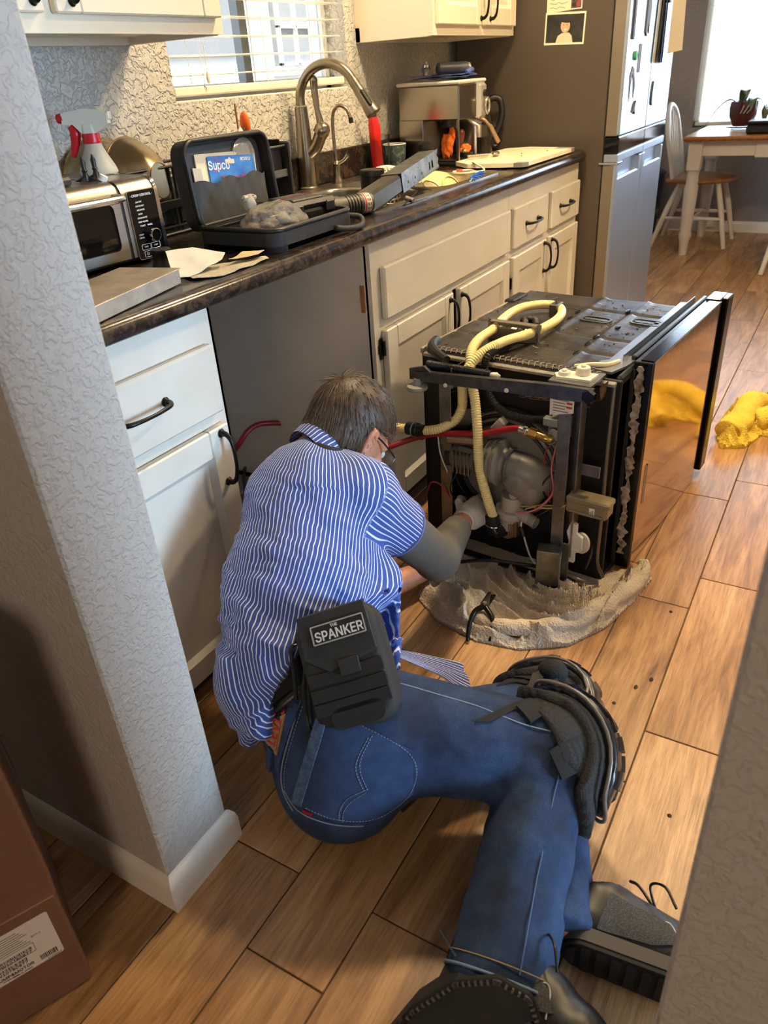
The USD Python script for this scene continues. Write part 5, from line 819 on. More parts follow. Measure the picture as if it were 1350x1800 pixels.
# ---- knee pads
RUBB = pm('pad_rubber', (24, 24, 25), .3); MESHF = pm('pad_mesh_fabric', (30, 30, 31), .8, bump=(.8, .003), bscale=260)
def knee_pad(F, k, h, a, buckle):
    fo = unit(k-(h+a)/2); dn = unit((a-k)-((a-k)@fo)*fo); rt = np.cross(dn, fo); R = np.stack([rt, -dn, fo], 1); o = k+fo*.14+dn*.01
    kp = part(man_, 'knee_pad', decal(F, sa.scale(sg.Point(0, 0).buffer(1), .070, .118), o, R, .001, .020, .012), MESHF, True)
    for yy in (.062, -.040): part(kp, 'strap', decal(F, sg.box(-.13, yy-.021, .13, yy+.021), k+fo*.13+rt*0, R, .0015, .003, .012), pm('strap_webbing', (18, 18, 19), .85), 40)
    side = -rt if (-rt)@(CAM-k) > rt@(CAM-k) else rt
    for yy, w_ in ((.055, .036), (-.036, .044)):
        f_ = unit(side*.9+fo*.45); R2 = np.stack([np.cross(-dn, f_), -dn, f_], 1); part(kp, 'strap', decal(F, sg.box(-.055, yy-w_/2, .075, yy+w_/2), k+f_*.12, R2, .004 if True else 0, .004, .010), pm('strap_webbing', (18, 18, 19), .85), 40)
    f_ = unit(side*.85+fo*.55); R2 = np.stack([np.cross(-dn, f_), -dn, f_], 1); sgn = 1 if (np.cross(-dn, f_)@fo) > 0 else -1; part(kp, 'side_panel', decal(F, sg.Polygon([(sgn*.085, .10), (sgn*.02, .09), (sgn*-.040, .045), (sgn*-.050, -.035), (sgn*-.005, -.11), (sgn*.085, -.118)]), k+f_*.12, R2, .002, .006, .010), MESHF, True)
    S_ = decal(F, sa.scale(sg.Point(0, 0).buffer(1), .054, .092), o, R, .020, .016, .010); sh_ = part(kp, 'shell', S_, RUBB, True)
    part(sh_, 'shell_rim', (lambda P2: tube((lambda S: S+F.grad(S)*.036)(F.onto(o+P2@R[:, :2].T, -fo)), .0035, 6, True))(V([(.060*math.cos(t), .096*math.sin(t)) for t in np.linspace(0, 2*np.pi, 40, endpoint=False)])), pm('pad_piping', (110, 104, 98), .25), True)
    for i, yy in enumerate((.062, .045, .028)): part(sh_, 'rib', decal(F, sa.translate(sg.Point(0, 0).buffer(.05-.004*i).difference(sa.translate(sg.Point(0, 0).buffer(.05-.004*i), 0, -.009)).intersection(sg.box(-.045, 0, .045, .06)), 0, yy-.045), o, R, .036, .005, .006), RUBB, 40)
    for xx, yy, s_ in ((-.018, .0, .006), (.012, -.004, .006), (-.025, -.03, .007), (.02, -.028, .007), (-.002, -.045, .008), (-.02, -.062, .007), (.018, -.06, .007), (.0, -.018, .006)): part(sh_, 'tread_block', decal(F, sg.box(xx-s_*1.3, yy-s_, xx+s_*1.3, yy+s_).difference(sg.box(xx-s_*.5, yy-s_*.4, xx+s_*.5, yy+s_*.4).buffer(0)) if False else sg.box(xx-s_*1.3, yy-s_, xx+s_*1.3, yy+s_), o, R, .036, .006, .006), pm('tread_grey', (58, 54, 50), .4), 40)
    if buckle:
        f_ = unit(V([-.45, .1, .85])); c_ = F.onto((k+f_*.10+fo*.03)[None])[0]+f_*.012; Rb = basis(f_, fo); bk_ = part(kp, 'buckle', T(slab(sg.Polygon([(-.024, -.026), (.024, -.026), (.03, .012), (.012, .03), (-.012, .03), (-.03, .012)]).difference(sg.box(-.016, -.018, .016, -.006)).difference(sg.Polygon([(-.012, .002), (.012, .002), (0, .02)])), .006), Rb, c_), pm('buckle_grey', (66, 62, 58), .4), 40); part(bk_, 'rivet', T(lathe([(0, 0), (.007, 0), (.006, .003), (0, .004)], 14), Rb, c_+Rb@V([.004, .024, .006])), CHROME)
        part(kp, 'knit_top', blob(c_+fo*.035+V([0, 0, .012]), (.026, .03, .022), 3), pm('knit_black', (22, 22, 22), .9, bump=(.6, .003), bscale=200, bstretch=(1, 1, .1)), True)
knee_pad(J, kR, hR, aR, False); knee_pad(J2, kL, hL, aL, True)
# ---- shoes: heel h, toe direction X, sole normal N (pointing out of the sole)
SHB = pm('shoe_black', (22, 22, 25), .42); SHM = pm('shoe_mesh', (34, 34, 36), .7, var=(70, 68, 66), vscale=500, ramp=(.45, .6)); SOLE = pm('shoe_sole', (12, 12, 13), .7); MID = pm('shoe_midsole', (66, 60, 54), .55)
def shoe(h, X, N, side, label):
    X = unit(X); N = unit(V(N)-(V(N)@X)*X); Y = np.cross(N, X); R = np.stack([X, Y, N], 1); P = lambda x, y, z: V(h)+R@V([x, y, z])
    F = Field(V(h)-.34, V(h)+.34, .006); up = -1
    F.cap(P(.045, 0, -.045), P(.20, 0, -.040), .041, .045, .02).cap(P(.20, 0, -.040), P(.262, .004, -.032), .045, .032, .02).cap(P(.035, 0, -.05), P(.04, 0, -.100), .040, .040, .02).cap(P(.06, 0, -.085), P(.15, 0, -.068), .040, .036, .02); F.cut(P(0, 0, -.020), N); F.cut(P(.04, 0, -.105), -N+R@V([-.35, 0, 0]))
    s_ = part(man_, 'shoe', F.mesh(5), SHB, True, label=label)
    fp = unary_union([sg.Point(.045, 0).buffer(.043), sg.Point(.205, .0).buffer(.050), sg.Point(.258, .006).buffer(.036), sg.Polygon([(.045, -.043), (.205, -.050), (.205, .050), (.045, .043)])]).buffer(.01).buffer(-.01)
    part(s_, 'midsole', T(slab(fp.buffer(.002), .020), R, P(0, 0, -.026)), MID, False); part(s_, 'outsole', T(slab(fp, .007), R, P(0, 0, -.006)), SOLE, False)
    part(s_, 'tread', [T(slab(sg.box(x-.007, -.036, x+.007, .036).intersection(fp.buffer(-.006)), .004), R, P(0, 0, .001)) for x in np.arange(.02, .28, .022)], SOLE, False, kind='stuff')
    part(s_, 'mesh_panel', decal(F, sg.Polygon([(.02, -.055), (.10, -.04), (.15, -.03), (.14, .02), (.06, .035), (.01, .03)]) if False else sg.Polygon([(.05, .03), (.13, .035), (.17, .05), (.15, .075), (.06, .09)]), P(0, side*.10, 0), np.stack([X, -N, side*Y], 1) if side > 0 else np.stack([X, -N, -Y], 1)@np.diag([1, 1, 1]), .001, .002, .008), SHM, 40)
    for off in (0, .03): part(s_, 'side_stripe', stitch(F, [(.09+off, .035), (.11+off, .075), (.125+off, .072), (.135+off, .04)], P(0, side*.10, 0), np.stack([X, -N, side*Y], 1), .0012, .001), pm('stripe_pale', (190, 190, 190), .4), True)
    lp_ = spline([P(.13, 0, -.108), P(.115, side*.02, -.135), P(.135, side*.045, -.128), P(.155, side*.05, -.098)], 6); part(s_, 'lace', [tube(lp_, .0022, 6)], BLACKP, True); part(s_, 'lace', tube(spline([P(.13, 0, -.108), P(.10, -side*.004, -.14), P(.085, -side*.016, -.15)], 6), .0026, 6), BLACKP, True)
    for i in range(4): part(s_, 'lace', rope([P(.10+.022*i, -.022, -.098+.006*i), P(.11+.022*i, 0, -.108+.008*i), P(.105+.022*i, .022, -.098+.006*i)], .0024, 6), BLACKP, True)
    part(s_, 'heel_loop', rope([P(.0, -.008, -.10), P(-.012, -.006, -.125), P(-.010, .004, -.14), P(.004, .006, -.128), P(.002, .008, -.10)], .0028, 6), BLACKP, True)
    return s_
shoe(V([-.385, -.875, .058]), (.10, -1, -.02), (-.93, -.08, -.12), 1, 'black trainer lying on its side, sole towards the viewer')
shoe(V([-.515, -.735, .055]), (-.12, -.96, .0), (-.80, .10, -.35), 1, 'black trainer half hidden behind the zip bag')
part(man_, 'sock', tube([aR+V([-.03, .01, .02]), aR+V([-.06, .015, .01])], [.042, .046], 18), pm('white_sock', (206, 198, 180), .9, bump=(.5, .002), bscale=120, bstretch=(1, 1, .1)), True)
# ================================================================ belt pouch
NYL = pm('black_nylon', (27, 26, 25), .75, var=(38, 36, 34), vscale=12, bump=(.4, .001), bscale=600); NYL2 = pm('black_nylon_dark', (19, 19, 19), .8)
po = thing('belt_pouch', 'black nylon belt pouch with a name patch on the repairman hip', 'pouch')
px_ = unit(.93*SX+.30*SY+.12*SZ); py = -.42*SX+.86*SY-.28*SZ; py = unit(py-(py@px_)*px_); pz = np.cross(px_, py); PR = np.stack([px_, py, pz], 1)*1.18; PC = V([-.258, -.447, .350])+unit(-.2*SX+.3*SY+.9*SZ)*.022
def pp_(x, y, z): return PC+PR@V([x, y, z])
part(po, 'body', T(hull(np.vstack([np.c_[V(rrect(w_, h_, r_).exterior.coords)[:-1], np.full(len(rrect(w_, h_, r_).exterior.coords)-1, z)] for w_, h_, r_, z in ((.118, .168, .03, -.034), (.126, .176, .032, -.026), (.126, .176, .032, .012), (.116, .166, .03, .022), (.10, .15, .026, .026))])), PR, PC), NYL, 40)
part(po, 'flap', T(hull(np.vstack([np.c_[V(q_), np.full(len(q_), z)] for q_, z in (([(-.052, .085), (.052, .085), (.054, .012), (-.02, -.004), (-.054, .020)], .026), ([(-.05, .083), (.05, .083), (.052, .014), (-.02, -.002), (-.052, .022)], .030))])), PR, PC), NYL, 40)
nm = part(po, 'name_patch', T(slab(rrect(.082, .030, .002), .003), PR, pp_(.006, .052, .029)), pm('patch_black', (20, 20, 20), .6), False); part(nm, 'patch_border', T(slab(rrect(.080, .028, .002).difference(rrect(.076, .024, .001)), .001), PR, pp_(.006, .052, .0318)), pm('patch_grey', (150, 146, 138), .6), False)
part(nm, 'patch_letters', T(meshkit.text_mesh('SPANKER', .0115, .001, True), PR, pp_(-.030, .0425, .0318), (1, 1.15, 1)), pm('patch_letters', (200, 196, 186), .6), False)
part(nm, 'patch_letters', T(meshkit.text_mesh('THE', .004, .001, True), PR, pp_(-.004, .0585, .0318)), pm('patch_letters', (200, 196, 186), .6), False)
for y in (-.008, -.030, -.050): part(po, 'webbing_strap', T(box((-.056, y-.010, .024), (.056, y+.008, .029), .001), PR, PC), NYL2, 40)
part(po, 'pull_tab', T(box((-.006, -.012, .029), (.024, .010, .033), .001), PR, PC), NYL, 40)
part(po, 'bottom_loop', T(slab(rrect(.078, .03, .014), .004), PR, pp_(.004, -.068, .025)), NYL2, 40)
part(po, 'zipper', rope([pp_(-.064, .07, -.005), pp_(-.0645, .0, -.004), pp_(-.060, -.07, -.005), pp_(-.03, -.089, -.005), pp_(.03, -.089, -.005), pp_(.06, -.07, -.005)], .003, 6), NYL2, True)
part(po, 'cord_pull', rope([pp_(-.066, .055, .004), pp_(-.075, .045, .01), pp_(-.078, .01, .012), pp_(-.083, -.025, .014)], .0038, 7), NYL2, True); part(po, 'cord_pull', [rope([pp_(-.06, .012, .014), pp_(-.068, -.02, .02), pp_(-.074, -.06, .016), pp_(-.072, -.075, .012)], .0034, 7), rope([pp_(-.056, .012, .014), pp_(-.06, -.02, .02), pp_(-.07, -.062, .016)], .0034, 7), blob(pp_(-.073, -.078, .012), (.008, .008, .008), 2, .3, 60), rope([pp_(-.073, -.08, .012), pp_(-.072, -.095, .010)], .004, 6)], NYL2, True)
part(po, 'zip_puller', tube([pp_(-.066, .052, .006)+.005*(px_*math.cos(t)+pz*math.sin(t)) for t in np.linspace(0, 2*np.pi, 14, endpoint=False)], .0012, 5, True), CHROME, True)
# ================================================================ things on the counter
def lat(nm, par, prof, mat, t, R=None, n=28, **k): return part(par, nm, lathe(prof, n, R, t), mat, 45, **k)
PRINTW = pm('print_white', (228, 228, 226), .6)
# ---- toaster oven
ov = thing('toaster_oven', 'stainless air fryer toaster oven with black control panel', 'toaster oven', loc=(.186, .262, CT), rz=-6)
OW, OD, OZ0, OZ1 = .44, .30, .014, .165; ox = -.083
def ovprof(g=0): return sg.Polygon([(g, OZ0)]+[(g+.032-.032*math.cos(a), OZ1-.032+.032*math.sin(a)-g) for a in np.linspace(0, math.pi/2, 7)]+[(OD, OZ1-g), (OD, OZ0)])
def along_x(poly, x0, x1): return T(slab(poly, x1-x0), XX, (x0, 0, 0))
part(ov, 'shell', along_x(ovprof(), -OW, ox-.012), STEEL, 30); part(ov, 'control_shell', along_x(ovprof(), ox-.004, 0), STEEL, 30); part(ov, 'trim_band', along_x(ovprof(.002), ox-.012, ox-.004), BLACKP, 30)
part(ov, 'end_cap', along_x(ovprof(-.002), -.004, .004), CHROME, 30); part(ov, 'base', box((-OW+.01, .02, .004), (-.005, OD-.02, OZ0), .002), BLACKP)
for x in (-OW+.04, -.03):
    for y in (.03, OD-.04): part(ov, 'foot', cyl((x, y, 0), (x, y, OZ0), .012), BLACKP)
dr_ = part(ov, 'door', front(rrect(.332, .120, .006, (-.268, .080)).difference(rrect(.296, .090, .012, (-.268, .081))), -.001, .010), STEEL, 30)
part(dr_, 'door_window', box((-.418, -.006, .034), (-.118, -.003, .128), .001), pm('oven_glass', (30, 26, 22), .05, transmission_weight=.55, ior=1.45), False)
part(ov, 'oven_cavity', box((-.418, -.0022, .034), (-.118, -.0008, .128), 0), pm('oven_dark', (24, 19, 15), .6, var=(74, 58, 38), vscale=14), False)
part(ov, 'wire_rack', [tube([(-.415, -.0032, .062), (-.122, -.0032, .062)], .0016, 6)]+[tube([(x, -.003, .062), (x, -.003, .066)], .0012, 5) for x in np.linspace(-.40, -.13, 12)], CHROME)
part(ov, 'crumb_tray', [front(sg.Polygon([(-.41, .036), (-.14, .036), (-.17, .052), (-.38, .052)]), -.0025, .0008), front(sg.Polygon([(-.14, .050), (-.125, .050), (-.122, .09), (-.135, .10)]), -.0026, .0008)], pm('tray_tan', (150, 126, 86), .4, .4), 30)
part(dr_, 'door_handle', rope([(-.42, -.012, .138), (-.42, -.035, .136), (-.268, -.04, .136), (-.118, -.035, .136), (-.118, -.012, .138)], .007, 10, 4), STEEL)
cpn = part(ov, 'control_panel', front(rrect(.070, .134, .005, (-.0415, .075)), -.0005, .003), BLACKG, 30); part(cpn, 'panel_rim', front(rrect(.0725, .1365, .006, (-.0415, .075)).difference(rrect(.070, .134, .005, (-.0415, .075))), -.0005, .0035), CHROME, 30)
def otext(s, h, x, z, b=False): m = meshkit.text_mesh(s, h, .0004, b); return T(m, XZ, (x-.5*m.bounds[1][0], -.0036, z))
part(cpn, 'panel_print', [otext('-CRISP CONTROL-', .0044, -.042, .131, True)]+[otext(s, .0030, -.052+dx, .119-.0078*i, True) for i, (s, dx) in enumerate((('AIR FRY', 0), ('AIR ROAST', .001), ('AIR BROIL', .002), ('BAKE', -.001), ('DEHYDRATE', .002), ('KEEP WARM', .002)))]+[otext('TOAST', .003, -.053, .0722, True), otext('BAGEL', .003, -.034, .0722, True), otext('START', .0028, -.061, .055), otext('PAUSE', .0028, -.061, .049)], PRINTW, False)
part(cpn, 'dial', lathe([(0, 0), (.0125, 0), (.0125, .012), (.0115, .015), (0, .015)], 28, rx(90), (-.034, -.0035, .053)), BLACKG, 40); part(cpn, 'dial_ring', lathe([(.0118, .0145), (.0132, .014), (.0132, .0), (.0138, .0), (.0138, .0155), (.0118, .0158)], 28, rx(90), (-.034, -.0035, .053)), CHROME, 40)
def btn(w, h, c_, lab, s): part(cpn, 'button', [front(rrect(w, h, .0025, c_).difference(rrect(w-.0016, h-.0016, .002, c_)), -.0035, .0006), *([otext(lab, s, c_[0], c_[1]-.4*s)] if lab else [front(sg.Point(*c_).buffer(.0028).difference(sg.Point(*c_).buffer(.0018)), -.0035, .0005)])], PRINTW, False)
btn(.0235, .012, (-.055, .031), 'TIME', .003); btn(.0235, .012, (-.030, .031), 'TEMP', .003); btn(.018, .0125, (-.054, .0165), '', 0); btn(.018, .0125, (-.031, .0165), '', 0)
# ---- spray bottle
sb = thing('spray_bottle', 'translucent white spray bottle with red trigger on the toaster oven', 'spray bottle', loc=(.205, .445, CT+.1655), rz=118)
FROST = pm('frosted_plastic', (206, 204, 192), .4, transmission_weight=.25, ior=1.35, bump=(.05, .001)); RED = pm('red_plastic', (196, 22, 36), .35); CREAMP = pm('cream_plastic', (216, 218, 206), .4)
lat('bottle', sb, [(0, 0), (.040, 0), (.042, .004), (.038, .016), (.026, .040), (.020, .055), (.0175, .066), (0, .066)], FROST, (0, 0, 0)); lat('collar', sb, [(0, 0), (.0185, 0), (.0195, .003), (.0185, .020), (0, .020)], RED, (0, 0, .062))
part(sb, 'sprayer_head', [hull(np.vstack([V(rrect(.034, .026, .01).exterior.coords)@V([[1, 0, 0], [0, 1, 0]])+V([0, 0, .082]), V(rrect(.030, .022, .008).exterior.coords)@V([[1, 0, 0], [0, 1, 0]])+V([0, 0, .10])])), T(slab(sg.Polygon([(-.045, -.012), (-.03, -.022), (-.012, -.03), (.012, -.03), (.03, -.010), (.052, -.008), (.050, .010), (.0, .016), (-.030, .012), (-.046, .004)]).buffer(.002), .020), V([[1, 0, 0], [0, 0, -1], [0, 1, 0.]]), (0, .010, .112))], CREAMP, 40)
part(sb, 'nozzle', cyl((.050, 0, .114), (.066, 0, .113), .011, .009), RED); part(sb, 'trigger', tube(spline([(.040, 0, .098), (.034, 0, .085), (.037, 0, .068), (.044, 0, .05), (.050, 0, .038)], 5), np.interp(np.linspace(0, 1, 21), [0, .3, .6, 1], [.008, .012, .009, .006]), 10), RED, 60); part(sb, 'cap_back', box((-.052, -.008, .106), (-.044, .008, .122), .002), CREAMP)
# ---- winged bits on the oven
for x, y, l in ((.075, .335, 'black winged plastic spike standing on the oven, nearer the left edge'), (.115, .350, 'black winged plastic spike on the oven beside a white cap')):
    w_ = thing('winged_spike', l, 'plastic spike', loc=(x, y, CT+.166)); lat('spike', w_, [(0, 0), (.006, 0), (.007, .008), (.0045, .016), (.0065, .019), (.0045, .022), (.0055, .036), (.001, .046), (0, .047)], BLACKP, (0, 0, .002), None, 12)
    for a in (20, 110, 200, 290): part(w_, 'wing', T(hull([(0, -.003, 0), (0, .003, 0), (.026, -.001, .002), (.026, .001, .002), (.02, .004, .004), (.004, 0, .012)]), rz(a)), BLACKP)
wcp = thing('bottle_cap', 'small white screw cap lying between the black spikes', 'bottle cap'); part(wcp, 'shell', cyl((.098, .316, CT+.166), (.102, .312, CT+.176), .009), CREAMP); part(wcp, 'rim', cyl((.0975, .3165, CT+.1655), (.0985, .3155, CT+.168), .0098), CREAMP)
solo('black_clip', box((-.02, .32, CT+.166), (.03, .35, CT+.182), .005), pm('clip_dark', (40, 40, 38), .4), 'dark rounded clip at the left end of the oven top', 'clip'); 
jb_ = thing('blue_jar', 'pale blue round lid peeping out behind the near wall', 'jar', loc=(.02, .43, CT+.166)); lat('jar', jb_, [(0, 0), (.03, 0), (.032, .03), (0, .03)], pm('jar_blue', (150, 196, 220), .3), (0, 0, 0)); lat('lid', jb_, [(0, .03), (.034, .03), (.034, .046), (.03, .05), (0, .05)], pm('lid_blue', (170, 206, 226), .3), (0, 0, 0))
# ---- dish rack with bowls
rk = thing('dish_rack', 'black wire dish rack behind the tool case', 'dish rack'); WB = pm('black_wire', (16, 16, 17), .35)
x0, x1, y0, y1 = .235, .915, .455, .575
for z in (CT+.018, CT+.075, CT+.155): part(rk, 'rail', tube(spline([(x0, y0, z), (x1-.5, y0, z), (x1, y0, z), (x1, y1, z), (x0, y1, z)], 1, True), .0035, 8, True), WB)
for x in (x0+.003, .425, .44, .70, x1-.003):
    for y in (y0, y1): part(rk, 'upright', tube([(x, y, CT+.001), (x, y, CT+.157)], .0032, 8), WB)
for x in np.linspace(.26, .89, 16): part(rk, 'cross_wire', tube([(x, y0, CT+.019), (x, y1, CT+.019)], .0018, 6), WB)
part(rk, 'middle_band', box((x0, y0-.004, CT+.060), (.70, y0-.001, CT+.080), .001), WB)
part(rk, 'side_panel', box((.905, .44, CT+.02), (.915, .575, CT+.168), .003), pm('panel_grey_black', (52, 53, 55), .45)); part(rk, 'side_shelf', [box((.80, .452, CT+.075), (.912, .456, CT+.095), .001), box((.80, .452, CT+.155), (.912, .456, CT+.160), .001)], pm('shelf_grey', (120, 122, 122), .35, .6))
tr_ = part(rk, 'drip_tray', box((x0-.01, y0-.02, CT), (.78, y1, CT+.008), .003), BLACKP)
BOWLS = pm('bowl_steel', (168, 152, 124), .28, 1.0, bump=(.05, .0006), bscale=120)
def mixing_bowl(r, h, c_, R, label):
    t = thing('mixing_bowl', label, 'bowl', group=None); p = [(0, 0), (r*.40, 0), (r*.42, .002), (r*.60, h*.20), (r*.80, h*.46), (r*.93, h*.74), (r, h), (r*1.03, h), (r*1.03, h-.003), (r*.97, h-.006), (r*.90, h*.74), (r*.77, h*.47), (r*.57, h*.23), (r*.40, .006), (0, .006)]
    part(t, 'bowl', lathe(p, 48, R, c_), BOWLS, 45); part(t, 'base_ring', lathe([(r*.395, -.0015), (r*.41, -.001), (r*.41, .002), (r*.395, .002)], 40, R, c_), BOWLS, 45)
mixing_bowl(.100, .085, (.392, .452, CT+.128), basis(V([-.12, .72, -.02]), (0, 0, 1)), 'larger steel mixing bowl leaning on its side in the rack, base showing')
mixing_bowl(.105, .07, (.315, .515, CT+.122), basis(V([.1, .8, .0]), (0, 0, 1)), 'steel bowl nested behind the larger leaning one')
TG = pm('tinted_glass', (120, 136, 132), .05, transmission_weight=.8, ior=1.3)
for i, (x, z, l) in enumerate(((.47, CT+.022, 'glass storage dish on the lower rack shelf'), (.47, CT+.082, 'glass storage dish on the upper rack shelf'))):
    t = thing('glass_dish', l, 'dish'); m = [hull(np.vstack([np.c_[V(rrect(.15+.03*k, .085+.02*k, .02, (x, .515)).exterior.coords), np.full(21 if False else len(rrect(.15, .085, .02).exterior.coords), z+.045*k)] for k in (0, 1)]))]; part(t, 'dish', m, TG, 40); part(t, 'rim', tube(np.c_[V(rrect(.184, .109, .025, (x, .515)).exterior.coords)[:-1], np.full(len(rrect(.18, .1, .025).exterior.coords)-1, z+.046)], .003, 6, True), TG, True)
cd = thing('utensil_caddy', 'black utensil caddy at the right end of the dish rack', 'utensil holder')
part(cd, 'caddy', [box((.775, .462, CT+.085), (.895, .465, CT+.158), .001), box((.775, .565, CT+.085), (.895, .568, CT+.185), .001), box((.775, .462, CT+.085), (.778, .568, CT+.175), .001), box((.892, .462, CT+.085), (.895, .568, CT+.175), .001), box((.775, .462, CT+.085), (.895, .568, CT+.088), .001)], BLACKP)
def utensil(name, label, c_, pts, r, mat, head=None, hm=None):
    t = thing(name, label, c_); part(t, 'handle', rope(pts, r, 8), mat, 60)
    if head is not None: part(t, 'head', head, hm or mat, 60)
    return t
ub = V([.80, .52, CT+.095])
utensil('spatula', 'orange silicone spatula standing in the caddy', 'spatula', [ub+V([.02, 0, 0]), ub+V([.022, .002, .07]), ub+V([.02, .0, .10])], .005, STEEL, blob(ub+V([.018, -.002, .128]), (.011, .016, .030), 3), pm('orange_silicone', (236, 104, 24), .4))
utensil('skewer', 'thin wooden stick standing in the caddy', 'stick', [ub+V([-.01, 0, 0]), ub+V([-.012, 0, .12]), ub+V([-.012, 0, .178])], .0028, pm('wood_stick', (150, 104, 60), .7))
for i, (dx, dy, cc, l) in enumerate(((-.025, .01, (196, 190, 178), 'pale spoon with its bowl up in the caddy, leftmost'), (-.01, -.012, (206, 202, 192), 'pale slotted spoon in the caddy beside the wooden stick'), (.005, -.005, (30, 30, 31), 'black serving spoon in the middle of the caddy'), (.018, .012, (40, 40, 42), 'black ladle at the right side of the caddy'))):
    p0 = ub+V([dx*.4, dy, 0]); p1 = ub+V([dx*1.4, dy, .07]); utensil('serving_spoon', l, 'spoon', [p0, p1], .004, pm('spoon_%d' % i, cc, .4), blob(p1+V([dx*.4, 0, .022]), (.014, .006, .028), 3))
# ---- soft tool case
FAB = pm('case_fabric', (31, 31, 33), .65, var=(42, 42, 44), vscale=14, bump=(.35, .002), bscale=40); FAB2 = pm('case_lining', (72, 73, 75), .7, bump=(.3, .002), bscale=30)
tc = thing('tool_case', 'open black soft tool case with a standing lid', 'tool case')
bx0, bx1, by0, by1 = .262, .575, .012, .245
def ring_tube(poly, z, r): c_ = V(poly.exterior.coords)[:-1]; return tube(np.c_[c_, np.full(len(c_), z)], r, 8, True)
bp_ = rrect(bx1-bx0, by1-by0, .035, ((bx0+bx1)/2, (by0+by1)/2), 6)
part(tc, 'base', [slab(bp_, .012, None, (0, 0, CT+.001)), slab(bp_.difference(bp_.buffer(-.012)), .042, None, (0, 0, CT+.002))], FAB, 40)
part(tc, 'zip_edge', ring_tube(bp_.buffer(-.004), CT+.045, .006), BLACKP, 60)
lw, lh = .300, .190; lp_ = rrect(lw, lh, .035, (0, lh/2), 6); LR = V([[1, 0, 0], [0, .10, -1], [0, 1, .10]])@np.eye(3); LR = np.stack([V([1, 0, 0.]), unit(V([0, .10, 1])), unit(V([0, -1, .10]))], 1); LO = V([.425, .262, CT+.030])
part(tc, 'lid', T(slab(lp_, .012), LR, LO-LR@V([0, 0, .012])), FAB, 40); part(tc, 'lid_rim', T(slab(lp_.difference(lp_.buffer(-.010)), .024), LR, LO), FAB, 40); part(tc, 'lid_zip', T(tube(np.c_[V(lp_.buffer(-.004).exterior.coords)[:-1], np.full(len(lp_.buffer(-.004).exterior.coords)-1, .025)], .006, 8, True), LR, LO), BLACKP, 60)
pv = []; nx = 24
for i in range(nx+1):
    for j in range(9): x = (i/nx-.5)*.272; y = .012+.098*j/8+(.006*math.sin(i*.8) if j == 8 else 0); pv.append((x, y*.92, .006+.026*(1-(2*i/nx-1)**6)*(.35+.65*(j/8))+.0012*math.sin(i*1.9+j)))
pf = [[i*9+j, (i+1)*9+j, (i+1)*9+j+1] for i in range(nx) for j in range(8)]+[[i*9+j, (i+1)*9+j+1, i*9+j+1] for i in range(nx) for j in range(8)]
part(tc, 'lid_pocket', T(tm(pv, pf), LR, LO), FAB2, True); part(tc, 'lid_lining', T(slab(lp_.buffer(-.014), .002), LR, LO), FAB2, False)
part(tc, 'carry_strap', rope([(.56, .03, CT+.03), (.578, .0, CT+.024), (.56, -.012, CT+.008), (.50, -.012, CT+.012), (.46, -.006, CT+.02)], .007, 8), FAB, True)
def lidthing(name, label, c_): return thing(name, label, c_)
def L_(m, z=0): return T(m, LR, LO+LR@V([0, 0, z]))
LZ = .005
e1 = lidthing('parts_envelope', 'crumpled pale envelope of papers in the lid pocket', 'envelope'); part(e1, 'paper', [L_(T(slab(sg.Polygon([(-.105, .05), (.10, .05), (.115, .150), (-.095, .160)]), .004), None, (0, 0, .003)))], CREAM, 30); part(e1, 'flap', [L_(T(slab(sg.Polygon([(-.118, .05), (-.088, .05), (-.085, .130), (-.112, .134)]), .003), None, (0, 0, .006)))], pm('envelope_grey', (190, 184, 170), .6), 30)
pf_ = lidthing('foil_packet', 'crinkled clear foil packet behind the blue card', 'packet'); fm = trimesh.creation.icosphere(3); fv = V(fm.vertices)*V([.042, .035, .006]); fv[:, 2] += .006*(meshkit.fbm(V(fm.vertices)*3+5, 3)-.5); part(pf_, 'packet', L_(T(tm(fv, fm.faces), rz(20), (.075, .145, .004))), pm('clear_foil', (176, 176, 172), .2, .3, bump=(.5, .003), bscale=90), 60)
bc = lidthing('parts_card', 'blue printed card marked Supco in the lid pocket', 'card'); part(bc, 'card', L_(T(slab(rrect(.165, .085, .005, (.012, .105)), .002), rz(-4), (0, 0, .0085))), pm('card_blue', (44, 108, 206), .35, var=(70, 140, 224), vscale=30), False)
def ct_(s, h, x, y, b=True): return L_(T(meshkit.text_mesh(s, h, .0004, b), rz(-4), (x, y+.026, .0106)))
part(bc, 'card_print', [ct_('Supco', .018, -.064, .098), ct_('RC0810', .007, .052, .106)], PRINTW, False); part(bc, 'card_red', [ct_("3 'N 1 RT", .016, -.028, .064), L_(T(slab(sa.scale(sg.Point(0, 0).buffer(.02), 1.35, .72).difference(sa.scale(sg.Point(0, 0).buffer(.0186), 1.35, .70)).intersection(sg.box(0, -.03, .04, .03)), .0004), None, (-.046, .132, .0106)))], pm('card_red', (220, 52, 66), .5), False); part(bc, 'hang_hole', L_(T(slab(sg.box(-.014, -.003, .014, .003).buffer(.002).union(sg.Point(0, .004).buffer(.005)), .0004), rz(-4), (.014, .134, .0106))), pm('hole_pale', (206, 206, 200), .6), False)
pb = thing('parts_bag', 'crumpled clear plastic bag of small parts lying in the tool case', 'plastic bag'); m = trimesh.creation.icosphere(4); v = V(m.vertices); n_ = meshkit.fbm(v*2.2+7, 4, 3)-.5; v = v*(1+.55*np.abs(n_)[:, None]*np.sign(n_)[:, None])*V([.082, .062, .040])+V([.365, .098, CT+.047]); v[:, 2] = np.maximum(v[:, 2], CT+.014)
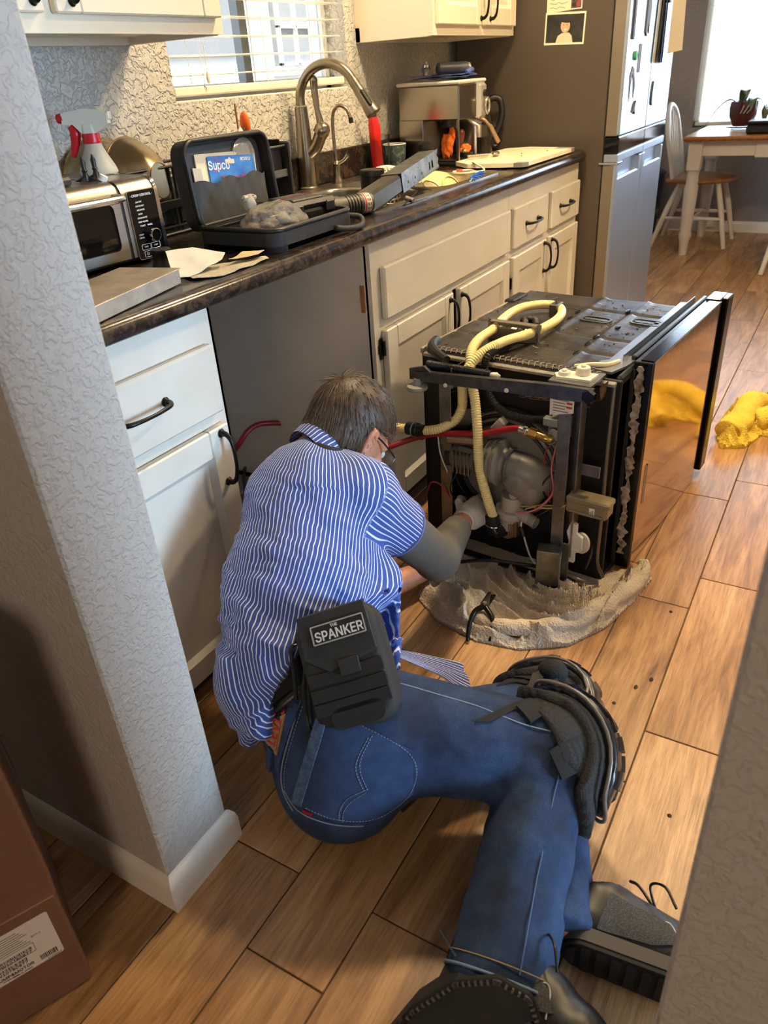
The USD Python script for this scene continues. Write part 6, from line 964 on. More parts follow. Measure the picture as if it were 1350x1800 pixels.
part(pb, 'bag', tm(v, m.faces), pm('cloudy_plastic', (236, 230, 218), .14, transmission_weight=.8, ior=1.12, bump=(1.0, .008), bscale=55), 50); part(pb, 'bag_neck', [blob((.335, .135, CT+.088), (.016, .012, .018), 2, .4, 40), blob((.338, .136, CT+.10), (.022, .008, .008), 2, .5, 40)], pm('cloudy_plastic2', (206, 200, 186), .2, transmission_weight=.5, ior=1.25), 50)
pr_ = np.random.default_rng(3)
for k in range(12): part(pb, 'loose_part', T(box((-.012, -.006, -.004), (.012, .006, .004), .002), rz(pr_.uniform(0, 180))@rx(pr_.uniform(-40, 40)), (.365+pr_.uniform(-.045, .045), .098+pr_.uniform(-.035, .035), CT+.035+pr_.uniform(-.008, .02))), pm('bag_bits_%d' % (k % 3), ((150, 120, 84), (190, 178, 160), (96, 84, 70))[k % 3], .5), 40)
kb = thing('drill_box', 'black hard plastic tool box with red lettering in the tool case', 'tool box', loc=(.497, .128, CT+.024), rz=-12)
part(kb, 'box', [box((-.075, -.062, 0), (.075, .062, .034), .006)], BLACKP, 30); part(kb, 'lid', [box((-.077, -.064, .035), (.077, .064, .052), .008), box((-.05, -.045, .050), (.05, .045, .056), .004)], pm('box_lid_black', (34, 34, 35), .5), 30)
for x in (-.05, .05): part(kb, 'latch', box((x-.014, -.070, .022), (x+.014, -.062, .046), .003), BLACKP)
part(kb, 'lid_print', [T(meshkit.text_mesh('KLEIN TOOLS', .011, .0006, True), None, (-.042, .0, .0562))], pm('print_dark_red', (150, 36, 40), .5), False)
part(kb, 'hinge_knuckle', [box((.076, -.03, .03), (.084, -.005, .05), .003), box((.076, .01, .03), (.084, .035, .05), .003)], BLACKP)
# ---- papers, metal plate, stopper at the near end
pp = thing('folded_papers', 'folded crumpled printed papers near the counter edge', 'papers')
def sheet(poly, z, seed, amp=.006, fold=None):
    mx, my, Mx, My = poly.bounds; xs, ys = np.linspace(mx, Mx, 26), np.linspace(my, My, 20); G = V([(x, y) for x in xs for y in ys if poly.contains(sg.Point(x, y))]); P2 = np.vstack([V(poly.segmentize(.01).exterior.coords)[:-1], G]); from scipy.spatial import Delaunay
    t = Delaunay(P2).simplices; t = t[[poly.contains(sg.Point(*q)) for q in P2[t].mean(1)]]; zz = z+amp*meshkit.fbm(np.c_[P2*26, 0*P2[:, :1]], 2, seed)
    if fold: zz = zz+np.maximum(0, (P2-V(fold[0]))@V(fold[1]))*fold[2]
    v = np.c_[P2, zz]; m = tm(v, t); flip = m.face_normals[:, 2] < 0; m.faces[flip] = m.faces[flip][:, ::-1]; n = len(v); E = np.vstack([m.faces[:, [0, 1]], m.faces[:, [1, 2]], m.faces[:, [2, 0]]]); ks = set(map(tuple, E)); bd = V([q for q in map(tuple, E) if (q[1], q[0]) not in ks], int)
    return tm(np.vstack([v, v-V([0, 0, .0012])]), np.vstack([m.faces, m.faces[:, ::-1]+n, np.c_[bd[:, 0], bd[:, 0]+n, bd[:, 1]], np.c_[bd[:, 1], bd[:, 0]+n, bd[:, 1]+n]]))
PRT = pm('printed_paper', (196, 188, 166), .75, var=(160, 152, 132), vscale=60, stretch=(1, 4, 1))
part(pp, 'sheet', sheet(sg.Polygon([(.02, .035), (.06, -.004), (.205, -.006), (.225, .018), (.10, .095), (.05, .10)]), CT+.002, 1), PRT, 40); part(pp, 'sheet', sheet(sg.Polygon([(-.005, .058), (.02, .045), (.115, .04), (.14, .052), (.105, .105), (.05, .125)]), CT+.006, 5, .008, ((.02, .052), (.35, .94), .42)), pm('paper_worn', (206, 200, 184), .8), 40); part(pp, 'torn_scrap', sheet(sg.Polygon([(.135, .04), (.19, .008), (.235, .028), (.20, .055)]), CT+.012, 9, .008), pm('scrap_tan', (204, 180, 140), .8), 40)
mp = thing('access_panel', 'bent galvanised metal access panel lying at the near end of the counter', 'metal panel', loc=(-.135, .078, CT), rz=13)
part(mp, 'plate', [box((-.19, -.065, .026), (.125, .070, .028), .0005), box((-.19, -.067, .002), (.115, -.065, .028), .0005), box((-.19, .068, .002), (.12, .070, .028), .0005), hull([(-.19, -.066, .002), (-.19, -.064, .002), (-.165, -.066, .002), (-.165, -.064, .002), (-.19, -.066, .0), (-.17, -.09, .001), (-.19, -.09, .001)])], pm('panel_steel', (176, 166, 152), .45, .45, var=(150, 140, 128), vscale=22), False)
ss_ = thing('sink_stopper', 'black rubber sink stopper behind the metal panel', 'sink stopper', loc=(.065, .155, CT)); lat('flange', ss_, [(0, 0), (.048, 0), (.05, .004), (.04, .009), (0, .010)], RUB, (0, 0, .001)); lat('neck', ss_, [(0, 0), (.024, 0), (.019, .01), (.017, .022), (.021, .030), (.020, .036), (0, .035)], RUB, (0, 0, .009))
# ---- in and around the sink
jr = thing('black_canister', 'black cylindrical canister with lid on the sink divider', 'canister', loc=(1.075, .262, CT+.004)); lat('canister', jr, [(0, 0), (.036, 0), (.037, .002), (.037, .05), (0, .05)], BLACKP, (0, 0, 0)); lat('lid', jr, [(0, .051), (.0375, .051), (.0375, .066), (.035, .069), (0, .068)], BLACKP, (0, 0, 0))
solo('sink_bridge', box((1.02, .215, CT-.004), (1.40, .31, CT+.004), .003), STEEL, 'steel strip of the sink between its two bowls', 'sink part') if False else None
sn = thing('strainer', 'white perforated plastic strainer tipped up in the sink', 'strainer'); sr, srn, WPL = [], 18, pm('strainer_white', (222, 214, 192), .5)
SRm = basis(V([-.55, -.45, .62])); SC = V([1.215, .290, CT-.012])
for ph_ in np.linspace(.15, 1.25, 8):
    R_ = .082; sr.append(tube([SC+SRm@V([R_*math.cos(t)*math.sin(ph_)*1.0, R_*math.sin(t)*math.sin(ph_), .06*math.cos(ph_)]) for t in np.linspace(0, 2*np.pi, 40, endpoint=False)], .0023, 5, True))
for t in np.linspace(0, 2*np.pi, 30, endpoint=False): sr.append(tube([SC+SRm@V([.082*math.cos(t)*math.sin(p), .082*math.sin(t)*math.sin(p), .06*math.cos(p)]) for p in np.linspace(.12, 1.3, 8)], .0022, 5))
part(sn, 'basket_mesh', sr, WPL, 50, kind='stuff'); part(sn, 'rim', tube([SC+SRm@V([.084*math.cos(t), .084*math.sin(t), .012]) for t in np.linspace(0, 2*np.pi, 44, endpoint=False)], .005, 8, True), WPL, True); part(sn, 'centre', blob(SC+SRm@V([0, 0, .059]), (.014, .014, .005), 2), WPL, True)
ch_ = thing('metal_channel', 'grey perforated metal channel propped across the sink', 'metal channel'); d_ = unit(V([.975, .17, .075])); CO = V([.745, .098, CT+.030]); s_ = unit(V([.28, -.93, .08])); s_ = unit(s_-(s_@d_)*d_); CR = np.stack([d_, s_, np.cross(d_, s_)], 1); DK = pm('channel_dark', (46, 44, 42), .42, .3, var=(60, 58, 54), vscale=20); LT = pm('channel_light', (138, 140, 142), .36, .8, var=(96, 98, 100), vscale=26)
def chn(lo, hi, b=.001): return T(box(lo, hi, b), CR, CO)
L1, L2_ = .24, .60
part(ch_, 'dark_end', [chn((-.01, -.030, -.020), (L1, .030, .032), .008)], DK, 30)
hol = unary_union([sg.Point(x, y).buffer(r) for x, y, r in ((.05, .006, .0042), (.115, .006, .0045), (.18, .008, .0042), (.075, -.014, .002), (.15, -.015, .002), (.03, -.016, .002), (.22, -.01, .002), (.10, .018, .002))])
web = sg.Polygon([(.0, -.028), (.36, -.030), (.345, -.012), (.36, -.004), (.35, .010), (.362, .022), (.0, .026)]).difference(hol).difference(sg.box(.255, -.008, .27, .014)).difference(sg.box(.285, -.008, .30, .014))
part(ch_, 'light_web', T(slab(web, .0015, V([[1, 0, 0], [0, 0, 1], [0, 1, 0.]])@np.eye(3)), CR, CO+CR@V([L1, .030, .006])), LT, False); part(ch_, 'flange', [chn((L1, -.030, .030), (L2_, .031, .032), .0005), chn((L1, -.030, -.022), (L2_, .030, -.020), .0005), chn((L1, -.032, -.022), (L2_, -.030, .032), .0005)], LT, False)
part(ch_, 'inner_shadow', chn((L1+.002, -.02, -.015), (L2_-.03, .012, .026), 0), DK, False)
fl_ = thing('flashlight', 'dark cylindrical flashlight with a warning label lying on the sink edge', 'flashlight'); fd = unit(V([.14, -.05, .012])) ; F0, F1 = V([.640, .135, CT+.030]), V([.757, .078, CT+.030]); fR = basis(F1-F0)
part(fl_, 'barrel', T(lathe([(0, 0), (.022, 0), (.027, .004), (.027, .03), (.024, .034), (.024, .128), (0, .128)], 26), fR, F0), pm('flash_grey', (66, 64, 60), .45), 40); part(fl_, 'grip_ring', [T(lathe([(.024, 0), (.0258, .001), (.0258, .003), (.024, .004)], 26), fR, F0+fR@V([0, 0, .05+.009*k])) for k in range(5)], BLACKP, 40)
part(fl_, 'label_band', T(lathe([(.0242, .098), (.0248, .098), (.0248, .120), (.0242, .120)], 26), fR, F0), pm('band_pale', (206, 196, 186), .5), 40); part(fl_, 'label_red', T(lathe([(.0249, .100), (.0252, .100), (.0252, .104), (.0249, .104)], 26), fR, F0), RED, 40); part(fl_, 'label_print', [T(lathe([(.0249, .107+.004*k), (.0252, .107+.004*k), (.0252, .109+.004*k), (.0249, .109+.004*k)], 14), fR, F0) for k in range(3)], BLACKP, 40)
part(fl_, 'end_loop', [tube([F0+fR@V([.029*math.cos(t), .029*math.sin(t), -.002]) for t in np.linspace(0, 2*np.pi, 26, endpoint=False)], .0036, 8, True), rope([F0+fR@V([.02, 0, 0]), F0+fR@V([.012, 0, -.03]), F0+fR@V([-.012, 0, -.03]), F0+fR@V([-.02, 0, 0])], .006, 8)], pm('loop_grey', (96, 102, 108), .4), True)
for i, (x, y, r, cc, R_, l) in enumerate(((1.44, .20, .085, (226, 214, 150), basis(V([-.25, -.75, .5])), 'pale yellow bowl tipped on its side in the right sink bowl'), (1.475, .27, .080, (238, 226, 186), basis(V([-.35, -.3, .85])), 'cream bowl upside down in the right sink bowl'), (1.33, .21, .07, (232, 222, 176), basis(V([-.1, -.5, .8])), 'small cream bowl under the metal channel in the sink'))):
    t = thing('ceramic_bowl', l, 'bowl'); h = .055; part(t, 'bowl', lathe([(0, 0), (r*.45, 0), (r*.47, .006), (r*.75, h*.35), (r*.95, h*.75), (r, h), (r*.97, h), (r*.9, h*.72), (r*.7, h*.4), (r*.4, .01), (0, .009)], 36, R_@V([[1, 0, 0], [0, -1, 0], [0, 0, -1.]]), V([x, y, CT-.045])+R_@V([0, 0, .04])), pm('ceramic_%d' % i, cc, .18), 50); part(t, 'foot_ring', lathe([(r*.4, -.004), (r*.45, -.004), (r*.46, .002), (r*.4, .002)], 30, R_@V([[1, 0, 0], [0, -1, 0], [0, 0, -1.]]), V([x, y, CT-.045])+R_@V([0, 0, .04])), pm('ceramic_%d' % i, cc, .18), 50)
# ---- back row by the wall
rb_ = thing('red_lighter', 'long red utility lighter with black tip standing in a tumbler', 'lighter'); part(rb_, 'body', hull(np.vstack([V(rrect(.044, .030, .010).exterior.coords)@V([[1, 0, 0], [0, 1, 0]])*k+V([1.585+dx, .545, z]) for k, z, dx in ((1, CT+.012, 0), (1.05, CT+.16, -.012), (.8, CT+.188, -.016))])), pm('red_gloss', (206, 34, 32), .3), 40); part(rb_, 'tip', [box((1.556, .536, CT+.185), (1.582, .554, CT+.207), .003), cyl((1.562, .545, CT+.205), (1.560, .545, CT+.220), .008)], BLACKP)
gt = thing('tumbler', 'clear ribbed glass tumbler around the red lighter', 'glass', loc=(1.590, .543, CT+.001)); lat('glass', gt, [(0, 0), (.036, 0), (.038, .004), (.044, .128), (.0415, .128), (.0355, .010), (0, .009)], pm('clear_plastic_cup', (240, 244, 244), .05, transmission_weight=1.0, ior=1.2), (0, 0, 0), n=18)
mg = thing('grey_mug', 'dark grey-green patterned ceramic mug', 'mug', loc=(1.705, .538, CT+.001)); lat('mug', mg, [(0, 0), (.024, 0), (.030, .006), (.040, .04), (.0435, .085), (.041, .085), (.0375, .04), (.026, .01), (0, .008)], pm('mug_glaze', (64, 76, 78), .25, var=(120, 132, 132), vscale=70, ramp=(.5, .66), bump=(.5, .003), bscale=120), (0, 0, 0)); lat('mug_rim', mg, [(.041, .085), (.0425, .088), (.044, .085)], pm('mug_rim', (206, 204, 192), .3), (0, 0, 0))
sp_ = thing('pepper_grinder', 'clear spice grinder with black top', 'grinder', loc=(1.700, .405, CT+.001)); lat('jar', sp_, [(0, 0), (.022, 0), (.024, .004), (.020, .03), (.023, .055), (.020, .062), (0, .062)], pm('spice_jar', (140, 116, 110), .15, transmission_weight=.5, ior=1.3), (0, 0, 0)); lat('top', sp_, [(0, .062), (.022, .062), (.027, .070), (.026, .084), (.014, .092), (0, .093)], BLACKP, (0, 0, 0))
# ---- coffee machine
EM = thing('espresso_machine', 'boxy stainless espresso machine with a cup niche', 'espresso machine', loc=(1.775, .30, CT), rz=-3)
ESB = pm('espresso_steel', (168, 160, 148), .2, 1.0, bump=(.03, .0005), bscale=200, bstretch=(1, 1, .05))
part(EM, 'housing', [box((0, .0, .155), (.21, .262, .272), .005), box((0, .17, .012), (.21, .262, .16), .004), box((-.0015, .155, .012), (.004, .262, .16), .002), box((0, .0, .012), (.006, .012, .158), .002)], ESB, 25); part(EM, 'niche_back', box((.004, .168, .014), (.206, .171, .155), 0), pm('niche_mirror', (150, 142, 130), .14, 1.0), False)
part(EM, 'base', box((-.004, -.005, 0), (.214, .268, .014), .004), BLACKP); part(EM, 'drip_grid', box((.006, .004, .014), (.204, .165, .020), .002), BLACKP); part(EM, 'top_tray', box((-.005, -.006, .272), (.215, .268, .284), .005), pm('tray_white', (214, 212, 206), .35))
part(EM, 'front_column', [box((.145, -.012, .15), (.212, .02, .272), .012), cyl((.15, .01, .155), (.15, .01, .272), .014)], pm('column_silver', (206, 204, 198), .25, .6)); part(EM, 'dial', cyl((.182, -.012, .235), (.182, -.022, .235), .012), BLACKP); part(EM, 'steam_knob', [tube([(.182, -.014, .192+0*t)+V([.016*math.cos(t), -.012, .026*math.sin(t)]) for t in np.linspace(0, 2*np.pi, 26, endpoint=False)], .005, 8, True), box((.174, -.022, .178), (.19, -.012, .206), .004)], pm('knob_silver', (196, 190, 176), .2, .8), True)
part(EM, 'group_head', [cyl((.09, .09, .155), (.09, .09, .138), .034), cyl((.09, .09, .14), (.09, .09, .128), .028)], BLACKP); part(EM, 'steam_wand', [rope([(.17, .0, .15), (.172, -.02, .142), (.19, -.035, .12)], .006, 8), cyl((.188, -.034, .123), (.222, -.055, .062), .0085)], pm('wand_brown', (160, 130, 96), .35, .4), 50)
tw = thing('blue_cloth', 'folded blue cloth on top of the espresso machine', 'cloth')
for i, (z, w_) in enumerate(((.2845, 0), (.292, .006))): part(tw, 'fold', sheet(sg.Polygon([(1.79+w_, .33), (1.975-w_, .315), (1.985, .50), (1.80, .515)]), CT+z+.006, 3+i, .010), pm('blue_terry', (58, 82, 150), .95, var=(96, 116, 172), vscale=26, bump=(.5, .003), bscale=200), 40)
part(tw, 'rolled_corner', rope([(1.935, .345, CT+.306), (1.965, .335, CT+.314), (1.985, .355, CT+.310), (1.985, .40, CT+.304)], .010, 8), pm('blue_terry', (58, 82, 150)), True)
sk_ = thing('glass_shaker', 'small glass shaker with metal top on the blue cloth', 'shaker', loc=(1.835, .462, CT+.303)); lat('glass', sk_, [(0, 0), (.017, 0), (.018, .004), (.018, .022), (.014, .028), (0, .028)], GLASS, (0, 0, 0)); lat('cap', sk_, [(0, .028), (.014, .028), (.013, .036), (.006, .040), (.005, .046), (0, .046)], CHROME, (0, 0, 0))
gr = thing('grey_bottle', 'dark grey cylindrical bottle lying on the blue cloth', 'bottle'); g0, g1 = V([1.865, .43, CT+.323]), V([1.965, .345, CT+.323]); part(gr, 'bottle', T(lathe([(0, 0), (.016, 0), (.021, .005), (.021, .118), (.018, .123), (0, .123)], 24), basis(g1-g0), g0), pm('bottle_grey', (66, 70, 78), .45), 40); part(gr, 'end_cap', T(lathe([(0, .123), (.017, .123), (.016, .132), (0, .132)], 24), basis(g1-g0), g0), pm('endcap_tan', (170, 158, 140), .3, .6), 40)
gd = thing('coffee_grinder', 'steel coffee grinder with a tall clear hopper', 'coffee grinder', loc=(2.045, .375, CT+.001))
part(gd, 'body', [hull(np.vstack([V(rrect(.10, .12, .03).exterior.coords)@V([[1, 0, 0], [0, 1, 0]])+V([0, 0, .004]), V(rrect(.10, .12, .03).exterior.coords)@V([[1, 0, 0], [0, 1, 0]])+V([0, 0, .12]), V([(-.05, .06, .155), (.05, .06, .155), (-.05, .02, .155), (.05, .02, .155)])]))], STEEL, 40); part(gd, 'hopper', hull(np.vstack([V(rrect(.05, .05, .01, (0, .035)).exterior.coords)@V([[1, 0, 0], [0, 1, 0]])+V([0, 0, .152]), V(rrect(.065, .065, .01, (0, .035)).exterior.coords)@V([[1, 0, 0], [0, 1, 0]])+V([0, 0, .262])])), pm('hopper_clear', (206, 204, 196), .08, transmission_weight=.8, ior=1.2), 40); part(gd, 'hopper_lid', box((-.036, 0, .262), (.036, .07, .268), .003), pm('lid_clear', (190, 188, 180), .2))
part(gd, 'grounds_cup', lathe([(0, 0), (.03, 0), (.032, .004), (.032, .075), (0, .075)], 24, None, (-.02, -.066, .004)), pm('smoked_cup', (60, 54, 46), .08, transmission_weight=.5, ior=1.3)); part(gd, 'switch', box((-.01, -.064, .118), (.02, -.05, .13), .003), BLACKP)
kt = thing('kettle', 'steel electric kettle with black handle and lid knob', 'kettle', loc=(2.225, .440, CT+.001)); lat('body', kt, [(0, 0), (.070, 0), (.072, .01), (.062, .09), (.052, .165), (.048, .180), (0, .186)], STEEL, (0, 0, .012)); lat('base', kt, [(0, 0), (.075, 0), (.076, .010), (.07, .014), (0, .014)], BLACKP, (0, 0, 0)); lat('lid', kt, [(0, .196), (.050, .193), (.046, .205), (.03, .216), (.012, .222), (0, .223)], STEEL, (0, 0, 0)); lat('lid_knob', kt, [(0, .222), (.006, .223), (.007, .232), (.011, .244), (.007, .258), (0, .262)], BLACKP, (0, 0, 0))
kd = unit(V([.45, -.89, 0])); part(kt, 'handle', tube(spline([V([0, 0, .185])+kd*.045, V([0, 0, .205])+kd*.075, V([0, 0, .195])+kd*.105, V([0, 0, .14])+kd*.115, V([0, 0, .08])+kd*.095, V([0, 0, .055])+kd*.07], 6), [.013]*31, 12), BLACKP, 60); part(kt, 'handle_base', rope([V([0, 0, .16])+kd*.055, V([0, 0, .10])+kd*.066, V([0, 0, .03])+kd*.074, V([0, 0, .02])+kd*.095], .012, 10), BLACKP, True)
oc_ = thing('orange_cloth', 'crumpled orange cloth pushed into the espresso machine niche', 'cloth')
for i, (c_, r_, s_) in enumerate((((1.845, .385, CT+.062), (.020, .024, .040), 1), ((1.865, .372, CT+.105), (.010, .012, .028), 2), ((1.905, .34, CT+.045), (.030, .022, .022), 4))): part(oc_, 'fold', blob(c_, r_, 3, .55, 9, s_), pm('orange_fabric', (226, 112, 34), .85, bump=(.5, .003), bscale=60), 50)
pf2 = thing('portafilter', 'portafilter with red-brown wooden handle standing on its basket', 'portafilter', loc=(1.895, .352, CT+.021)); lat('basket', pf2, [(0, 0), (.026, 0), (.028, .004), (.028, .016), (0, .016)], BLACKP, (.01, -.02, 0)); lat('handle', pf2, [(0, .012), (.010, .014), (.012, .03), (.011, .05), (.018, .075), (.0175, .088), (.010, .097), (0, .099)], pm('mahogany', (104, 40, 26), .22), (0, 0, 0)); lat('ferrule', pf2, [(0, .006), (.010, .006), (.010, .016), (0, .016)], CHROME, (-.012, -.02, .012))
cb = thing('cutting_board', 'white plastic cutting board with grey grip ends', 'cutting board', loc=(0, 0, CT)); cq = sg.Polygon([(1.66, .215), (1.69, .005), (2.20, -.010), (2.25, .20), (2.20, .285), (1.74, .30)]).buffer(-.015).buffer(.015)
part(cb, 'board', slab(cq, .014, None, (0, 0, .006)), pm('board_plastic', (238, 230, 202), .5, var=(224, 212, 178), vscale=12), False); part(cb, 'grip', [slab(cq.intersection(sg.box(1.6, -.1, 1.72, .045)).buffer(.001), .0145, None, (0, 0, .0057)), slab(cq.intersection(sg.box(2.16, -.1, 2.3, .06)).buffer(.001), .0145, None, (0, 0, .0057))], pm('grip_grey', (130, 128, 120), .6), False); part(cb, 'foot', [cyl((x, y, 0), (x, y, .006), .008) for x, y in ((1.72, .22), (1.74, .04), (2.17, .03), (2.18, .23))], pm('grip_grey', (130, 128, 120)), 40)
for i, (x, y) in enumerate(((1.98, .13), (2.07, .06), (1.9, .1))): solo('crumb', blob((x, y, CT+.0215), (.004, .003, .0015), 1), pm('crumb_brown', (120, 96, 60), .8), ('brown crumb near the middle of the cutting board', 'brown crumb nearest the front edge of the cutting board', 'brown crumb nearest the sink on the cutting board')[i], 'crumb')
spn = thing('measuring_spoon', 'steel spoon lying at the back edge of the cutting board', 'spoon'); part(spn, 'handle', tube([(1.79, .275, CT+.032), (1.87, .225, CT+.030)], [.005, .006], 10), STEEL, 50); part(spn, 'head', blob((1.90, .205, CT+.030), (.020, .014, .009), 3), STEEL, True)
wc = thing('white_cable', 'white charging cable looped beside the cutting board', 'cable'); part(wc, 'cord', rope([(1.66, .185, CT+.024), (1.62, .13, CT+.006), (1.56, .155, CT+.004), (1.545, .20, CT+.004), (1.58, .23, CT+.004), (1.62, .19, CT+.005), (1.56, .125, CT+.004)], .0035, 8), pm('cable_white', (226, 214, 186), .5), True); part(wc, 'plug', [box((1.53, .11, CT+.001), (1.57, .125, CT+.010), .002), blob((1.665, .19, CT+.026), (.010, .008, .006), 2)], pm('cable_white', (226, 214, 186)), 30)
oc2 = thing('orange_plug', 'small orange cap near the white cable', 'cap', loc=(1.575, .205, CT)); lat('cap', oc2, [(0, 0), (.012, 0), (.011, .012), (0, .013)], pm('orange_plastic', (226, 96, 40), .4), (0, 0, .001)); lat('button', oc2, [(0, .012), (.005, .012), (.004, .016), (0, .016)], BLACKP, (0, 0, .001))
bs = thing('blue_brush', 'blue bristled bottle brush on the front edge of the sink', 'brush'); part(bs, 'bristles', [tube([V([1.33+.12*t, .045+.02*t, CT+.014])-V([0, .012*math.cos(a), .010*math.sin(a)]), V([1.33+.12*t, .045+.02*t, CT+.014])+V([0, .012*math.cos(a), .010*math.sin(a)])], .0016, 4) for t, a in zip(np.linspace(0, 1, 70), np.arange(70)*2.4)], pm('brush_blue', (58, 116, 210), .6), 50, kind='stuff'); part(bs, 'stem', tube([(1.29, .035, CT+.010), (1.33, .045, CT+.014), (1.46, .067, CT+.014)], .003, 8), pm('stem_grey', (150, 150, 146), .4, .6), True)
bc2 = thing('black_clamp', 'black spring clamp under the metal channel on the sink edge', 'clamp'); part(bc2, 'jaw', [hull([(.86, .035, CT+.006), (.98, .055, CT+.030), (.985, .06, CT+.022), (.865, .045, CT+.004), (.87, .03, CT+.012)]), hull([(.86, .035, CT+.004), (.97, .02, CT+.010), (.98, .03, CT+.006), (.865, .05, CT+.004)])], BLACKP, 30); part(bc2, 'pivot', cyl((.905, .03, CT+.012), (.905, .055, CT+.018), .007), STEEL)
# ================================================================ dining nook
TWH = pm('furniture_white', (214, 208, 200), .35); OAK = pm('oak_top', (176, 122, 66), .3, var=(150, 98, 48), vscale=8, stretch=(1, 8, 1))
tb = thing('dining_table', 'white dining table with turned legs and oak top', 'dining table')
part(tb, 'table_top', [box((4.64, -1.55, .735), (5.50, .040, .758), .006), box((4.65, -1.54, .728), (5.49, .030, .737), .004)], OAK); part(tb, 'apron', [box((4.72, -1.46, .635), (4.74, -.05, .728), .002), box((5.40, -1.46, .635), (5.42, -.05, .728), .002), box((4.74, -.065, .635), (5.40, -.047, .728), .002)], TWH); part(tb, 'drawer_front', box((4.708, -.75, .625), (4.722, -.40, .728), .003), TWH)
lp2 = [(0, 0), (.026, 0), (.030, .07), (.033, .10), (.040, .115), (.042, .14), (.036, .160), (.037, .17), (.042, .30), (.046, .42), (.044, .45), (.036, .47), (.040, .485), (.036, .50), (.038, .53), (.044, .545), (0, .55)]
for x in (4.735, 5.40):
    for y in (-.035, -1.48): lg = part(tb, 'leg', [lathe(lp2, 24, None, (x, y, 0)), box((x-.045, y-.045, .545), (x+.045, y+.045, .73), .008)], TWH, 40)
wch = thing('windsor_chair', 'white spindle-back chair with oak seat tucked under the table', 'dining chair', loc=(5.15, -.03, 0), rz=0)
# chair faces -y (towards the table's middle): back at +y
st_ = sa.scale(sg.Point(0, 0).buffer(1, 12), .215, .215); st_ = unary_union([st_, sg.box(-.16, .05, .16, .20)]).buffer(.02); part(wch, 'seat', hull(np.vstack([np.c_[V(st_.buffer(b).exterior.coords), np.full(len(st_.buffer(b).exterior.coords), z)] for b, z in ((-.012, .435), (0, .445), (0, .458), (-.01, .465))])), OAK, 40)
for sx, sy, fx_, fy_ in ((-.13, -.13, -.19, -.24), (.13, -.13, .19, -.24), (-.13, .12, -.20, .27), (.13, .12, .20, .27)): part(wch, 'leg', tube([(sx, sy, .44), (sx+(fx_-sx)*.45, sy+(fy_-sy)*.45, .26), (fx_, fy_, .002)], [.017, .020, .014], 12), TWH, 60)
for z, (a, b) in ((.20, ((-.17, -.19), (-.175, .20))), (.20, ((.17, -.19), (.175, .20)))): part(wch, 'stretcher', tube([(*a, z), (a[0], 0, z), (*b, z)], [.010, .014, .010], 10), TWH, 60)
part(wch, 'stretcher', tube([(-.17, 0, .20), (0, 0, .20), (.17, 0, .20)], [.010, .014, .010], 10), TWH, 60)
bowp = [(-.17, .17, .45), (-.19, .20, .60), (-.185, .235, .74), (-.13, .26, .87), (0, .275, .925), (.13, .26, .87), (.185, .235, .74), (.19, .20, .60), (.17, .17, .45)]; part(wch, 'bow', tube(spline(bowp, 6), .016, 10), TWH, True)
for x in (-.11, -.055, 0, .055, .11): part(wch, 'spindle', tube([(x, .175, .46), (x*1.1, .215, .62), (x*1.15, .265, .865+.04*(1-abs(x)/.11))], [.009, .008, .006], 8), TWH, True)
solo('chair_leg_tip', tube([(4.42, -1.10, .002), (4.38, -1.13, .30)], [.014, .018], 12), TWH, 'tip of another white chair leg at the right edge of the picture', 'chair leg') if False else None
ch2 = thing('windsor_chair', 'white spindle-back chair barely showing at the right edge of the picture', 'dining chair', loc=(4.52, -.80, 0), rz=90); ch2.GetReferences().AddInternalReference(wch.GetPath()); ch2.SetInstanceable(True)
say(ch2, 'white spindle-back chair barely showing at the right edge of the picture', 'dining chair')
pl = thing('potted_plant', 'drooping long-leaved plant in a dark red pot', 'potted plant', loc=(5.14, -.235, .758)); lat('saucer', pl, [(0, 0), (.06, 0), (.095, .012), (.098, .020), (.092, .020), (.058, .006), (0, .006)], GLASS, (0, 0, .001)); lat('pot', pl, [(0, 0), (.058, 0), (.085, .06), (.092, .11), (.086, .15), (.078, .15), (.08, .11), (0, .10)], pm('pot_glaze', (74, 28, 34), .2), (0, 0, .02)); lat('soil', pl, [(0, .135), (.079, .135), (.079, .13)], pm('soil', (60, 48, 36), .9), (0, 0, .02))
LEAF = pm('leaf_green', (72, 96, 60), .4, var=(110, 122, 84), vscale=14)
def leaf(pts, w): s = spline(pts, 6); n = len(s); wd = w*np.sin(np.linspace(.15, 1, n)*np.pi)**.6; t = np.gradient(s, axis=0); sd = np.cross(t, [0, 0, 1]); sd /= np.maximum(np.linalg.norm(sd, axis=1, keepdims=True), 1e-6); v = np.vstack([s-sd*wd[:, None], s+V([0, 0, -.006]), s+sd*wd[:, None], s+V([0, 0, -.009])]); f = []; [f.extend([[i+a*n, i+1+a*n, i+1+b*n], [i+a*n, i+1+b*n, i+b*n]]) for i in range(n-1) for a, b in ((0, 1), (1, 2), (2, 3), (3, 0))]; return tm(v, f)
for pts, w_ in (([(0, .03, .16), (.0, .10, .185), (-.01, .17, .13), (-.02, .235, .02)], .034), ([(.0, -.03, .16), (.02, -.08, .185), (.02, -.13, .14), (.01, -.135, .04)], .038), ([(.02, .02, .16), (.0, .01, .22), (-.03, .0, .24), (-.07, -.01, .21)], .034), ([(0, -.02, .16), (-.03, -.05, .19), (-.08, -.06, .18), (-.11, -.06, .12)], .028)): part(pl, 'leaf', leaf(pts, w_), LEAF, True)
for i in range(3): part(pl, 'air_root', rope([(-.05, .0-.03*i, .17), (-.085, -.01-.03*i, .15), (-.095, .005-.02*i, .10)], .003, 6), pm('root_grey', (180, 176, 160), .7), True)
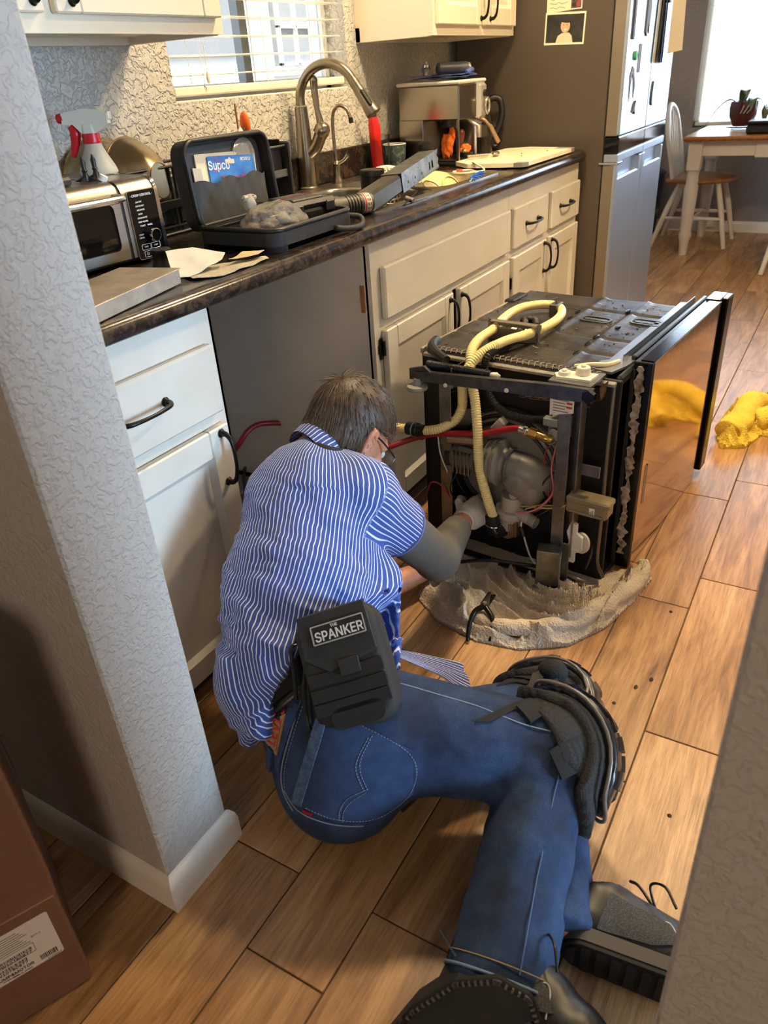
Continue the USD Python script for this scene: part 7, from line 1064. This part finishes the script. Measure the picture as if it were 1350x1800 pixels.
bk2 = thing('black_case', 'black rectangular case lying on the dining table', 'case', loc=(4.82, -.42, .7585)); part(bk2, 'case', box((-.10, -.14, 0), (.10, .10, .055), .012), BLACKP); part(bk2, 'case_lid', box((-.10, -.14, .056), (.10, .10, .075), .008), BLACKP)
bn = thing('waste_bin', 'dark patterned waste bin behind the fridge', 'waste bin', loc=(5.47, .43, 0)); part(bn, 'bin', lathe([(0, 0), (.10, 0), (.13, .43), (.135, .44), (.125, .44), (.10, .02), (0, .02)], 4 if False else 20, None), pm('bin_dark', (46, 46, 50), .6, var=(110, 112, 116), vscale=12, ramp=(.55, .62)), 50); part(bn, 'lid', lathe([(0, .475), (.10, .472), (.14, .45), (.14, .435), (0, .44)], 20), pm('bin_lid', (58, 60, 66), .5), 50)
# ================================================================ floor: towels, pliers, carton, zip bag
def towel_field(poly, holes, seed, amp, ridge, base=.012, n=110, edge=.035, rim=.016, cl=None):
    mx, my, Mx, My = poly.bounds; d = (Mx-mx)/n; xs = np.arange(mx-d, Mx+2*d, d); ys = np.arange(my-d, My+2*d, d); X, Y = np.meshgrid(xs, ys, indexing='ij'); import shapely; P = shapely.points(X.ravel(), Y.ravel()); D = np.where(shapely.contains(poly, P), shapely.distance(poly.exterior, P), -shapely.distance(poly.exterior, P)).reshape(X.shape)
    pt3 = lambda u, v, o: np.stack([u, v, 0*u+o], -1)
    nn = meshkit.fbm(pt3(X*6, Y*6, seed), 3, seed)-.5; n2 = meshkit.fbm(pt3(X*15, Y*15, seed+2), 2, seed+9)-.5; ang = .9*meshkit.noise(pt3(X*3.5, Y*3.5, seed), seed+5)*np.pi; U_ = (X*np.cos(ang)+Y*np.sin(ang))*13*ridge/3.2+3.2*nn; r = (1-np.abs(np.sin(U_*1.6)))**1.5; r2 = (1-np.abs(np.sin(X*62-Y*38+9*nn+6*n2)))**2
    z = base+amp*r*(.55+.9*(nn+.5)*.8)+amp*.55*nn+amp*.22*r2; z = z*np.clip(D/edge, .25, 1)+rim*np.exp(-((D-.020)/.014)**2)*(.8+1.2*(n2+.2)); z += .0028*(meshkit.noise(pt3(X*170, Y*170, 0), 2)-.5)
    if cl is not None: z = cl(X, Y, z)
    z = np.maximum(z, .006); keep = D > -d*.3; idx = -np.ones(X.shape, int); idx[keep] = np.arange(keep.sum()); top = np.stack([X, Y, z], -1)[keep]; f = []
    a, b, c_, e = idx[:-1, :-1].ravel(), idx[1:, :-1].ravel(), idx[1:, 1:].ravel(), idx[:-1, 1:].ravel(); ok = (a >= 0) & (b >= 0) & (c_ >= 0) & (e >= 0); f = np.vstack([np.c_[a, b, c_][ok], np.c_[a, c_, e][ok]]); E = np.vstack([f[:, [0, 1]], f[:, [1, 2]], f[:, [2, 0]]]); ks = set(map(tuple, E.tolist())); bd = V([q for q in ks if (q[1], q[0]) not in ks], int); m_ = len(top); bot = top.copy(); bot[:, 2] = .0008
    return tm(np.vstack([top, bot]), np.vstack([f, f[:, ::-1]+m_, np.c_[bd[:, 0], bd[:, 0]+m_, bd[:, 1]], np.c_[bd[:, 1], bd[:, 0]+m_, bd[:, 1]+m_]]))
def lower(X, Y, z):      # the cloth is pressed flat under the machine
    a = (X-DO[0])*math.cos(math.radians(DR))+(Y-DO[1])*math.sin(math.radians(DR)); b = -(X-DO[0])*math.sin(math.radians(DR))+(Y-DO[1])*math.cos(math.radians(DR)); u = np.clip((a+.215)/.05, 0, 1)*np.clip((b+.03)/.03, 0, 1)*np.clip((.62-b)/.03, 0, 1); return z*(1-u)+np.minimum(z, .010)*u
TER = pm('beige_terry', (214, 200, 178), .95, var=(190, 174, 152), vscale=9, bump=(1.0, .006), bscale=190)
bt = thing('beige_towel', 'beige terry towel crumpled under the near end of the dishwasher', 'towel')
part(bt, 'towel', towel_field(sg.Polygon([(.375, -.235), (.315, -.32), (.285, -.44), (.300, -.545), (.365, -.645), (.47, -.705), (.60, -.738), (.715, -.755), (.725, -.70), (.66, -.62), (.66, -.45), (.67, -.30), (.80, -.115), (.74, -.085), (.62, -.16), (.50, -.20)]).buffer(.01), None, 12, .048, 3.2, .012, 190, .03, .018, lower), TER, 50)
fold_pts = [(.335, -.40, .030), (.325, -.50, .028), (.385, -.615, .032), (.48, -.68, .034), (.60, -.722, .034), (.70, -.742, .030), (.735, -.735, .045)]
part(bt, 'rolled_edge', (lambda m: tm(V(m.vertices)+V(m.vertex_normals)*(.022*(meshkit.fbm(V(m.vertices)*30, 3, 5)-.5))[:, None], m.faces))(tube(spline(fold_pts, 10), np.interp(np.linspace(0, 1, 61), [0, .15, .5, .85, 1], [.016, .022, .026, .022, .012]), 18)), TER, True)
yt = thing('yellow_towel', 'bright yellow terry towel crumpled on the floor beyond the dishwasher door', 'towel'); YEL = pm('yellow_terry', (236, 208, 84), .95, var=(218, 184, 60), vscale=12, bump=(1.0, .006), bscale=170)
part(yt, 'towel', towel_field(sg.Polygon([(1.63, -.80), (1.66, -.86), (1.80, -.90), (1.78, -1.02), (1.66, -1.05), (1.63, -1.12), (1.75, -1.22), (1.95, -1.16), (1.98, -.98), (2.06, -.86), (2.00, -.78), (1.86, -.765), (1.72, -.772)]).buffer(.012), None, 31, .055, 3.4, .020, 130, .035, .018), YEL, 50)
def lump(nm, pts, r, seed, mat, par): return part(par, nm, (lambda m: tm(np.c_[(V(m.vertices)+V(m.vertex_normals)*(.022*(meshkit.fbm(V(m.vertices)*16, 3, seed)-.5))[:, None])[:, :2], np.maximum((V(m.vertices)+V(m.vertex_normals)*(.022*(meshkit.fbm(V(m.vertices)*16, 3, seed)-.5))[:, None])[:, 2], .004)], m.faces))(tube(spline(pts, 8), r, 16)), mat, True)
lump('fold', [(1.68, -.80, .04), (1.78, -.83, .06), (1.90, -.84, .07), (1.99, -.87, .05)], .045, 3, YEL, yt); lump('fold', [(1.82, -.87, .04), (1.87, -.96, .06), (1.93, -1.06, .06), (1.90, -1.15, .05)], .042, 6, YEL, yt); lump('fold', [(1.68, -1.02, .025), (1.74, -1.08, .04), (1.83, -1.12, .05)], .032, 8, YEL, yt)
plr = thing('pliers', 'dark steel pliers lying half on the beige towel', 'pliers'); JS = pm('plier_steel', (48, 46, 44), .3, .85)
pj_ = V([.345, -.435, .062])
for s_, w_ in ((1, (.262, -.425, .006)), (-1, (.285, -.475, .006))): part(plr, 'handle', tube(spline([pj_, pj_*.7+V(w_)*.3+V([.004*s_, .016*s_, .006]), pj_*.35+V(w_)*.65+V([0, .012*s_, .004]), V(w_)], 6), np.linspace(.0075, .0048, 19), 10), JS, True)
part(plr, 'jaw', [hull([pj_+V(o) for o in ((-.012, -.008, -.004), (-.012, .008, -.004), (.0, .012, .005), (0, -.012, .005), (.045, .010, .010), (.045, .002, .012), (.05, .006, .004))]), hull([pj_+V(o) for o in ((-.010, -.008, 0), (.0, -.013, .005), (.045, -.012, .008), (.05, -.006, .004), (.04, .0, .008))])], JS, 40); part(plr, 'pivot', cyl(pj_+V([0, 0, .0]), pj_+V([0, 0, .012]), .006), STEEL)
solo('extension_cord', rope([dwp(-.20, .17, .065), dwp(-.23, .22, .075), dwp(-.26, .30, .078), dwp(-.29, .38, .062), dwp(-.31, .46, .045), dwp(-.30, .55, .016)], .0048, 8), BLACKP, 'black cord crossing the beige towel towards the gloved hand', 'cord', smooth=60)
ce1, cn_ = V([-.90725, .42058, 0]), V([-.42058, -.90725, 0]); C0 = V([-.752, -.228, 0]); CRm = np.stack([-ce1, V([0, 0, 1.]), cn_], 1)     # carton face: right, up, out
KRAFT = pm('cardboard', (124, 86, 64), .85, var=(112, 76, 56), vscale=7, bump=(.15, .001), bscale=160); KR2 = pm('cardboard_edge', (172, 128, 94), .85)
cx_ = thing('cardboard_carton', 'brown cardboard shipping carton with a printed parts label by the near wall', 'carton')
def cf_(x, y, z): return C0+CRm@V([x, y, z])
part(cx_, 'carton', T(box((-.42, .001, -.27), (0, .224, 0), .003), CRm, C0), KRAFT); part(cx_, 'sleeve_lid', T(box((-.43, .227, -.27), (.004, .62, .004), .003), CRm, C0), KRAFT); part(cx_, 'seam', T(box((-.42, .2238, -.002), (-.001, .2275, .002), .0005), CRm, C0), KR2)
lb_ = part(cx_, 'shipping_label', T(slab(rrect(.17, .100, .004, (-.103, .152)), .0006), CRm, C0+cn_*.0002), pm('label_white', (220, 208, 194), .6), False)
def ctx(s, h, xr, y, b=False): m = meshkit.text_mesh(s, h, .0003, b); return T(m, CRm, cf_(xr-m.bounds[1][0], y, .0009))
part(lb_, 'label_print', [ctx('WPW10780877', .0052, -.056, .1370, True), ctx('W10780877', .0052, -.066, .1210, True), ctx('PUMP&MOTOR', .0055, -.060, .1115, True), ctx('WHIRLPOOL', .0026, -.084, .1065), ctx('MADE IN CHINA', .0026, -.064, .1052), ctx('QTY: 1', .003, -.036, .1665), ctx('W10780877', .0024, -.022, .1035)], pm('label_ink', (40, 36, 36), .8), False)
br = np.random.default_rng(4)
def bars(x0, x1, y, h):
    x = x0; out = []
    while x < x1: w_ = br.choice([.0005, .001, .0015]); out.append(T(box((x, y, .0008), (x+w_, y+h, .0011), 0), CRm, C0)); x += w_+br.choice([.0006, .001, .0014])
    return out
part(lb_, 'barcode', bars(-.14, -.056, .1435, .0058)+bars(-.14, -.066, .1275, .0055)+bars(-.050, -.026, .109, .011), pm('label_ink', (40, 36, 36)), False)
part(lb_, 'small_print', [T(box((-.16+.012*(k % 2), .160+.0046*k, .0008), (-.052-.004*((k*5) % 4), .1612+.0046*k, .0011), 0), CRm, C0) for k in range(8)], INK, False); part(lb_, 'print_box', T(slab(rrect(.13, .020, .001, (-.115, .1465)).difference(rrect(.1285, .0185, .001, (-.115, .1465))), .0003), CRm, C0+cn_*.0009), INK, False)
zb = thing('zip_bag', 'black fabric bag with a zip edge standing by the trainers', 'bag', loc=(-.575, -.825, 0), rz=0)
zo = unit(V([-.86, -.24, .45])); zu = unit(V([0, 0, 1.])-zo*zo[2]); ZR = np.stack([np.cross(zu, zo), zu, zo], 1); zp = sg.Polygon([(-.125, 0), (.070, 0), (.072, .085), (.056, .122), (.02, .134), (-.03, .118), (-.085, .065)]).buffer(.012)
zs = [np.c_[V(zp.buffer(b).exterior.segmentize(.02).coords), np.full(len(zp.buffer(b).exterior.segmentize(.02).coords), z)] for b, z in ((-.02, .022), (-.004, .016), (0, .004), (0, -.030), (-.012, -.042))]
part(zb, 'bag', T(hull(np.vstack(zs)), ZR, (0, 0, .012)), NYL, 45); zc = V(zp.exterior.segmentize(.01).coords)[:-1]; zc = zc[zc[:, 1] > .004]; o_ = np.argsort(-np.arctan2(zc[:, 1]-.05, zc[:, 0]+.02)); zc = zc[o_]
part(zb, 'zip_tape', T(tube(np.c_[zc, np.full(len(zc), .012)], .006, 8), ZR, (0, 0, .012)), NYL2, True); part(zb, 'zip_teeth', [T(box((-.0018, -.003, -.002), (.0018, .003, .003), 0), ZR@rz(math.degrees(math.atan2(*(zc[min(i+1, len(zc)-1)]-zc[i-1])[::-1]))), ZR@V([*zc[i], .0175])+V([0, 0, .012])) for i in range(1, len(zc))], pm('zip_grey', (96, 94, 92), .35, .7), False, kind='stuff')
for i, (x, y) in enumerate(((.29, -.83), (.33, -.855), (.22, -.80), (-.02, -.97), (.60, -.84))): solo('floor_speck', blob((x, y, .001), (.007 if i < 2 else .004, .004, .0015), 2, .5, 60, i), pm('speck_dark', (44, 36, 30), .8), ('dark knot-like crumb on the tile, farther of the close pair', 'dark knot-like crumb on the tile, nearer of the close pair', 'small dark fleck on the tile beside the knee pad', 'tiny dark dot on the tile near the right wall', 'tiny dark fleck on the tile beside the dishwasher door')[i], 'debris')
